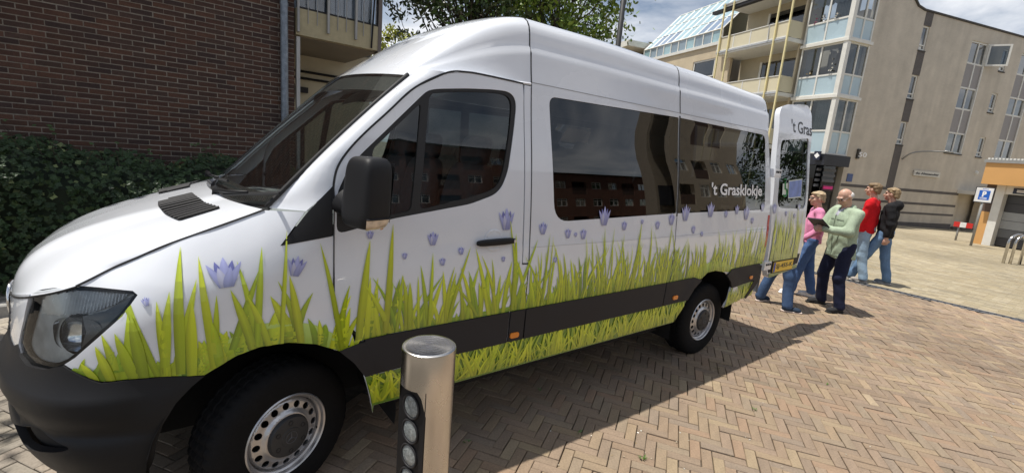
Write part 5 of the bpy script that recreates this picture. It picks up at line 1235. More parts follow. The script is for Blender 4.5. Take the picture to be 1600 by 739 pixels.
for row in (('b1', 't1', 's1', 'r1'), ('b2', 't2', 's2', 'r2'), ('b3', 't3', 's3', 'r3')):
    for k in row[1:]:
        h = wins[k][3]-wins[k][2]; zc = wins[k][2]; wins[k] = (wins[k][0], wins[k][1], zc, zc+h)
dL, dZ = A.at(1497, 308)[0], gz(A.O[0]); dT = A.at(1500, 303)[1]
door_r = (dL, dL+2.6, dZ, dT)
rc = lambda r: np.array([(r[0], r[2]), (r[1], r[2]), (r[1], r[3]), (r[0], r[3])])
tr_ = (wins['t1'][0], wins['t1'][1], wins['t3'][2], wins['t1'][3]); rr_ = (wins['r1'][0], wins['r1'][1], wins['r3'][2], wins['r1'][3])
bw0, bw1 = wins['b1'][0], wins['b1'][1]
A.slab('wall', M_TAUPE, alx, wall_out, holes=[rc(wins[k]) for k in ('b1', 'b2', 'b3', 's1', 's2', 's3')]+[rc(tr_), rc(rr_), rc((door_r[0], door_r[1], door_r[2]+.01, door_r[3]))], rim=.35)
mb = MB(); mb.frame(A.O, A.d, A.n, (0, 0, 1), (sBay+.1, sR), (-12, -.6), (zR, zt_-.4)); mb.build('building_body', M_TAUPE, alx, fix=True)
mb = MB(); pth = [A.P(s, z+.03, .02) for s, z in wall_out[2:]]; mb.tube(pth, .07, 5); mb.build('coping', M_SILL, alx)
zs_ = [wins['b3'][2]-3.0, wins['b3'][2]-.07, wins['b3'][3], wins['b2'][2]-.07, wins['b2'][3], wins['b1'][2]-.07, wins['b1'][3], zt_+.05]
zs_[0] = A.at(1390, 293)[1]
for a, b in ((0, 1), (2, 3), (4, 5), (6, 7)): A.part('brick_band', M_BAND, alx, bw0-.02, bw1+.06, zs_[a], zs_[b], -.02, .012)
for k in ('b1', 'b2', 'b3', 's1', 's2', 's3'): window(A, alx, wins[k], 1, (.22,), frame=.09)
for key, R_ in (('t', tr_), ('r', rr_)):
    for i in (1, 2, 3):
        window(A, alx, wins[key+str(i)], 2, (), frame=.10, curtain=.55 if key == 't' else -.4, sill=(i == 3))
    for i in (1, 2): A.part('spandrel', M_GREYPAN, alx, R_[0], R_[1], wins[key+str(i+1)][3], wins[key+str(i)][2], -.14, -.06); A.part('spandrel_bar', M_WFRAME, alx, (R_[0]+R_[1])/2-.05, (R_[0]+R_[1])/2+.05, wins[key+str(i+1)][3], wins[key+str(i)][2], -.06, -.02)
    A.part('window_bar', M_WFRAME, alx, R_[1]-.08, R_[1], R_[2], R_[3], -.05, .01)
# opened casement of the top window
s1_, zA, zB_ = wins['t1'][1], wins['t1'][2]+.03, wins['t1'][3]-.03
hinge = A.P(s1_, 0, .02); dirc = A.d*.55+A.n*.62; dirc /= np.linalg.norm(dirc); nn = np.cross(dirc, [0, 0, 1])
wd = (wins['t1'][1]-wins['t1'][0])*.62; mb = MB()
for a, b, c, d in ((0, wd, zA, zA+.1), (0, wd, zB_-.1, zB_), (0, .1, zA+.1, zB_-.1), (wd-.1, wd, zA+.1, zB_-.1)): mb.frame(hinge, dirc, nn, (0, 0, 1), (a, b), (-.03, .03), (c, d))
cs = mb.build('open_casement', M_WFRAME, alx, fix=True)
mb = MB(); mb.add([hinge+dirc*a+np.array([0, 0, z]) for a, z in ((.05, zA), (wd-.05, zA), (wd-.05, zB_), (.05, zB_))], [(0, 1, 2, 3)]); mb.build('pane', M_PANE, cs)
# dark courses, plinth, sign, lamp, number, entrance
for (p, q, h) in (((1332, 287), (1492, 306), .17), ((1389, 312.5), (1492, 325), .15), ((1389, 329), (1489.5, 338.5), .13)):
    z = (A.at(*p)[1]+A.at(*q)[1])/2; A.part('dark_course', M_BAND, alx, sBay+.05, dL-.05, z-h/2, z+h/2, -.01, .010)
A.part('plinth', M_BAND, alx, sBay+.05, dL-.05, zR, gz(A.O[0])+.30, -.01, .016)
sg = rect(A, ((1427, 265), (1467, 270.5), (1466, 279), (1426, 273)))
sgn = A.part('name_sign', mat('cream_sign', (.62, .60, .54), .5), alx, sg[0], sg[1], sg[2], sg[3], .012, .08)
put_text('sign_lettering', 'de Alexander', lambda a, b: A.O+np.outer(a, A.d)+np.outer(b, [0, 0, 1])+A.n*.086, M_DARKPRINT, sgn, (sg[0]+.12, sg[1]-.12, sg[2]+.10, sg[3]-.10), bold=.05)
nr = rect(A, ((1339, 237), (1350, 238), (1349, 246), (1338, 245)))
nb_ = A.part('house_number', M_SILL, alx, nr[0]-.05, nr[0]+.16, nr[2]-.12, nr[3]+.15, .01, .10)
put_text('number_lettering', '50', lambda a, b: A.O+np.outer(a, A.d)+np.outer(b, [0, 0, 1])+A.n*.106, M_WHITEPRINT, nb_, (nr[0]+.04, nr[1]+.12, nr[2], nr[3]-.02), bold=.02)
bp_ = A.at(1322, 277); A.part('blue_plate', mat('blue_plate', (.06, .10, .26), .4), alx, bp_[0]+.05, bp_[0]+.50, bp_[1]-.25, bp_[1]+.22, .01, .04)
l0, l1, l2, l3 = (A.at(*p) for p in ((1409, 249), (1413, 240), (1422, 236.5), (1447, 236.5)))
mb = MB(); mb.tube(catmull([A.P(*l0, .02), A.P(*l1, .35), A.P(*l2, .7), A.P(*l3, 1.2)], 4), .045, 6); wl = mb.build('wall_lamp_arm', M_ALU, alx, smooth=True)
mb = MB(); mb.tube([A.P(l3[0]-.2, l3[1], 1.12), A.P(l3[0]+.35, l3[1]-.02, 1.25)], [.07, .05], 8); mb.build('lamp_head', M_ALU, wl, smooth=True)
A.part('entrance_canopy', M_WFRAME, alx, dL-.25, dL+2.9, dT+.02, dT+.25, .01, 1.0)
ent = A.part('entrance_recess', M_ROOMD, alx, dL, dL+2.6, dZ, dT, -.9, -.85)
for k in range(6): A.part('door_stile', M_WFRAME, ent, dL+.18+k*.42, dL+.26+k*.42, dZ+.08, dT-.02, -.80, -.70)
for k in range(5): A.part('door_pane', M_PANE, ent, dL+.27+k*.42, dL+.59+k*.42, dZ+.1, dT-.05, -.77, -.75)
A.part('door_sill', M_SILL, ent, dL, dL+2.6, dZ, dZ+.06, -.84, .2)
sb_ = A.at(1525, 270); mb = MB(); mb.lathe([(.001, .12), (.10, .10), (.14, 0)], 12, O=(0, 0, 0), axis='y')
me = mb.mesh('alarm_dome', 40); o = link('alarm_dome', me, M_WFRAME, alx); o.location = Vector(A.P(*sb_, 0))-alx.location*0; o.rotation_euler = (0, 0, math.atan2(A.n[1], A.n[0])-math.pi/2)
# ---- corner bay and balconies (left face)
cz = [A.at(*p) for p in ((1287, 239), (1306.7, 160), (1337.6, 0))]; sC = float(np.mean([q[0] for q in cz]))
OB = .55                                                     # the bay stands proud of the taupe wall
corner = A.P(sC, 0, OB)
# refit the corner on the proud plane
sC = float(np.mean([A.at(*p, OB)[0] for p in ((1287, 239), (1306.7, 160), (1337.6, 0))])); corner = A.P(sC, 0, OB); sBR = float(np.mean([A.at(*p, OB)[0] for p in ((1323, 246), (1339, 161), (1369, 24))]))
B = Face(corner, math.radians(73.0-180))                      # s to the right = towards the camera
bay = empty('glazed_bay', tuple(corner+np.array([0, 0, gz(corner[0])])), 0, 'white framed glazed corner bay with pale blue panels above the dark shop', 'bay window')
M_BLUEP = mat('pale_blue_panel', (.42, .54, .60), .25, var=.06, vscale=1, coat=.5)
M_BPANE = glass('bay_pane', (.55, .60, .62), 1.5, 0, 2.6)
sBL = float(np.mean([B.at(*p)[0] for p in ((1262, 39), (1255, 73), (1239, 153.5))]))
slabs = [B.at(1288, 66.5)[1], B.at(1270, 151)[1]]; hs = slabs[0]-slabs[1]; zb0 = A.at(1300, 242, OB)[1]
lev = [zb0, slabs[1], slabs[0], slabs[0]+hs, slabs[0]+2*hs]
for i in range(4):
    z0, z1 = lev[i], lev[i+1]-.16; zs2 = z0+(z1-z0)*(.40 if i else .42)
    for F_, a, b, nm in ((B, sBL, -.12, 'front'), (A, sC+.12, sBR, 'side')):
        oo = 0.0 if F_ is B else OB
        mb = MB(); w = .09
        for p in ((a, b, z0, z0+w), (a, b, z1-w, z1), (a, b, zs2-w/2, zs2+w/2)): F_.box(mb, *p, oo-.06, oo+.01)
        for x in (a, (a+b)/2-.045, b-.09): F_.box(mb, x, x+.09, z0+.001, z1-.001, oo-.05, oo+.02)
        fr = mb.build('bay_frame', M_WFRAME, bay, fix=True)
        for c, d in ((a+.09, (a+b)/2-.045), ((a+b)/2+.045, b-.09)):
            F_.part('blue_panel', M_BLUEP, fr, c, d, z0+w, zs2-w/2, oo-.05, oo-.02)
            mb = MB(); F_.quad(mb, [(c, zs2), (d, zs2), (d, z1-w), (c, z1-w)], oo-.03); mb.build('pane', M_BPANE, fr)
        if i == 2 and F_ is B:                     # scalloped awning
            mb = MB(); n = 18; P_ = []
            for k in range(n+1): P_.append((a+.1+(b-a-.2)*k/n, zs2+(z1-zs2)*(.52 if k % 2 else .58)))
            vs_ = [F_.P(s_, z_, oo-.14) for s_, z_ in P_]+[F_.P(s_, z1-.1, oo-.14) for s_, z_ in P_]; mb.add(vs_, [(k, k+1, n+2+k, n+1+k) for k in range(n)]); mb.build('inner_awning', mat('awning_white', (.72, .72, .70), .8), fr)
        # curtains or awnings inside
        mb = MB(); n = 30; c, d = (a+.15, a+(b-a)*.42) if (i+(nm == 'side')) % 2 else (a+(b-a)*.55, b-.15); G = np.array([[F_.P(c+(d-c)*k/n, z, oo-.30+.03*math.sin(k*1.7)) for z in (zs2, z1-.1)] for k in range(n+1)]); mb.grid(G); mb.build('curtain', M_CURT, fr, smooth=True)
    mb = MB(); A.box(mb, sC, sBR+.05, z1, z1+.16, OB-1.2, OB+.14); B.box(mb, sBL-.05, .14, z1+.001, z1+.159, -1.2, .14); bs = mb.build('bay_slab', M_WFRAME, bay, fix=True)
    mb = MB(); mb.frame(corner, A.d, A.n, (0, 0, 1), (-.10, .14), (-.14, .10), (z0, z1)); mb.build('corner_post', M_WFRAME, bay, fix=True)
    # inner back so one does not look through
    mb = MB(); B.box(mb, sBL+.1, -1.4, z0, z1, -2.2, -2.15); A.box(mb, sC+1.3, sBR, z0, z1, OB-1.9, OB-1.85); mb.build('inner_wall', mat('bay_inside', (.30, .28, .26), .9, var=.3, vscale=1.5), bay, fix=True)
# things on the window sills of the bay
for k, (px, py, h, c) in enumerate(((1272, 33, .42, (.5, .12, .25)), (1285, 28, .55, (.75, .75, .75)), (1306, 25, .55, (.8, .8, .78)), (1297, 105, .5, (.6, .58, .5)), (1262, 112, .35, (.45, .35, .2)))):
    s_, z_ = B.at(px, py+6); pt = B.P(s_, z_-h*.5, -.16); mb = MB(); mb.lathe([(.08, 0), (.11, h*.3), (.09, h*.32)], 10, O=pt)
    pot = mb.build('window_ornament', mat('pot_%d' % k, (.4, .3, .2), .7), None, smooth=40); tag(pot, ('pink potted plant in the top bay window', 'white orchid pot left of two in the top bay window', 'white orchid pot right of two in the top bay window', 'pale lamp on the sill of the middle bay window', 'small ochre figure on the sill of the middle bay window')[k], 'ornament', 'ornaments in the bay windows')
    bl2 = MB()
    for j in range(26): leaf(bl2, pt+np.array([rh.normal(0, .13), rh.normal(0, .05), h*.45+abs(rh.normal(0, .2))]), rh.normal(size=3), .07, c)
    tag(bl2.build('blossom', M_PRINT, pot), kind='stuff')
# shop under the bay
shop = empty('shop_front', tuple(corner+np.array([0, 0, gz(corner[0])])), 0, 'dark shop front with a black fascia under the glazed corner bay', 'shop')
zg = gz(corner[0])
mb = MB(); A.box(mb, sC-.05, sBR+.10, zb0-.62, zb0-.02, OB-1.5, OB+.22); B.box(mb, sBL-3, .22, zb0-.621, zb0-.021, -1.5, .20); mb.build('fascia', mat('shop_black', (.018, .020, .028), .45, var=.2), shop, fix=True)
A.part('shop_glass', glass('shop_pane', (.10, .11, .12), 1.5, 0, 1.3), shop, sC+.1, sBR-.05, zg, zb0-.63, OB-.45, OB-.43)
B.part('shop_glass', glass('shop_pane', (.10, .11, .12), 1.5, 0, 1.3), shop, sBL-3, -.15, zg, zb0-.63, -.45, -.43)
mb = MB(); B.box(mb, sBL-3, -1.6, zg, zb0-.6, -2.6, -2.5); A.box(mb, sC+1.6, sBR, zg, zb0-.6, OB-2.2, OB-2.1); mb.build('inner_wall', M_ROOMD, shop, fix=True)
for k in range(4): A.part('louvre', mat('shop_grey', (.10, .105, .12), .5), shop, sC+.15, sBR-.1, zb0-.95-k*.30, zb0-.80-k*.30, OB-.40, OB-.30)
ps = rect(A, ((1284, 288), (1301, 290), (1300, 299), (1283, 297)), OB-.3); nz = A.part('neon_sign', mat('neon_back', (.06, .01, .03), .5), shop, ps[0], ps[1], ps[2], ps[3], OB-.30, OB-.26)
put_text('neon_lettering', 'OPEN', lambda a, b: A.O+np.outer(a, A.d)+np.outer(b, [0, 0, 1])+A.n*(OB-.25), mat('neon_pink', (.6, .02, .2), .5, emit=((1, .05, .3), .12)), nz, (ps[0]+.06, ps[1]-.06, ps[2]+.08, ps[3]-.08), bold=.01) if False else None
for z in (ps[2]+.12, (ps[2]+ps[3])/2, ps[3]-.1):
    mb = MB(); mb.tube([A.P(ps[0]+.08, z, OB-.25), A.P(ps[1]-.08, z, OB-.25)], .03, 6); mb.build('neon_tube', mat('neon_pink', (.6, .02, .2), .5, emit=((1, .05, .3), .12)), nz)
pb = rect(B, ((1273, 237), (1283, 236), (1282, 250), (1272, 250)), .3); hs_ = B.part('hanging_sign', mat('navy_sign', (.02, .025, .05), .4), shop, pb[0], pb[1], pb[2], pb[3], .28, .36)
cc_ = ((pb[0]+pb[1])/2, (pb[2]+pb[3])/2); mb = MB(); B.quad(mb, [(cc_[0]+.16*a, cc_[1]+.16*b) for a, b in ((0, 1), (-1, 0), (0, -1), (1, 0))], .365); mb.build('sign_emblem', M_WHITEPRINT, hs_)
# balconies: parapets stand further out than the bay
OC = 1.1
bal = empty('balcony_wing', tuple(B.P(sBL-4, gz(20), 0)), 0, 'cream balcony wing with yellow posts and a glass roof beside the bay', 'building')
M_CREAMP = mat('cream_panel', (.66, .60, .43), .55, var=.05, vscale=1)
M_YEL = mat('yellow_post', (.80, .70, .38), .45, var=.06)
M_WALLC = mat('cream_render', (.50, .44, .32), .8, var=.08, vscale=1)
b0 = B.at(1121, 79, OC); b1 = B.at(1229.5, 58.3, OC); sP0, sP1 = b0[0], float(np.mean([B.at(*p, OC)[0] for p in ((1233, 49), (1207, 180))])); zsl = b1[1]
zs_b = [B.at(1211, 144, OC)[1], zsl]; hh = zs_b[1]-zs_b[0]
levels = [zs_b[0]-hh, zs_b[0], zs_b[1], zs_b[1]+hh]
for i, z in enumerate(levels):
    mb = MB(); B.box(mb, sP0, sP1+.05, z-.22, z, -1.2, OC+.06); sl_ = mb.build('balcony_slab', M_WFRAME, bal, fix=True)
    B.part('slab_edge', mat('grey_edge', (.42, .44, .47), .5), sl_, sP0, sP1+.06, z-.10, z-.02, OC+.06, OC+.12)
    if i == 3: B.part('awning_box', M_GREYP, sl_, sP0-1.0, sP1, z-.42, z-.23, OC-.3, OC+.05); continue
    n = 4; L_ = (sP1-sP0)/n; pt_ = z+.95
    for k in range(n): B.part('parapet_panel', M_CREAMP, sl_, sP0+k*L_+.05, sP0+(k+1)*L_-.05, z+.10, pt_-.06, OC-.03, OC+.03)
    B.part('parapet_rail', M_WFRAME, sl_, sP0, sP1, pt_-.05, pt_, OC-.05, OC+.06); B.part('parapet_rail', M_WFRAME, sl_, sP0, sP1, z+.02, z+.09, OC-.04, OC+.05)
    for k in range(n+1): B.part('parapet_stile', M_WFRAME, sl_, sP0+k*L_-.04, sP0+k*L_+.04, z+.09, pt_-.05, OC-.035, OC+.04)
    mb = MB(); mb.frame(B.P(sP1, 0, 0), B.n, -B.d, (0, 0, 1), (0.02, OC-.06), (-.03, .03), (z+.05, pt_)); mb.build('parapet_side', M_CREAMP, sl_, fix=True)
    # recess: wall, door glass, side wall
    B.part('recess_wall', M_WALLC, sl_, sP0, sP1, z, z+hh-.22, -1.25, -1.15)
    B.part('recess_door', M_PANE, sl_, sP0+(sP1-sP0)*.35, sP1-.3, z+.05, z+hh*.78, -1.14, -1.10)
    B.part('recess_door_frame', M_WFRAME, sl_, sP0+(sP1-sP0)*.33, sP0+(sP1-sP0)*.36, z+.05, z+hh*.8, -1.14, -1.06)
    mb = MB(); mb.frame(B.P(sP1, 0, 0), B.n, -B.d, (0, 0, 1), (-1.15, .0), (-.02, .10), (z, z+hh-.22)); mb.build('recess_side', M_WALLC, sl_, fix=True)
    B.part('recess_room', M_ROOMD, sl_, sP0, sP1, z, z+hh-.22, -1.45, -1.4)
for (pt, pb2) in (((1220.7, 0), (1195, 142.6)), ((1233, 49), (1207, 180)), ((1149, 0), (1129, 124)), ((1122, 81), (1117, 120))):
    s_ = (B.at(*pt, OC+.1)[0]+B.at(*pb2, OC+.1)[0])/2; B.part('yellow_post', M_YEL, bal, s_-.042, s_+.042, gz(25), levels[-1], OC+.085, OC+.17)
mb = MB(); p_ = B.P(sP1-1.6, levels[3]-.5, OC+.1); mb.tube([p_, p_+B.n*1.5+[0, 0, .25]], .05, 6); mb.build('awning_arm', M_YEL, bal)
# wall with window left of the balconies, conservatory roof above
sW0 = B.at(1005, 95)[0]-6; zGl = B.at(1120, 71)[1]; zGt = B.at(1124, 46)[1]
wr = rect(B, ((1083, 98), (1118, 90), (1114, 119), (1080, 126)))
B.slab('wall', mat('cream_brick', (.56, .47, .33), .85, var=.08, vscale=1, var2=.05), bal, np.array([(sW0, gz(30)-.5), (sP0+.2, gz(30)-.5), (sP0+.2, zGl), (sW0, zGl)]), holes=[rc(wr)], rim=.2)
window(B, bal, wr, 1, (), frame=.12, blind=.75)
B.part('gutter', M_WFRAME, bal, sW0, sP0+.2, zGl, zGl+.22, -.2, .12)
M_GGL = mat('greenhouse_glass', (.30, .46, .50), .08, var=.10, vscale=.8, coat=1.0, rvar=.04)
ng = 10; sg0, sg1 = B.at(1006, 88)[0], B.at(1127, 60)[0]; gw = (sg1-sg0)/ng
cons = empty('glass_roof', tuple(B.P((sg0+sg1)/2, zGl, 0)), 0, 'blue-green conservatory roof of sloping panes beside the cream balconies', 'glass roof')
rise = (B.at(1048, 31, -3.4)[1]-zGt); dep_ = 3.4
for k in range(ng):
    B.part('upright_pane', mat('pane_grey', (.20, .27, .32), .12, var=.2, vscale=.7, coat=1.0) if k % 3 else M_GGL, cons, sg0+k*gw+.05, sg0+(k+1)*gw-.05, zGl+.26, zGt-.05, -.06, -.02)
    for r in range(3):
        f0, f1 = r/3, (r+1)/3; mb = MB(); mb.add([B.P(s_, zGt+rise*f_, -dep_*f_) for s_, f_ in ((sg0+k*gw+.05, f0+.012), (sg0+(k+1)*gw-.05, f0+.012), (sg0+(k+1)*gw-.05, f1-.012), (sg0+k*gw+.05, f1-.012))], [(0, 1, 2, 3)])
        mb.build('roof_pane', M_GGL if not (r == 0 and k in (1, 2, 3, 7, 8, 9)) else mat('pane_blue', (.10, .17, .27), .1, var=.2, vscale=.7, coat=1.0), cons)
for k in range(ng+1):
    B.part('upright_bar', M_WFRAME, cons, sg0+k*gw-.05, sg0+k*gw+.05, zGl+.22, zGt, -.08, .02)
    mb = MB(); s_ = sg0+k*gw; mb.tube([B.P(s_, zGt, 0), B.P(s_, zGt+rise, -dep_)], .05, 4); mb.build('rafter', M_WFRAME, cons)
for f_ in (0, 1/3, 2/3, 1): mb = MB(); mb.tube([B.P(sg0, zGt+rise*f_, -dep_*f_), B.P(sg1, zGt+rise*f_, -dep_*f_)], .06 if f_ in (0, 1) else .04, 4); mb.build('purlin', M_WFRAME, cons)
mb = MB(); mb.add([B.P(sg0, zGl, -dep_-.1), B.P(sg1, zGl, -dep_-.1), B.P(sg1, zGt+rise, -dep_-.1), B.P(sg0, zGt+rise, -dep_-.1)], [(0, 1, 2, 3)]); mb.build('house_wall', M_WALLC, cons)
# farther balcony end at the left
q0 = B.at(1020, 62); fb2 = empty('far_balcony', tuple(B.P(sg0-3, zGl, 1)), 0, 'cream balcony roof end with a yellow post left of the glass roof', 'balcony')
mb = MB(); B.box(mb, sg0-7.5, sg0-.3, zGt+.25, zGt+.75, -1.5, 1.6); mb.build('fascia', mat('cream_white', (.70, .68, .60), .6), fb2, fix=True)
mb = MB(); B.box(mb, sg0-7.5, sg0-.5, zGt-2.2, zGt+.249, -1.5, -1.2); mb.build('recess_wall', M_ROOMD, fb2, fix=True)
mb = MB(); B.box(mb, sg0-7.4, sg0-1, zGt-.15, zGt+.24, 1.35, 1.5); mb.build('awning', M_CREAMP, fb2, fix=True)
mb = MB(); B.box(mb, sg0-3.2, sg0-3.0, zGt-4, zGt+.9, 1.65, 1.8); mb.build('yellow_post', M_YEL, fb2, fix=True)
mb = MB(); B.box(mb, sW0-12, sP0+.2, gz(40)-.5, zGl-.05, -9, -3.5); mb.build('building_body', M_WALLC, bal, fix=True)
# ------------------------------------------------------------------ garage, signs, stands
gb0 = slope_hit(1519, 379.5)
G_ = Face(gb0, math.radians(73-180))
gar = empty('garage', tuple(gb0), 0, 'low garage with orange fascia and grey sectional door at the right edge', 'garage')
zG = float(gb0[2]); M_ORF = mat('orange_board', (.62, .34, .12), .6, var=.06, vscale=1)
f0 = G_.at(1540, 254, .6); f1 = G_.at(1534, 287, .6); zf1, zf0 = f0[1], f1[1]; sf = (f0[0]+f1[0])/2
G_.part('fascia', M_ORF, gar, sf, sf+9, zf0, zf1, -5.0, .6)
G_.part('roof_edge', M_ALU, gar, sf-.06, sf+9.1, zf1, zf1+.14, -5.0, .66)
for k in range(40): G_.part('roof_trim', M_WFRAME, gar, sf+.02+k*.12, sf+.09+k*.12, zf1+.14, zf1+.21, .5, .6)
s_w0, s_w1 = G_.at(1534, 384)[0], G_.at(1541, 384)[0]
w_l = G_.at(1556, 300)[0]
G_.part('white_pier', M_WFRAME, gar, s_w0, s_w1+.15, zG-.3, zf0, -.3, .10)
G_.part('orange_pier', M_ORF, gar, 0, s_w0-.004, zG-.3, zG+(zf0-zG)*.55, -.3, .06)
G_.part('brown_pier', mat('brown_pier', (.10, .065, .05), .7), gar, 0, s_w0-.004, zG+(zf0-zG)*.55, zf0, -.3, .055)
dz0, dz1 = zG+.05, zG+(zf0-zG)*.86; sd0, sd1 = s_w1+.16, s_w1+3.4
G_.part('lintel', M_WFRAME, gar, s_w1+.15, sd1+2, dz1+.01, zf0, -.3, .06)
np_n = 6; ph_ = (dz1-dz0)/np_n
for k in range(np_n): G_.part('door_panel', mat(('door_dark', 'door_mid', 'door_grey', 'door_grey', 'door_black', 'door_black')[k], ((.05, .05, .055), (.14, .145, .15), (.34, .35, .35), (.36, .37, .37), (.055, .055, .06), (.05, .05, .055))[k], .5, var=.05), gar, sd0, sd1, dz0+k*ph_+.008, dz0+(k+1)*ph_-.008, -.30, -.22)
G_.part('door_back', M_DARK, gar, sd0, sd1, zG-.3, dz1, -.36, -.31)
G_.part('slate_pier', M_BAND, gar, sd1-1.35, sd1+.5, zG-.3, zG+(zf0-zG)*.42, -.1, .5)
ps_ = rect(G_, ((1584, 294), (1602, 295.5), (1601, 304), (1583, 303)), .08); gs = G_.part('name_plate', mat('navy_sign', (.02, .025, .05), .4), gar, ps_[0], ps_[1]+.6, ps_[2], ps_[3], .062, .10)
for k in (.35, .62): G_.part('plate_line', M_WHITEPRINT, gs, ps_[0]+.12, ps_[1]+.4, ps_[2]+(ps_[3]-ps_[2])*k-.02, ps_[2]+(ps_[3]-ps_[2])*k+.02, .1005, .102)
G_.part('side_wall', M_BAND, gar, .02, .25, zG-.3, zf0, -5.0, -.31)
# parking sign
pb0 = slope_hit(1516.5, 384); SG = Face(pb0, math.radians(73-180+8))
psn = empty('parking_sign', tuple(pb0), 0, 'blue and white parking sign on a grey pole beside the garage', 'sign')
r_ = rect(SG, ((1526.5, 292.5), (1553, 295), (1549, 317), (1522, 314.5)), .08)
ztop = r_[3]; mb = MB(); mb.tube([tuple(pb0-np.array([0, 0, .05])), tuple(SG.P((r_[0]+r_[1])/2, ztop-.1, .02))], .045, 10); mb.build('pole', M_ALU, psn, smooth=True)
SG.part('plate_backing', mat('sign_black', (.02, .02, .022), .5), psn, r_[0]-.03, r_[1]+.03, r_[2]-.03, r_[3]+.03, .055, .075)
pl_ = SG.part('plate', mat('sign_white', (.78, .78, .78), .4), psn, r_[0], r_[1], r_[2], r_[3], .075, .09)
ww, hh_ = r_[1]-r_[0], r_[3]-r_[2]
SG.part('blue_field', mat('sign_blue', (.02, .13, .55), .4), pl_, r_[0]+.2*ww, r_[1]-.16*ww, r_[2]+.16*hh_, r_[3]-.18*hh_, .0901, .094)
put_text('letter_p', 'P', lambda a, b: SG.O+np.outer(a, SG.d)+np.outer(b, [0, 0, 1])+SG.n*.097, M_WHITEPRINT, pl_, (r_[0]+.40*ww, r_[1]-.36*ww, r_[2]+.36*hh_, r_[3]-.24*hh_), bold=.05)
for k, zz in enumerate((.22, .29)): SG.part('small_print', M_WHITEPRINT, pl_, r_[0]+.3*ww, r_[1]-.28*ww, r_[2]+zz*hh_, r_[2]+(zz+.03)*hh_, .0941, .096)
SG.part('small_print', mat('sign_blue', (.02, .13, .55), .4), pl_, r_[0]+.35*ww, r_[1]-.30*ww, r_[3]-.11*hh_, r_[3]-.07*hh_, .0901, .092)
# red and white barrier
bp0 = slope_hit(1502, 377); BF = Face(bp0, math.radians(73-180+10)); br = empty('barrier', tuple(bp0), 0, 'short red and white barrier on a post before the entrance', 'barrier')
r_ = rect(BF, ((1491, 346), (1520.5, 349.5), (1520, 357), (1490, 354)), 0)
for k in range(3): BF.part('barrier_band', (mat('barrier_red', (.60, .03, .025), .4), mat('barrier_white', (.78, .78, .76), .4))[k % 2], br, r_[0]+(r_[1]-r_[0])*k/3, r_[0]+(r_[1]-r_[0])*(k+1)/3-.004, r_[2], r_[3], -.03, .03)
for s_ in ((r_[0]+r_[1])/2-.15,):
    mb = MB(); mb.tube([tuple(BF.P(s_, bp0[2]-.1, -.06)), tuple(BF.P(s_, r_[3]-.05, -.06))], .04, 8); mb.build('post', M_ALU, br, smooth=True)
# two steel cycle hoops
M_STEEL = mat('stainless_steel', (.60, .58, .55), .22, metal=1.0, var=.08, vscale=6, aniso=.5)
for k, (fa, fb_, pt) in enumerate((((1567, 411), (1573.5, 412), (1579, 372)), ((1577.5, 412.5), (1587, 410), (1590, 374)))):
    a, b = slope_hit(*fa), slope_hit(*fb_); n_ = np.array([b[0]-a[0], b[1]-a[1], 0]); 
    a = a if k == 0 else a; dv = np.array([.62, -.30, 0]); b = a+dv; h = .92
    pth = [a+[0, 0, -.05], a+[0, 0, h-.25]]+[a+dv*(.5-.5*math.cos(t))+np.array([0, 0, h-.25+.25*math.sin(t)]) for t in np.linspace(.25, math.pi-.25, 9)]+[b+[0, 0, h-.25], b+[0, 0, -.05]]
    mb = MB(); mb.tube(pth, .038, 10); tag(mb.build('cycle_hoop', M_STEEL, None, smooth=True), ('left one of two bent steel cycle hoops by the garage', 'right one of two bent steel cycle hoops by the garage')[k], 'cycle stand', 'steel cycle hoops')
# stainless bollard in the foreground
BT = hit(671, 538, (0, 0, 1), 1.06); bx, by = BT[0], BT[1]; BR_ = .110
bol = empty('bollard', (bx, by, 0), 0, 'brushed stainless steel bollard with three round lamps in front of the van', 'bollard')
va = math.atan2(by-CAM_LOC[1], bx-CAM_LOC[0]); na = va+math.pi+math.radians(42)          # heading of the steel face
ex = np.array([math.cos(na), math.sin(na), 0]); ey = np.array([-math.sin(na), math.cos(na), 0]); cO = np.array([bx, by, 0])
M_BRUSH = mat('brushed_steel', (.62, .60, .57), .24, metal=1.0, var=.10, vscale=3, aniso=.7, bump=.02, bscale=400)
prof = [(0.001, 1.060), (.090, 1.060), (BR_-.006, 1.0585), (BR_-.0015, 1.055), (BR_, 1.049), (BR_, .905), (BR_-.006, .900), (.06, .900)]
mb = MB(); mb.lathe(prof, 72, O=cO); mb.build('cap', M_BRUSH, bol, smooth=35, fix=True)
for rr in (.022, .045, .066, .086):
    mb = MB(); mb.tube([cO+np.array([rr*math.cos(a), rr*math.sin(a), 1.0602]) for a in np.linspace(0, 2*math.pi, 48, endpoint=False)], .0007, 4, closed=True); mb.build('turning_mark', M_BRUSH, bol)
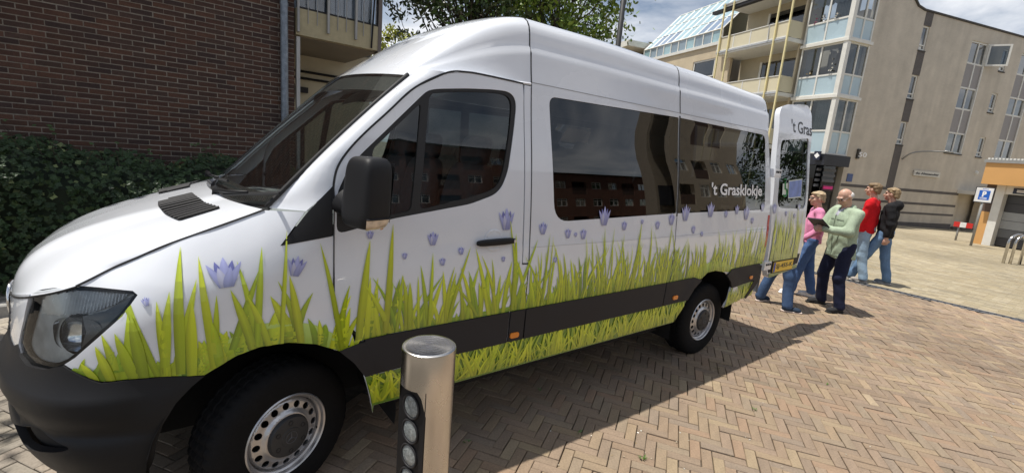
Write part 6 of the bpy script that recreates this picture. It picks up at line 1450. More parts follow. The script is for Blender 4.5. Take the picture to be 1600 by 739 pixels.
for sgn in (1, -1):
    n = 26; hw = math.asin(.66); mb = MB(); rows = []
    for z, dr_ in ((.0, 0), (.80, 0), (.88, 0), (.905, 0)):
        ww_ = hw if z < .85 else hw*(1.0+(z-.85)*9)
        rows.append([cO+BR_*(math.cos(a)*ex*sgn+math.sin(a)*ey*sgn)+np.array([0, 0, z]) for a in np.linspace(-ww_, ww_, n)])
    mb.grid(rows); mb.build('steel_shell', M_BRUSH, bol, smooth=True)
    mb = MB(); d_ = BR_*.70
    mb.frame(cO, ex, ey*sgn, (0, 0, 1), (-BR_*.735, BR_*.735), (0, d_), (0, .905)); mb.build('lamp_panel', M_BLACKP, bol, fix=True)
    if True:
        for zc in (.815, .705, .595, .485):
            cc = cO+ey*sgn*(d_+.001)+np.array([0, 0, zc]); mb = MB()
            pr_ = [(.001, .005), (.020, .0048), (.038, .0035), (.044, .001), (.044, 0)]
            vs = []; nn_ = 28
            for r2, h2 in pr_:
                for k in range(nn_): a = 2*math.pi*k/nn_; vs.append(cc+ex*r2*math.cos(a)+np.array([0, 0, 1])*r2*1.06*math.sin(a)+ey*sgn*h2)
            mb.add(vs, [(i*nn_+k, i*nn_+(k+1) % nn_, (i+1)*nn_+(k+1) % nn_, (i+1)*nn_+k) for i in range(len(pr_)-1) for k in range(nn_)])
            lo_ = mb.build('lamp', mat('frosted_lamp', (.26, .285, .285), .25, var=.28, vscale=70, coat=.8, bump=.6, bscale=160, detail=8), bol, smooth=True, fix=True)
            mb = MB(); mb.tube([cc+ex*.047*math.cos(a)+np.array([0, 0, 1])*.050*math.sin(a)+ey*sgn*.003 for a in np.linspace(0, 2*math.pi, 32, endpoint=False)], .0045, 6, closed=True); mb.build('lamp_ring', M_GREYP, lo_, smooth=True)
# ------------------------------------------------------------------ trees
M_LEAF = mat('tree_leaf', (1, 1, 1), .45, var=.18, vscale=2, attr=True, spec=.45)
M_BARK = mat('bark', (.055, .045, .035), .9, var=.3, vscale=6, bump=.5, bscale=40)
def tree(name, label, base, trunk_h, cen, rad, nl, cols, ls=.085, seed=1, group=None, nclump=46, sparse=.30):
    rt = np.random.default_rng(seed); base = np.array(base, float); cen = np.array(cen, float); rad = np.array(rad, float)
    t = empty(name, tuple(base), 0, label, 'tree', group)
    fork = base+np.array([(cen-base)[0]*.35, (cen-base)[1]*.35, trunk_h])
    mb = MB(); mb.tube([base+[0, 0, -.1], base+(fork-base)*.5+[.03, -.02, 0], fork, cen+[0, 0, rad[2]*.3]], [.15, .12, .10, .03], 9); mb.build('trunk', M_BARK, t, smooth=True)
    cl = []
    for k in range(nclump):
        d = rt.normal(size=3); d /= np.linalg.norm(d); cl.append(cen+d*rad*rt.uniform(.35, 1.0)**.6)
    lim = MB()
    for k, c in enumerate(cl):
        a = fork+(cen-fork)*rt.uniform(0, .7); m_ = (a+c)/2+rt.normal(0, .12, 3); lim.tube([a, m_, c], [.035, .018, .006], 5)
    tag(lim.build('limbs', M_BARK, t, smooth=True), kind='stuff')
    cr = MB(); per = nl//nclump
    for c in cl:
        r = rt.uniform(.25, .55)*min(rad)*.62; shade = rt.uniform(.7, 1.25)
        for j in range(per):
            p = c+rt.normal(0, r*.62, 3)*[1, 1, .8]; col = np.array(cols[rt.integers(len(cols))])*shade*rt.uniform(.8, 1.2)
            n = rt.normal(size=3)+np.array([0, 0, .6]); n /= np.linalg.norm(n); a = rt.normal(size=3)+np.array([0, 0, -.9]); a -= n*(a@n); a /= np.linalg.norm(a)+1e-9; b = np.cross(n, a); s = ls*rt.uniform(.6, 1.25)
            cr.add([p-a*s*.5, p-a*s*.1+b*s*.26, p+a*s*.25+b*s*.20, p+a*s*.62, p+a*s*.25-b*s*.20, p-a*s*.1-b*s*.26], [(0, 1, 2, 3), (0, 3, 4, 5)], tuple(np.clip(col, 0, 1)))
    tag(cr.build('crown', M_LEAF, t), kind='stuff'); return t
def azp(px, d): r = ray(px, 240.); r = r/np.hypot(r[0], r[1]); return CAM_LOC[0]+r[0]*d, CAM_LOC[1]+r[1]*d
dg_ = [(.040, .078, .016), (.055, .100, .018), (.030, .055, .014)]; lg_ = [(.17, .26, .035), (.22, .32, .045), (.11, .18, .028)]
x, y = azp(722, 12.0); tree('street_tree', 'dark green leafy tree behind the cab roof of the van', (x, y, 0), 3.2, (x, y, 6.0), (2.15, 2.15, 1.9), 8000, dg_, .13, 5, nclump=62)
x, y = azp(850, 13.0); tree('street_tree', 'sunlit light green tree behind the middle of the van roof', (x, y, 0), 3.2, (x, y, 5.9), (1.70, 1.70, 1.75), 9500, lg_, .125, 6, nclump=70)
x, y = azp(640, 9.5); 
x2, y2 = azp(612, 30.0); tree('far_tree', 'small yellow green tree far behind the porch corner', (x2, y2, 0), 4.0, (x2, y2, 7.2), (1.6, 1.6, 1.3), 2500, [(.26, .28, .02), (.32, .34, .03)], .2, 8)
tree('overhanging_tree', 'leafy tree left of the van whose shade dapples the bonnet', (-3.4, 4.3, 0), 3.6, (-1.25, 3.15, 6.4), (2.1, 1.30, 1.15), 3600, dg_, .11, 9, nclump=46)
# drooping twig beside the porch corner
tw_ = empty('drooping_twig', (2.3, 5.2, 4.1), 0, 'dark drooping leafy twig against the sky right of the porch', 'branch')
pp_ = [aty(*p, 6.6) for p in ((603, -8), (612, 10), (625, 25), (630, 42), (640, 60))]; mb = MB(); mb.tube(catmull(pp_, 4), [.012]*9+[.006]*8, 5); mb.build('stem', M_BARK, tw_, smooth=True)
mb = MB()
for px, py, n in ((606, 6, 9), (616, 14, 12), (625, 27, 14), (632, 50, 12), (622, 58, 10), (640, 60, 5), (655, 56, 9), (612, 20, 6)):
    for k in range(n):
        c = aty(px+rh.normal(0, 5), py+rh.normal(0, 4), 6.6+rh.normal(0, .1)); leaf(mb, c, np.array([rh.normal(0, .6), -1, rh.normal(0, .5)]), .052, (.02, .035, .012), lobed=False)
tag(mb.build('twig_leaves', M_LEAF, tw_), kind='stuff')
# dark lamp post rising behind the van
lx, ly = azp(945.5, 11.0); lp = empty('lamp_post', (lx, ly, 0), 0, 'slim dark lamp post rising behind the van roof among the leaves', 'lamp post')
mb = MB(); mb.tube([(lx, ly, 0), (lx, ly, 1.2), (lx, ly, 7.8)], [.075, .066, .055], 12); mb.build('pole', mat('post_dark', (.016, .017, .02), .6), lp, smooth=True)
mb = MB(); mb.tube([(lx, ly, 7.8), (lx-.4, ly-.4, 8.1), (lx-1.0, ly-1.0, 8.15)], [.05, .045, .04], 8); mb.build('arm', mat('post_dark', (.028, .03, .036), .45, metal=.3), lp, smooth=True)
mb = MB(); mb.tube([(lx-1.0, ly-1.0, 8.13), (lx-1.5, ly-1.5, 8.13)], [.09, .06], 8); mb.build('lamp_head', M_ALU, lp, smooth=True)
# ------------------------------------------------------------------ houses across the street (seen in the van's windows)
M_REDB = brick_tex_mat('red_brick', (.20, .075, .045), (.25, .095, .055), (.20, .15, .12), 1, .22, .066, plane='xz', bump=.2)
def block(name, label, x0, x1, y, h, m, nfl, nb, seed, yd=10, roofm=None, rr=.7):
    t = empty(name, ((x0+x1)/2, y, 0), 0, label, 'building'); rb = np.random.default_rng(seed); F_ = Face((x0, y, 0), 0.0); wd = x1-x0; zb_ = gz((x0+x1)/2)
    hs2 = []; fh = (h-.6)/nfl; bwid = wd/nb; kinds = []
    for r in range(nfl):
        for c in range(nb):
            k = rb.choice(['w', 'w', 'b']) if r else rb.choice(['w', 'b']); s0 = c*bwid+bwid*(.22 if k == 'w' else .10); s1 = c*bwid+bwid*(.78 if k == 'w' else .90); z0 = zb_+r*fh+(.9 if k == 'w' else .15); z1 = zb_+r*fh+fh-.45
            kinds.append((k, s0, s1, z0, z1)); hs2.append(np.array([(s0, z0), (s1, z0), (s1, z1), (s0, z1)]))
    F_.slab('wall', m, t, np.array([(0, zb_-.5), (wd, zb_-.5), (wd, zb_+h), (0, zb_+h)]), holes=hs2, rim=.3, step=3)
    for k, s0, s1, z0, z1 in kinds:
        if k == 'w': window(F_, t, (s0, s1, z0, z1), 3 if s1-s0 > 1.6 else 2, (.7,), frame=.07, sill=False, back=False)
        else:
            F_.part('balcony_recess', M_ROOMD, t, s0-.05, s1+.05, z0, z1, -1.5, -1.45); F_.part('balcony_front', mat('brown_rail', (.10, .06, .045), .6), t, s0, s1, z0, z0+1.0, -.1, -.04)
    mb = MB(); mb.box(x0+.01, x1-.01, y-yd, y-1.6, zb_-.5, zb_+h-.02); mb.build('building_body', m, t)
    mb = MB(); mb.add([(x0-.3, y+.4, zb_+h), (x1+.3, y+.4, zb_+h), (x1+.3, y-yd/2, zb_+h+rr), (x0-.3, y-yd/2, zb_+h+rr), (x1+.3, y-yd, zb_+h), (x0-.3, y-yd, zb_+h)], [(0, 1, 2, 3), (3, 2, 4, 5), (1, 4, 2), (0, 3, 5), (0, 5, 4, 1)]); mb.build('roof', roofm or mat('green_roof', (.10, .17, .14), .6), t)
    return t
block('brick_apartments', 'red brick apartment block across the street mirrored in the van windows', 3, 19, -23, 9.4, M_REDB, 4, 8, 4)
block('brick_apartments', 'lower red brick block across the street, right of the taller one', 19.4, 36, -24, 7.6, M_REDB, 3, 8, 5)
block('tan_apartments', 'tan apartment house on the far right mirrored in the side windows', 25.0, 33.5, -14, 11.5, mat('tan_render', (.46, .39, .30), .8, var=.08), 4, 4, 6, yd=2.5, roofm=mat('dark_roof', (.05, .05, .055), .6))
tree('mirrored_tree', 'dark street tree across the street mirrored in the rear side window', (40, -14.5, gz(40)), 2.5, (40, -14.5, 6.0), (3.2, 3.2, 4.0), 6000, dg_, .26, 12)
# ------------------------------------------------------------------ people
def _seg(P, a, b, ra, rb_):
    ab = b-a; t = np.clip(((P-a)@ab)/(ab@ab+1e-12), 0, 1); return np.linalg.norm(P-a-t[:, None]*ab, axis=1)-(ra+(rb_-ra)*t)
def _ell(P, c, r, R=None):
    q = P-c
    if R is not None: q = q@R
    k = np.linalg.norm(q/r, axis=1); k1 = np.linalg.norm(q/(r*r), axis=1)+1e-9; return k*(k-1)/k1
def sdf_mesh(prims, res=.011, k=.02, cuts=(), fold=0.0, fscale=28.0, seed=0):
    """prims: ('c', a, b, ra, rb) tapered capsules or ('e', c, r[, R]) ellipsoids, blended; cuts: functions max()ed in"""
    lo = np.full(3, 9.); hi = np.full(3, -9.)
    for p in prims:
        if p[0] == 'c':
            for q, r in ((p[1], p[3]), (p[2], p[4])): lo = np.minimum(lo, np.array(q)-r); hi = np.maximum(hi, np.array(q)+r)
        else: lo = np.minimum(lo, np.array(p[1])-max(p[2])); hi = np.maximum(hi, np.array(p[1])+max(p[2]))
    lo -= .04; hi += .04; n = np.ceil((hi-lo)/res).astype(int)+1
    F = np.full(n, 1.0); ax = [lo[i]+np.arange(n[i])*res for i in range(3)]
    for p in prims:
        if p[0] == 'c': a, b = np.array(p[1], float), np.array(p[2], float); m = max(p[3], p[4])+.06; l, h = np.minimum(a, b)-m, np.maximum(a, b)+m
        else: a = np.array(p[1], float); m = max(p[2])+.06; l, h = a-m, a+m
        i0 = np.maximum(0, np.floor((l-lo)/res).astype(int)); i1 = np.minimum(n, np.ceil((h-lo)/res).astype(int)+1)
        g = np.stack(np.meshgrid(*[ax[j][i0[j]:i1[j]] for j in range(3)], indexing='ij'), -1); sh = g.shape[:3]; g = g.reshape(-1, 3)
        d = (_seg(g, a, b, p[3], p[4]) if p[0] == 'c' else _ell(g, a, np.array(p[2], float), p[3] if len(p) > 3 else None)).reshape(sh)
        S = F[i0[0]:i1[0], i0[1]:i1[1], i0[2]:i1[2]]; hh = np.clip(.5+.5*(S-d)/k, 0, 1); F[i0[0]:i1[0], i0[1]:i1[1], i0[2]:i1[2]] = np.where(S > .5, np.minimum(S, d), S*(1-hh)+d*hh-k*hh*(1-hh))
    if fold or cuts:
        g = np.stack(np.meshgrid(*ax, indexing='ij'), -1)
        if fold:
            X, Y, Z = g[..., 0], g[..., 1], g[..., 2]
            q1 = np.sin(fscale*(Z+.35*X)+5*np.sin(9*X+seed)+4*np.sin(11*Y+seed*2)+3*np.sin(6.3*Z+seed)); q2 = np.sin(fscale*.55*(X-Y+.5*Z)+7*np.sin(5*Z+seed*1.7)+3*np.sin(13*X)); q3 = np.sin(3.1*Z*5+seed*3+4*X)
            F = F+fold*(q1*.5*(.4+.6*np.abs(q3))+q2*.55)
        for c in cuts: F = np.maximum(F, c(g))
    s = F < 0
    cnt = sum(s[i:n[0]-1+i, j:n[1]-1+j, k_:n[2]-1+k_].astype(int) for i in (0, 1) for j in (0, 1) for k_ in (0, 1)); act = (cnt > 0) & (cnt < 8)
    idx = -np.ones(act.shape, int); cells = np.argwhere(act); idx[act] = np.arange(len(cells))
    acc = np.zeros((len(cells), 3)); num = np.zeros(len(cells)); cs_ = [(i, j, k_) for i in (0, 1) for j in (0, 1) for k_ in (0, 1)]
    for a in cs_:
        for d in range(3):
            if a[d]: continue
            b = list(a); b[d] = 1
            fa = F[tuple((cells+a).T)]; fb2 = F[tuple((cells+b).T)]; m = (fa < 0) != (fb2 < 0); t = np.where(m, fa/(fa-fb2+1e-12), 0)
            p = np.array(a, float)[None]+t[:, None]*(np.array(b)-np.array(a))[None]; acc += np.where(m[:, None], p, 0); num += m
    V = lo+(cells+acc/np.maximum(num, 1)[:, None])*res; faces = []
    for d in range(3):
        e = np.zeros(3, int); e[d] = 1; A_ = s[:-1 if d == 0 else None, :-1 if d == 1 else None, :-1 if d == 2 else None]; B_ = s[e[0]:, e[1]:, e[2]:]; ch = np.argwhere(A_ != B_)
        o1, o2 = [q for q in range(3) if q != d]
        ok = (ch[:, o1] > 0) & (ch[:, o2] > 0) & (ch[:, o1] < n[o1]-1) & (ch[:, o2] < n[o2]-1); ch = ch[ok]; inside = A_[tuple(ch.T)]
        u = np.zeros(3, int); u[o1] = 1; v = np.zeros(3, int); v[o2] = 1
        q = np.stack([idx[tuple((ch-u-v).T)], idx[tuple((ch-v).T)], idx[tuple(ch.T)], idx[tuple((ch-u).T)]], 1)
        fl_ = inside if d != 1 else ~inside; q = np.where(fl_[:, None], q, q[:, ::-1]); faces.append(q[(q >= 0).all(1)])
    return V, np.concatenate(faces)
LASTV = [None]
def add_sdf(name, m, parent, T, *a, **k):
    V, F = sdf_mesh(*a, **k); LASTV[0] = V; me = bpy.data.meshes.new(name); me.from_pydata(T(V).tolist(), [], F.tolist()); me.polygons.foreach_set('use_smooth', [True]*len(F)); return link(name, me, m, parent)
def ik(a, b, l1, l2, hint):
    a, b, hint = (np.array(q, float) for q in (a, b, hint)); d = b-a; L_ = min(np.linalg.norm(d), (l1+l2)*.999); u = d/np.linalg.norm(d); x = (l1*l1-l2*l2+L_*L_)/(2*L_); h = math.sqrt(max(0, l1*l1-x*x)); w = hint-u*(hint@u); w /= np.linalg.norm(w)+1e-9; return a+u*x+w*h
M_SKIN = mat('skin', (.56, .33, .24), .5, var=.06, vscale=12, subs=.15)
def cloth(n, c, v=.14): return mat(n, c, .85, var=v, vscale=5, var2=.10, bump=.45, bscale=22, spec=.25)
def person(label, loc, heading, H, top, trousers, shoes, hair, feet, hands, build=1.0, lean=(0, 0), head_tilt=0.0, head_turn=0.0, hem=.47, collar=None, bald=False, glasses=False, sleeve=True, hood=False, seed=0, topname='jacket', hint=((.5, -.8, -.3), (-.5, -.8, -.3)), curl=1.0, handdir=None):
    ca_, sa_ = math.cos(heading), math.sin(heading)       # heading: world angle of the facing direction
    Rm = np.array([[sa_, -ca_, 0], [ca_, sa_, 0], [0, 0, 1.]]).T   # local x = right, y = forward
    loc = np.array(loc, float); T = lambda V: np.asarray(V)@Rm.T@np.eye(3)+loc
    Rw = np.array([[sa_, ca_, 0], [-ca_, sa_, 0], [0, 0, 1.]]); T = lambda V: np.asarray(V)@Rw.T+loc
    p = empty('person', tuple(loc), 0, label, 'person')
    s = H/1.75; b = build; lx_, ly_ = lean
    hipz = .515*H; pel = np.array([0, 0, hipz+.03]); chest = np.array([lx_*.7, ly_*.7, .715*H]); neck = np.array([lx_, ly_, .845*H]); hc = np.array([lx_, ly_+.035*s+.03*math.sin(head_tilt), .925*H-.01*abs(math.sin(head_tilt))])
    sh = [chest+np.array([sg*.185*s*b, -.005, .085*H]) for sg in (1, -1)]
    up, fo = .165*H, .150*H
    hd_ = [np.array(h, float) for h in hands]; el = [ik(sh[i], hd_[i], up, fo, hint[i]) for i in (0, 1)]
    hip = [pel+np.array([sg*.095*s*b, 0, -.02]) for sg in (1, -1)]; an = [np.array([f[0], f[1], f[2] if len(f) > 3 else .085]) for f in feet]; kn = [ik(hip[i], an[i], .245*H, .235*H, (0.05*(1 if i == 0 else -1), 1, 0)) for i in (0, 1)]
    # --- one continuous body
    ct, st_ = math.cos(head_tilt), math.sin(head_tilt); cu_, su_ = math.cos(head_turn), math.sin(head_turn)
    Rh = np.array([[cu_, -su_, 0], [su_, cu_, 0], [0, 0, 1]])@np.array([[1, 0, 0], [0, ct, st_], [0, -st_, ct]]); hp = lambda q: hc+Rh@(np.array(q)*s)
    pr2 = [('e', hp((0, -.012, .022)), np.array([.072, .090, .094])*s, Rh), ('e', hp((0, .030, -.045)), np.array([.056, .062, .066])*s, Rh), ('e', hp((0, .062, -.082)), np.array([.028, .024, .022])*s, Rh),
           ('c', hp((0, .088, .012)), hp((0, .108, -.022)), .010*s, .0155*s), ('e', hp((0, .076, .035)), np.array([.052, .022, .016])*s, Rh), ('e', hp((0, .084, -.058)), np.array([.024, .012, .010])*s, Rh),
           ('c', hp((0, -.01, -.06)), neck+[0, -.01, -.05], .054*s, .062*s), ('c', neck+[0, -.01, -.05], chest+[0, 0, .05], .07*s, .10*s)]
    for sg in (1, -1): pr2.append(('e', hp((sg*.079, -.008, -.005)), np.array([.012, .022, .033])*s, Rh)); pr2.append(('e', hp((sg*.040, .055, -.022)), np.array([.026, .026, .024])*s, Rh))
    pr2 += [('e', chest, np.array([.150*b, .098*b, .20])*s), ('e', pel+[0, 0, .08], np.array([.140*b, .10*b, .18])*s)]
    for i in (0, 1):
        sg = 1 if i == 0 else -1
        pr2 += [('c', sh[i], el[i], .046*s, .038*s), ('c', el[i], hd_[i], .037*s, .026*s), ('c', hip[i], kn[i], .066*s, .046*s), ('c', kn[i], an[i], .044*s, .032*s)]
        # hand: palm, four fingers, thumb
        fd = (hd_[i]-el[i])/np.linalg.norm(hd_[i]-el[i]) if handdir is None else np.array(handdir[i], float); fd = fd/np.linalg.norm(fd)
        inn = np.array([-sg, .25, 0.]); inn -= fd*(inn@fd); inn /= np.linalg.norm(inn); sd_ = np.cross(fd, inn); pc = hd_[i]+fd*.045*s
        pr2.append(('c', hd_[i], pc+fd*.02*s, .026*s, .030*s)); pr2 += [('c', pc+sd_*.02*s, pc+sd_*.02*s+fd*.03*s, .020*s, .018*s), ('c', pc-sd_*.02*s, pc-sd_*.02*s+fd*.03*s, .020*s, .018*s)]
        for q, l in zip((-.031, -.0105, .0105, .031), (.066, .078, .074, .058)):
            k0 = pc+sd_*q*s+fd*.035*s; k1 = k0+(fd*.8+inn*.5*curl)*l*.55*s; k2 = k1+(fd*.35+inn*.9*curl)*l*.5*s; pr2 += [('c', k0, k1, .0105*s, .0095*s), ('c', k1, k2, .0095*s, .0085*s)]
        t0 = pc-sd_*.024*s*(1 if sg > 0 else -1)-fd*.015*s; t1 = t0-sd_*.030*s*(1 if sg > 0 else -1)+fd*.02*s+inn*.012*s; pr2 += [('c', t0, t1, .014*s, .012*s), ('c', t1, t1+fd*.03*s+inn*.012*s, .0115*s, .009*s)]
    add_sdf('body', M_SKIN, p, T, pr2, res=.0085*s, k=.014)
    # face
    for sg in (1, -1):
        mb = MB(); mb.grid(T(superbox(hp((sg*.031, .0775, .012)), Rh[:, 0], Rh[:, 1], Rh[:, 2], .013*s, .008*s, .0065*s, 1.0, 10, 6)).reshape(7, 11, 3)); mb.build('eye', mat('eye_dark', (.03, .022, .018), .3), p, smooth=True)
        mb = MB(); mb.tube(T([hp((sg*.016, .094, .036)), hp((sg*.034, .090, .041)), hp((sg*.052, .074, .034))]), .0042*s, 5); mb.build('eyebrow', mat('brow_'+label[:6], tuple(np.array(hair)*.6), .9), p)
    mb = MB(); mb.tube(T([hp((-.022, .090, -.056)), hp((0, .0975, -.057)), hp((.022, .090, -.056))]), [.003*s, .0055*s, .003*s], 6); mb.build('mouth', mat('lips', (.34, .12, .10), .5), p, smooth=True)
    if glasses:
        mb = MB()
        for sg in (1, -1): mb.tube(T([hp((sg*.033+.024*math.cos(a), .099, .008+.018*math.sin(a))) for a in np.linspace(0, 2*math.pi, 14, endpoint=False)]), .0022*s, 4, closed=True); mb.tube(T([hp((sg*.057, .097, .012)), hp((sg*.080, .02, .012)), hp((sg*.082, -.02, .0))]), .002*s, 4)
        mb.tube(T([hp((-.010, .105, .012)), hp((.010, .105, .012))]), .002*s, 4); mb.build('glasses', mat('glasses_frame', (.05, .045, .04), .3), p)
    # hair
    hm = mat('hair_%d' % seed, hair, .6, var=.35, vscale=40, var2=.3, spec=.5)
    iR = Rh.T
    if bald:
        hpz = [('e', hp((0, -.040, -.005)), np.array([.080, .078, .062])*s, Rh)]; cut = [lambda g: ((g-hc)@Rh)[..., 1]/s-(-.018), lambda g: ((g-hc)@Rh)[..., 2]/s-.028]
        add_sdf('hair', hm, p, T, hpz, res=.006, k=.01, cuts=cut)
    else:
        vol = 1.0 if not hood else 1.0
        hpz = [('e', hp((0, -.022, .036)), np.array([.086, .100, .092])*s, Rh), ('e', hp((0, .030, .086)), np.array([.064, .052, .030])*s, Rh), ('e', hp((0, -.055, -.02)), np.array([.078, .062, .075])*s, Rh)]
        for q in range(26):
            r0 = np.random.default_rng(seed*50+q); a0 = r0.uniform(0, 6.28); rr0 = r0.uniform(.03, .085); hpz.append(('e', hp((rr0*math.cos(a0), -.01+rr0*math.sin(a0)*1.1, .118-rr0*.55)), np.array([.022, .026, .014])*s, Rh))
        cut = [lambda g: ((g-hc)@Rh)[..., 1]/s-.040-1.1*np.clip(((g-hc)@Rh)[..., 2]/s-.050, -1, .06), lambda g: np.minimum(((g-hc)@Rh)[..., 1]/s+.012, -(((g-hc)@Rh)[..., 2]/s-.030)), lambda g: -(((g-hc)@Rh)[..., 2]/s+.075)]
        add_sdf('hair', hm, p, T, hpz, res=.006, k=.012, cuts=cut, fold=.004, fscale=90, seed=seed)
    # upper garment
    tp = [('e', chest+[0, -.005, .02], np.array([.185*b, .128*b, .215])*s), ('e', (chest+pel)/2, np.array([.172*b, .128*b, .20])*s), ('c', chest+[.055*s, -.004, -.05], pel+[.068*s, -.006, -.14], .118*s*b, .124*s*b), ('c', chest+[-.055*s, -.004, -.05], pel+[-.068*s, -.006, -.14], .118*s*b, .124*s*b), ('c', sh[0]+[-.05, 0, .012], sh[1]+[.05, 0, .012], .070*s, .070*s)]
    for i in (0, 1):
        wr = el[i]+(hd_[i]-el[i])*(.97 if sleeve else .2); tp += [('c', sh[i], el[i], .071*s*b, .060*s*b), ('c', el[i], wr, .058*s*b, .044*s*b)]
    hz_ = hem*H
    cuts = [lambda g: hz_-g[..., 2]+.012*np.sin(g[..., 0]*20)]+([lambda g: -(_ell(g.reshape(-1, 3), neck+np.array([0, .03, .03]), np.array([.072, .075, .07])*s).reshape(g.shape[:3]))])
    if collar or hood: tp += [('c', neck+[-.055*s, .02, -.025], neck+[-.05*s, -.055, .0], .028*s, .030*s), ('c', neck+[.055*s, .02, -.025], neck+[.05*s, -.055, .0], .028*s, .030*s), ('c', neck+[-.05*s, -.055, 0.], neck+[.05*s, -.055, 0.], .030*s, .030*s)]
    if hood: tp += [('e', neck+np.array([0, -.105, -.045]), np.array([.10, .065, .085])*s)]
    tm = cloth(topname+'_%d' % seed, top); add_sdf(topname, tm, p, T, tp, res=.0105*s, k=.035, cuts=cuts, fold=.0085, fscale=26, seed=seed)
    JV = LASTV[0]; dkm = mat('seam_%d' % seed, tuple(np.array(top)*.45), .8)
    def front(x, z):
        m = (np.abs(JV[:, 0]-x) < .014) & (np.abs(JV[:, 2]-z) < .014) & (np.abs(JV[:, 1]) < .21*s*b)
        return JV[m][:, 1].max()+.0015 if m.any() else None
    def stitch(name, pts, r):
        q = [(x, front(x, z), z) for x, z in pts]; q = [t for t in q if t[1] is not None]
        if len(q) > 2: mb = MB(); mb.tube(T(np.array(q)), r, 4); mb.build(name, dkm, p)
    if collar or hood:
        stitch('zip', [(.004, z) for z in np.linspace(hem*H+.02, neck[2]-.07, 24)], .0045)
        for sg in (1, -1):
            stitch('pocket', [(sg*(.085+.02*t), .56*H+.12*t) for t in np.linspace(0, 1, 8)], .004); stitch('seam', [(sg*x, .745*H) for x in np.linspace(.03, .13, 10)], .003)
    stitch('hem', [(x, hem*H+.035) for x in np.linspace(-.13, .13, 20)], .0035)
    # trousers
    tr2 = [('e', pel+[0, -.01, .02], np.array([.158*b, .122*b, .13])*s)]
    for i in (0, 1):
        tr2 += [('c', hip[i]+[0, 0, .02], kn[i], .098*s*b, .076*s), ('c', kn[i], an[i]+np.array([0, -.01, .0]), .074*s, .068*s)]
    add_sdf('trousers', cloth('trousers_%d' % seed, trousers, .18), p, T, tr2, res=.0105*s, k=.03, cuts=[lambda g: g[..., 2]-(hipz+.14*s)]+[lambda g: .045-g[..., 2]], fold=.0050, fscale=24, seed=seed+3)
    # shoes
    for i in (0, 1):
        f = feet[i]; d = f[3] if len(f) > 3 else (f[2] if len(f) > 2 else 0.0); fx, fy = math.sin(d), math.cos(d); a0 = an[i]+np.array([0, 0, -.085]); fw = np.array([fx, fy, 0]); z0_ = a0[2]
        q = [('e', a0+fw*.115*s+[0, 0, .036], np.array([.047, .055, .034])*s), ('c', a0-fw*.035*s+[0, 0, .042], a0+fw*.12*s+[0, 0, .036], .040*s, .036*s), ('c', a0+[0, 0, .05], a0+[0, 0, .10], .042*s, .045*s)]
        so_ = add_sdf('shoe', cloth('shoe_%d' % seed, shoes[0]), p, T, q, res=.008, k=.02, cuts=[lambda g, z0_=z0_: z0_+.004-g[..., 2]])
        q2 = [('c', a0-fw*.045*s+[0, 0, .012], a0+fw*.145*s+[0, 0, .012], .041*s, .043*s)]
        add_sdf('sole', cloth('sole_%d' % seed, shoes[1]), so_, T, q2, res=.008, k=.01, cuts=[lambda g, z0_=z0_: z0_-g[..., 2], lambda g, z0_=z0_: g[..., 2]-(z0_+.024)])
    return p, T, hp, dict(hands=hd_, neck=neck, chest=chest)
def tolocal(loc, heading, W_): c, s = math.cos(heading), math.sin(heading); d = np.array(W_)-np.array([*loc, 0])[:len(W_)]; return np.array([d[0]*s-d[1]*c, d[0]*c+d[1]*s])
# man in the pale green jacket reading from a black folder
lm, hm_ = (7.24, .04), math.atan2(.60, -.80)
fl_ = [tolocal(lm, hm_, q) for q in ((7.34, .19), (7.10, -.12))]
fr, fle = (fl_[0], fl_[1]) if fl_[0][0] > fl_[1][0] else (fl_[1], fl_[0])
hR, hL = (.055, .37, 1.16), (-.10, .36, 1.17)
pm, Tm, hpm, jm = person('older bald man in a pale green jacket and dark jeans reading a black folder', (*lm, 0), hm_, 1.755, (.36, .44, .32), (.014, .018, .045), ((.03, .03, .032), (.025, .025, .025)), (.55, .53, .50), [(fr[0], fr[1], .3), (fle[0], fle[1], -.15)], [hR, hL], build=1.12, lean=(0, .05), head_tilt=.62, head_turn=.12, hem=.435, collar=True, bald=True, glasses=True, seed=1, hint=((.8, -.5, -.6), (-.8, -.5, -.6)), handdir=((-.75, .5, .1), (.75, .5, .1)))
mb = MB(); q = Tm([(-.055, .10, 1.485), (0, .155, 1.43), (.055, .10, 1.485), (.03, .17, 1.36), (-.03, .17, 1.36)]); mb.add(q, [(0, 1, 4), (1, 2, 3), (1, 3, 4)]); mb.build('shirt', cloth('checked_shirt', (.45, .45, .52), .4), pm)
fo_ = MB(); a, b_, c, d = np.array([-.17, .34, 1.17]), np.array([.11, .36, 1.15]), np.array([.11, .50, 1.27]), np.array([-.17, .48, 1.29])
nrm_ = np.cross(b_-a, d-a); nrm_ /= np.linalg.norm(nrm_); fo_.add(Tm([a, b_, c, d, a+nrm_*.018, b_+nrm_*.018, c+nrm_*.018, d+nrm_*.018]), [(0, 3, 2, 1), (4, 5, 6, 7), (0, 1, 5, 4), (1, 2, 6, 5), (2, 3, 7, 6), (3, 0, 4, 7)])
tag(fo_.build('folder', mat('folder_black', (.015, .015, .017), .5, var=.2), None, fix=True), 'black folder held open by the man in the green jacket', 'folder')
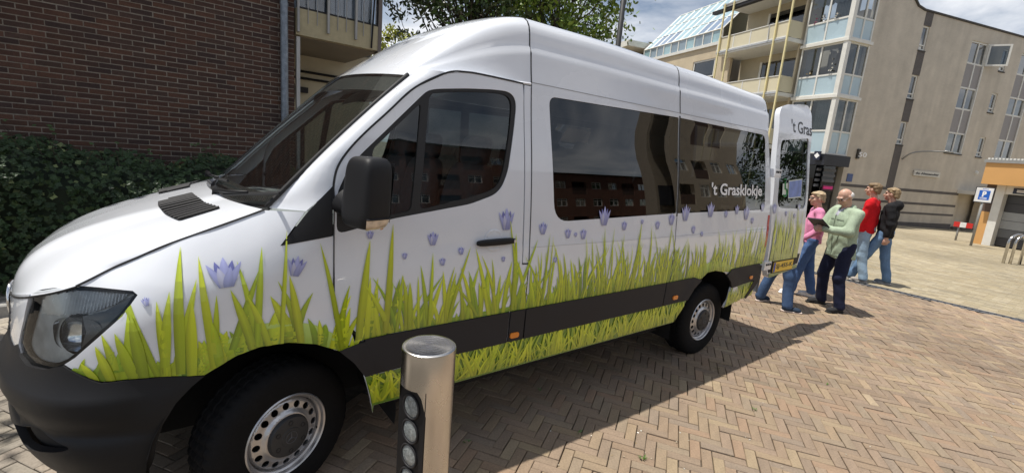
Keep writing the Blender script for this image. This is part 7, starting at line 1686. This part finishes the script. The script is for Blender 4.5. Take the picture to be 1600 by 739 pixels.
# woman in pink
lw_, hw_ = (7.62, .56), math.atan2(.85, -.52)
fl_ = [tolocal(lw_, hw_, q) for q in ((7.46, .66), (7.62, .43))]
fr, fle = (fl_[0], fl_[1]) if fl_[0][0] > fl_[1][0] else (fl_[1], fl_[0])
person('blonde woman in a pink jumper and blue jeans beside the open rear door', (*lw_, 0), hw_, 1.66, (.72, .27, .44), (.075, .14, .30), ((.78, .78, .78), (.75, .75, .75)), (.40, .30, .18), [(fr[0], fr[1], .2), (fle[0], fle[1], -.4)], [(.20, .14, .86), (-.22, .18, .90)], build=.98, head_tilt=.1, head_turn=.15, hem=.52, glasses=True, seed=2, topname='jumper')
# boy in red
lr, hr_ = (10.0, .50), math.atan2(.98, -.05)
person('boy in a red jumper and light jeans walking behind the older man', (*lr, 0), hr_, 1.86, (.60, .012, .018), (.30, .42, .54), ((.30, .27, .24), (.45, .43, .40)), (.20, .135, .07), [(.10, .14, 0.05), (-.10, -.12, .0)], [(.21, .02, .88), (-.22, .12, .90)], build=.95, hem=.50, seed=3, topname='jumper', head_turn=-.1)
# boy in black
lk, hk_ = (10.16, .25), math.atan2(.97, -.12)
person('boy in a black hooded top and blue jeans striding beside the boy in red', (*lk, 0), hk_, 1.80, (.014, .014, .016), (.13, .22, .36), ((.16, .18, .21), (.5, .5, .5)), (.27, .19, .10), [(.10, -.16, 0.0), (-.09, .36, .05)], [(.22, .13, .86), (-.20, -.05, .88)], build=.98, hem=.49, seed=4, topname='hooded_top', hood=True, head_turn=-.05)
# person behind the open door
l5, h5 = (6.46, .47), math.atan2(-.75, .62)
fl_ = [tolocal(l5, h5, q) for q in ((6.50, .68), (6.36, .25))]
fr, fle = (fl_[0], fl_[1]) if fl_[0][0] > fl_[1][0] else (fl_[1], fl_[0])
person('person in a lavender top and blue jeans standing mostly hidden behind the open rear door', (*l5, 0), h5, 1.72, (.42, .44, .66), (.055, .10, .20), ((.025, .04, .065), (.62, .52, .46)), (.2, .15, .1), [(fr[0], fr[1], .1), (fle[0], fle[1], -.6)], [(.20, .06, .86), (-.21, .04, .86)], build=1.0, hem=.48, seed=5, topname='top')
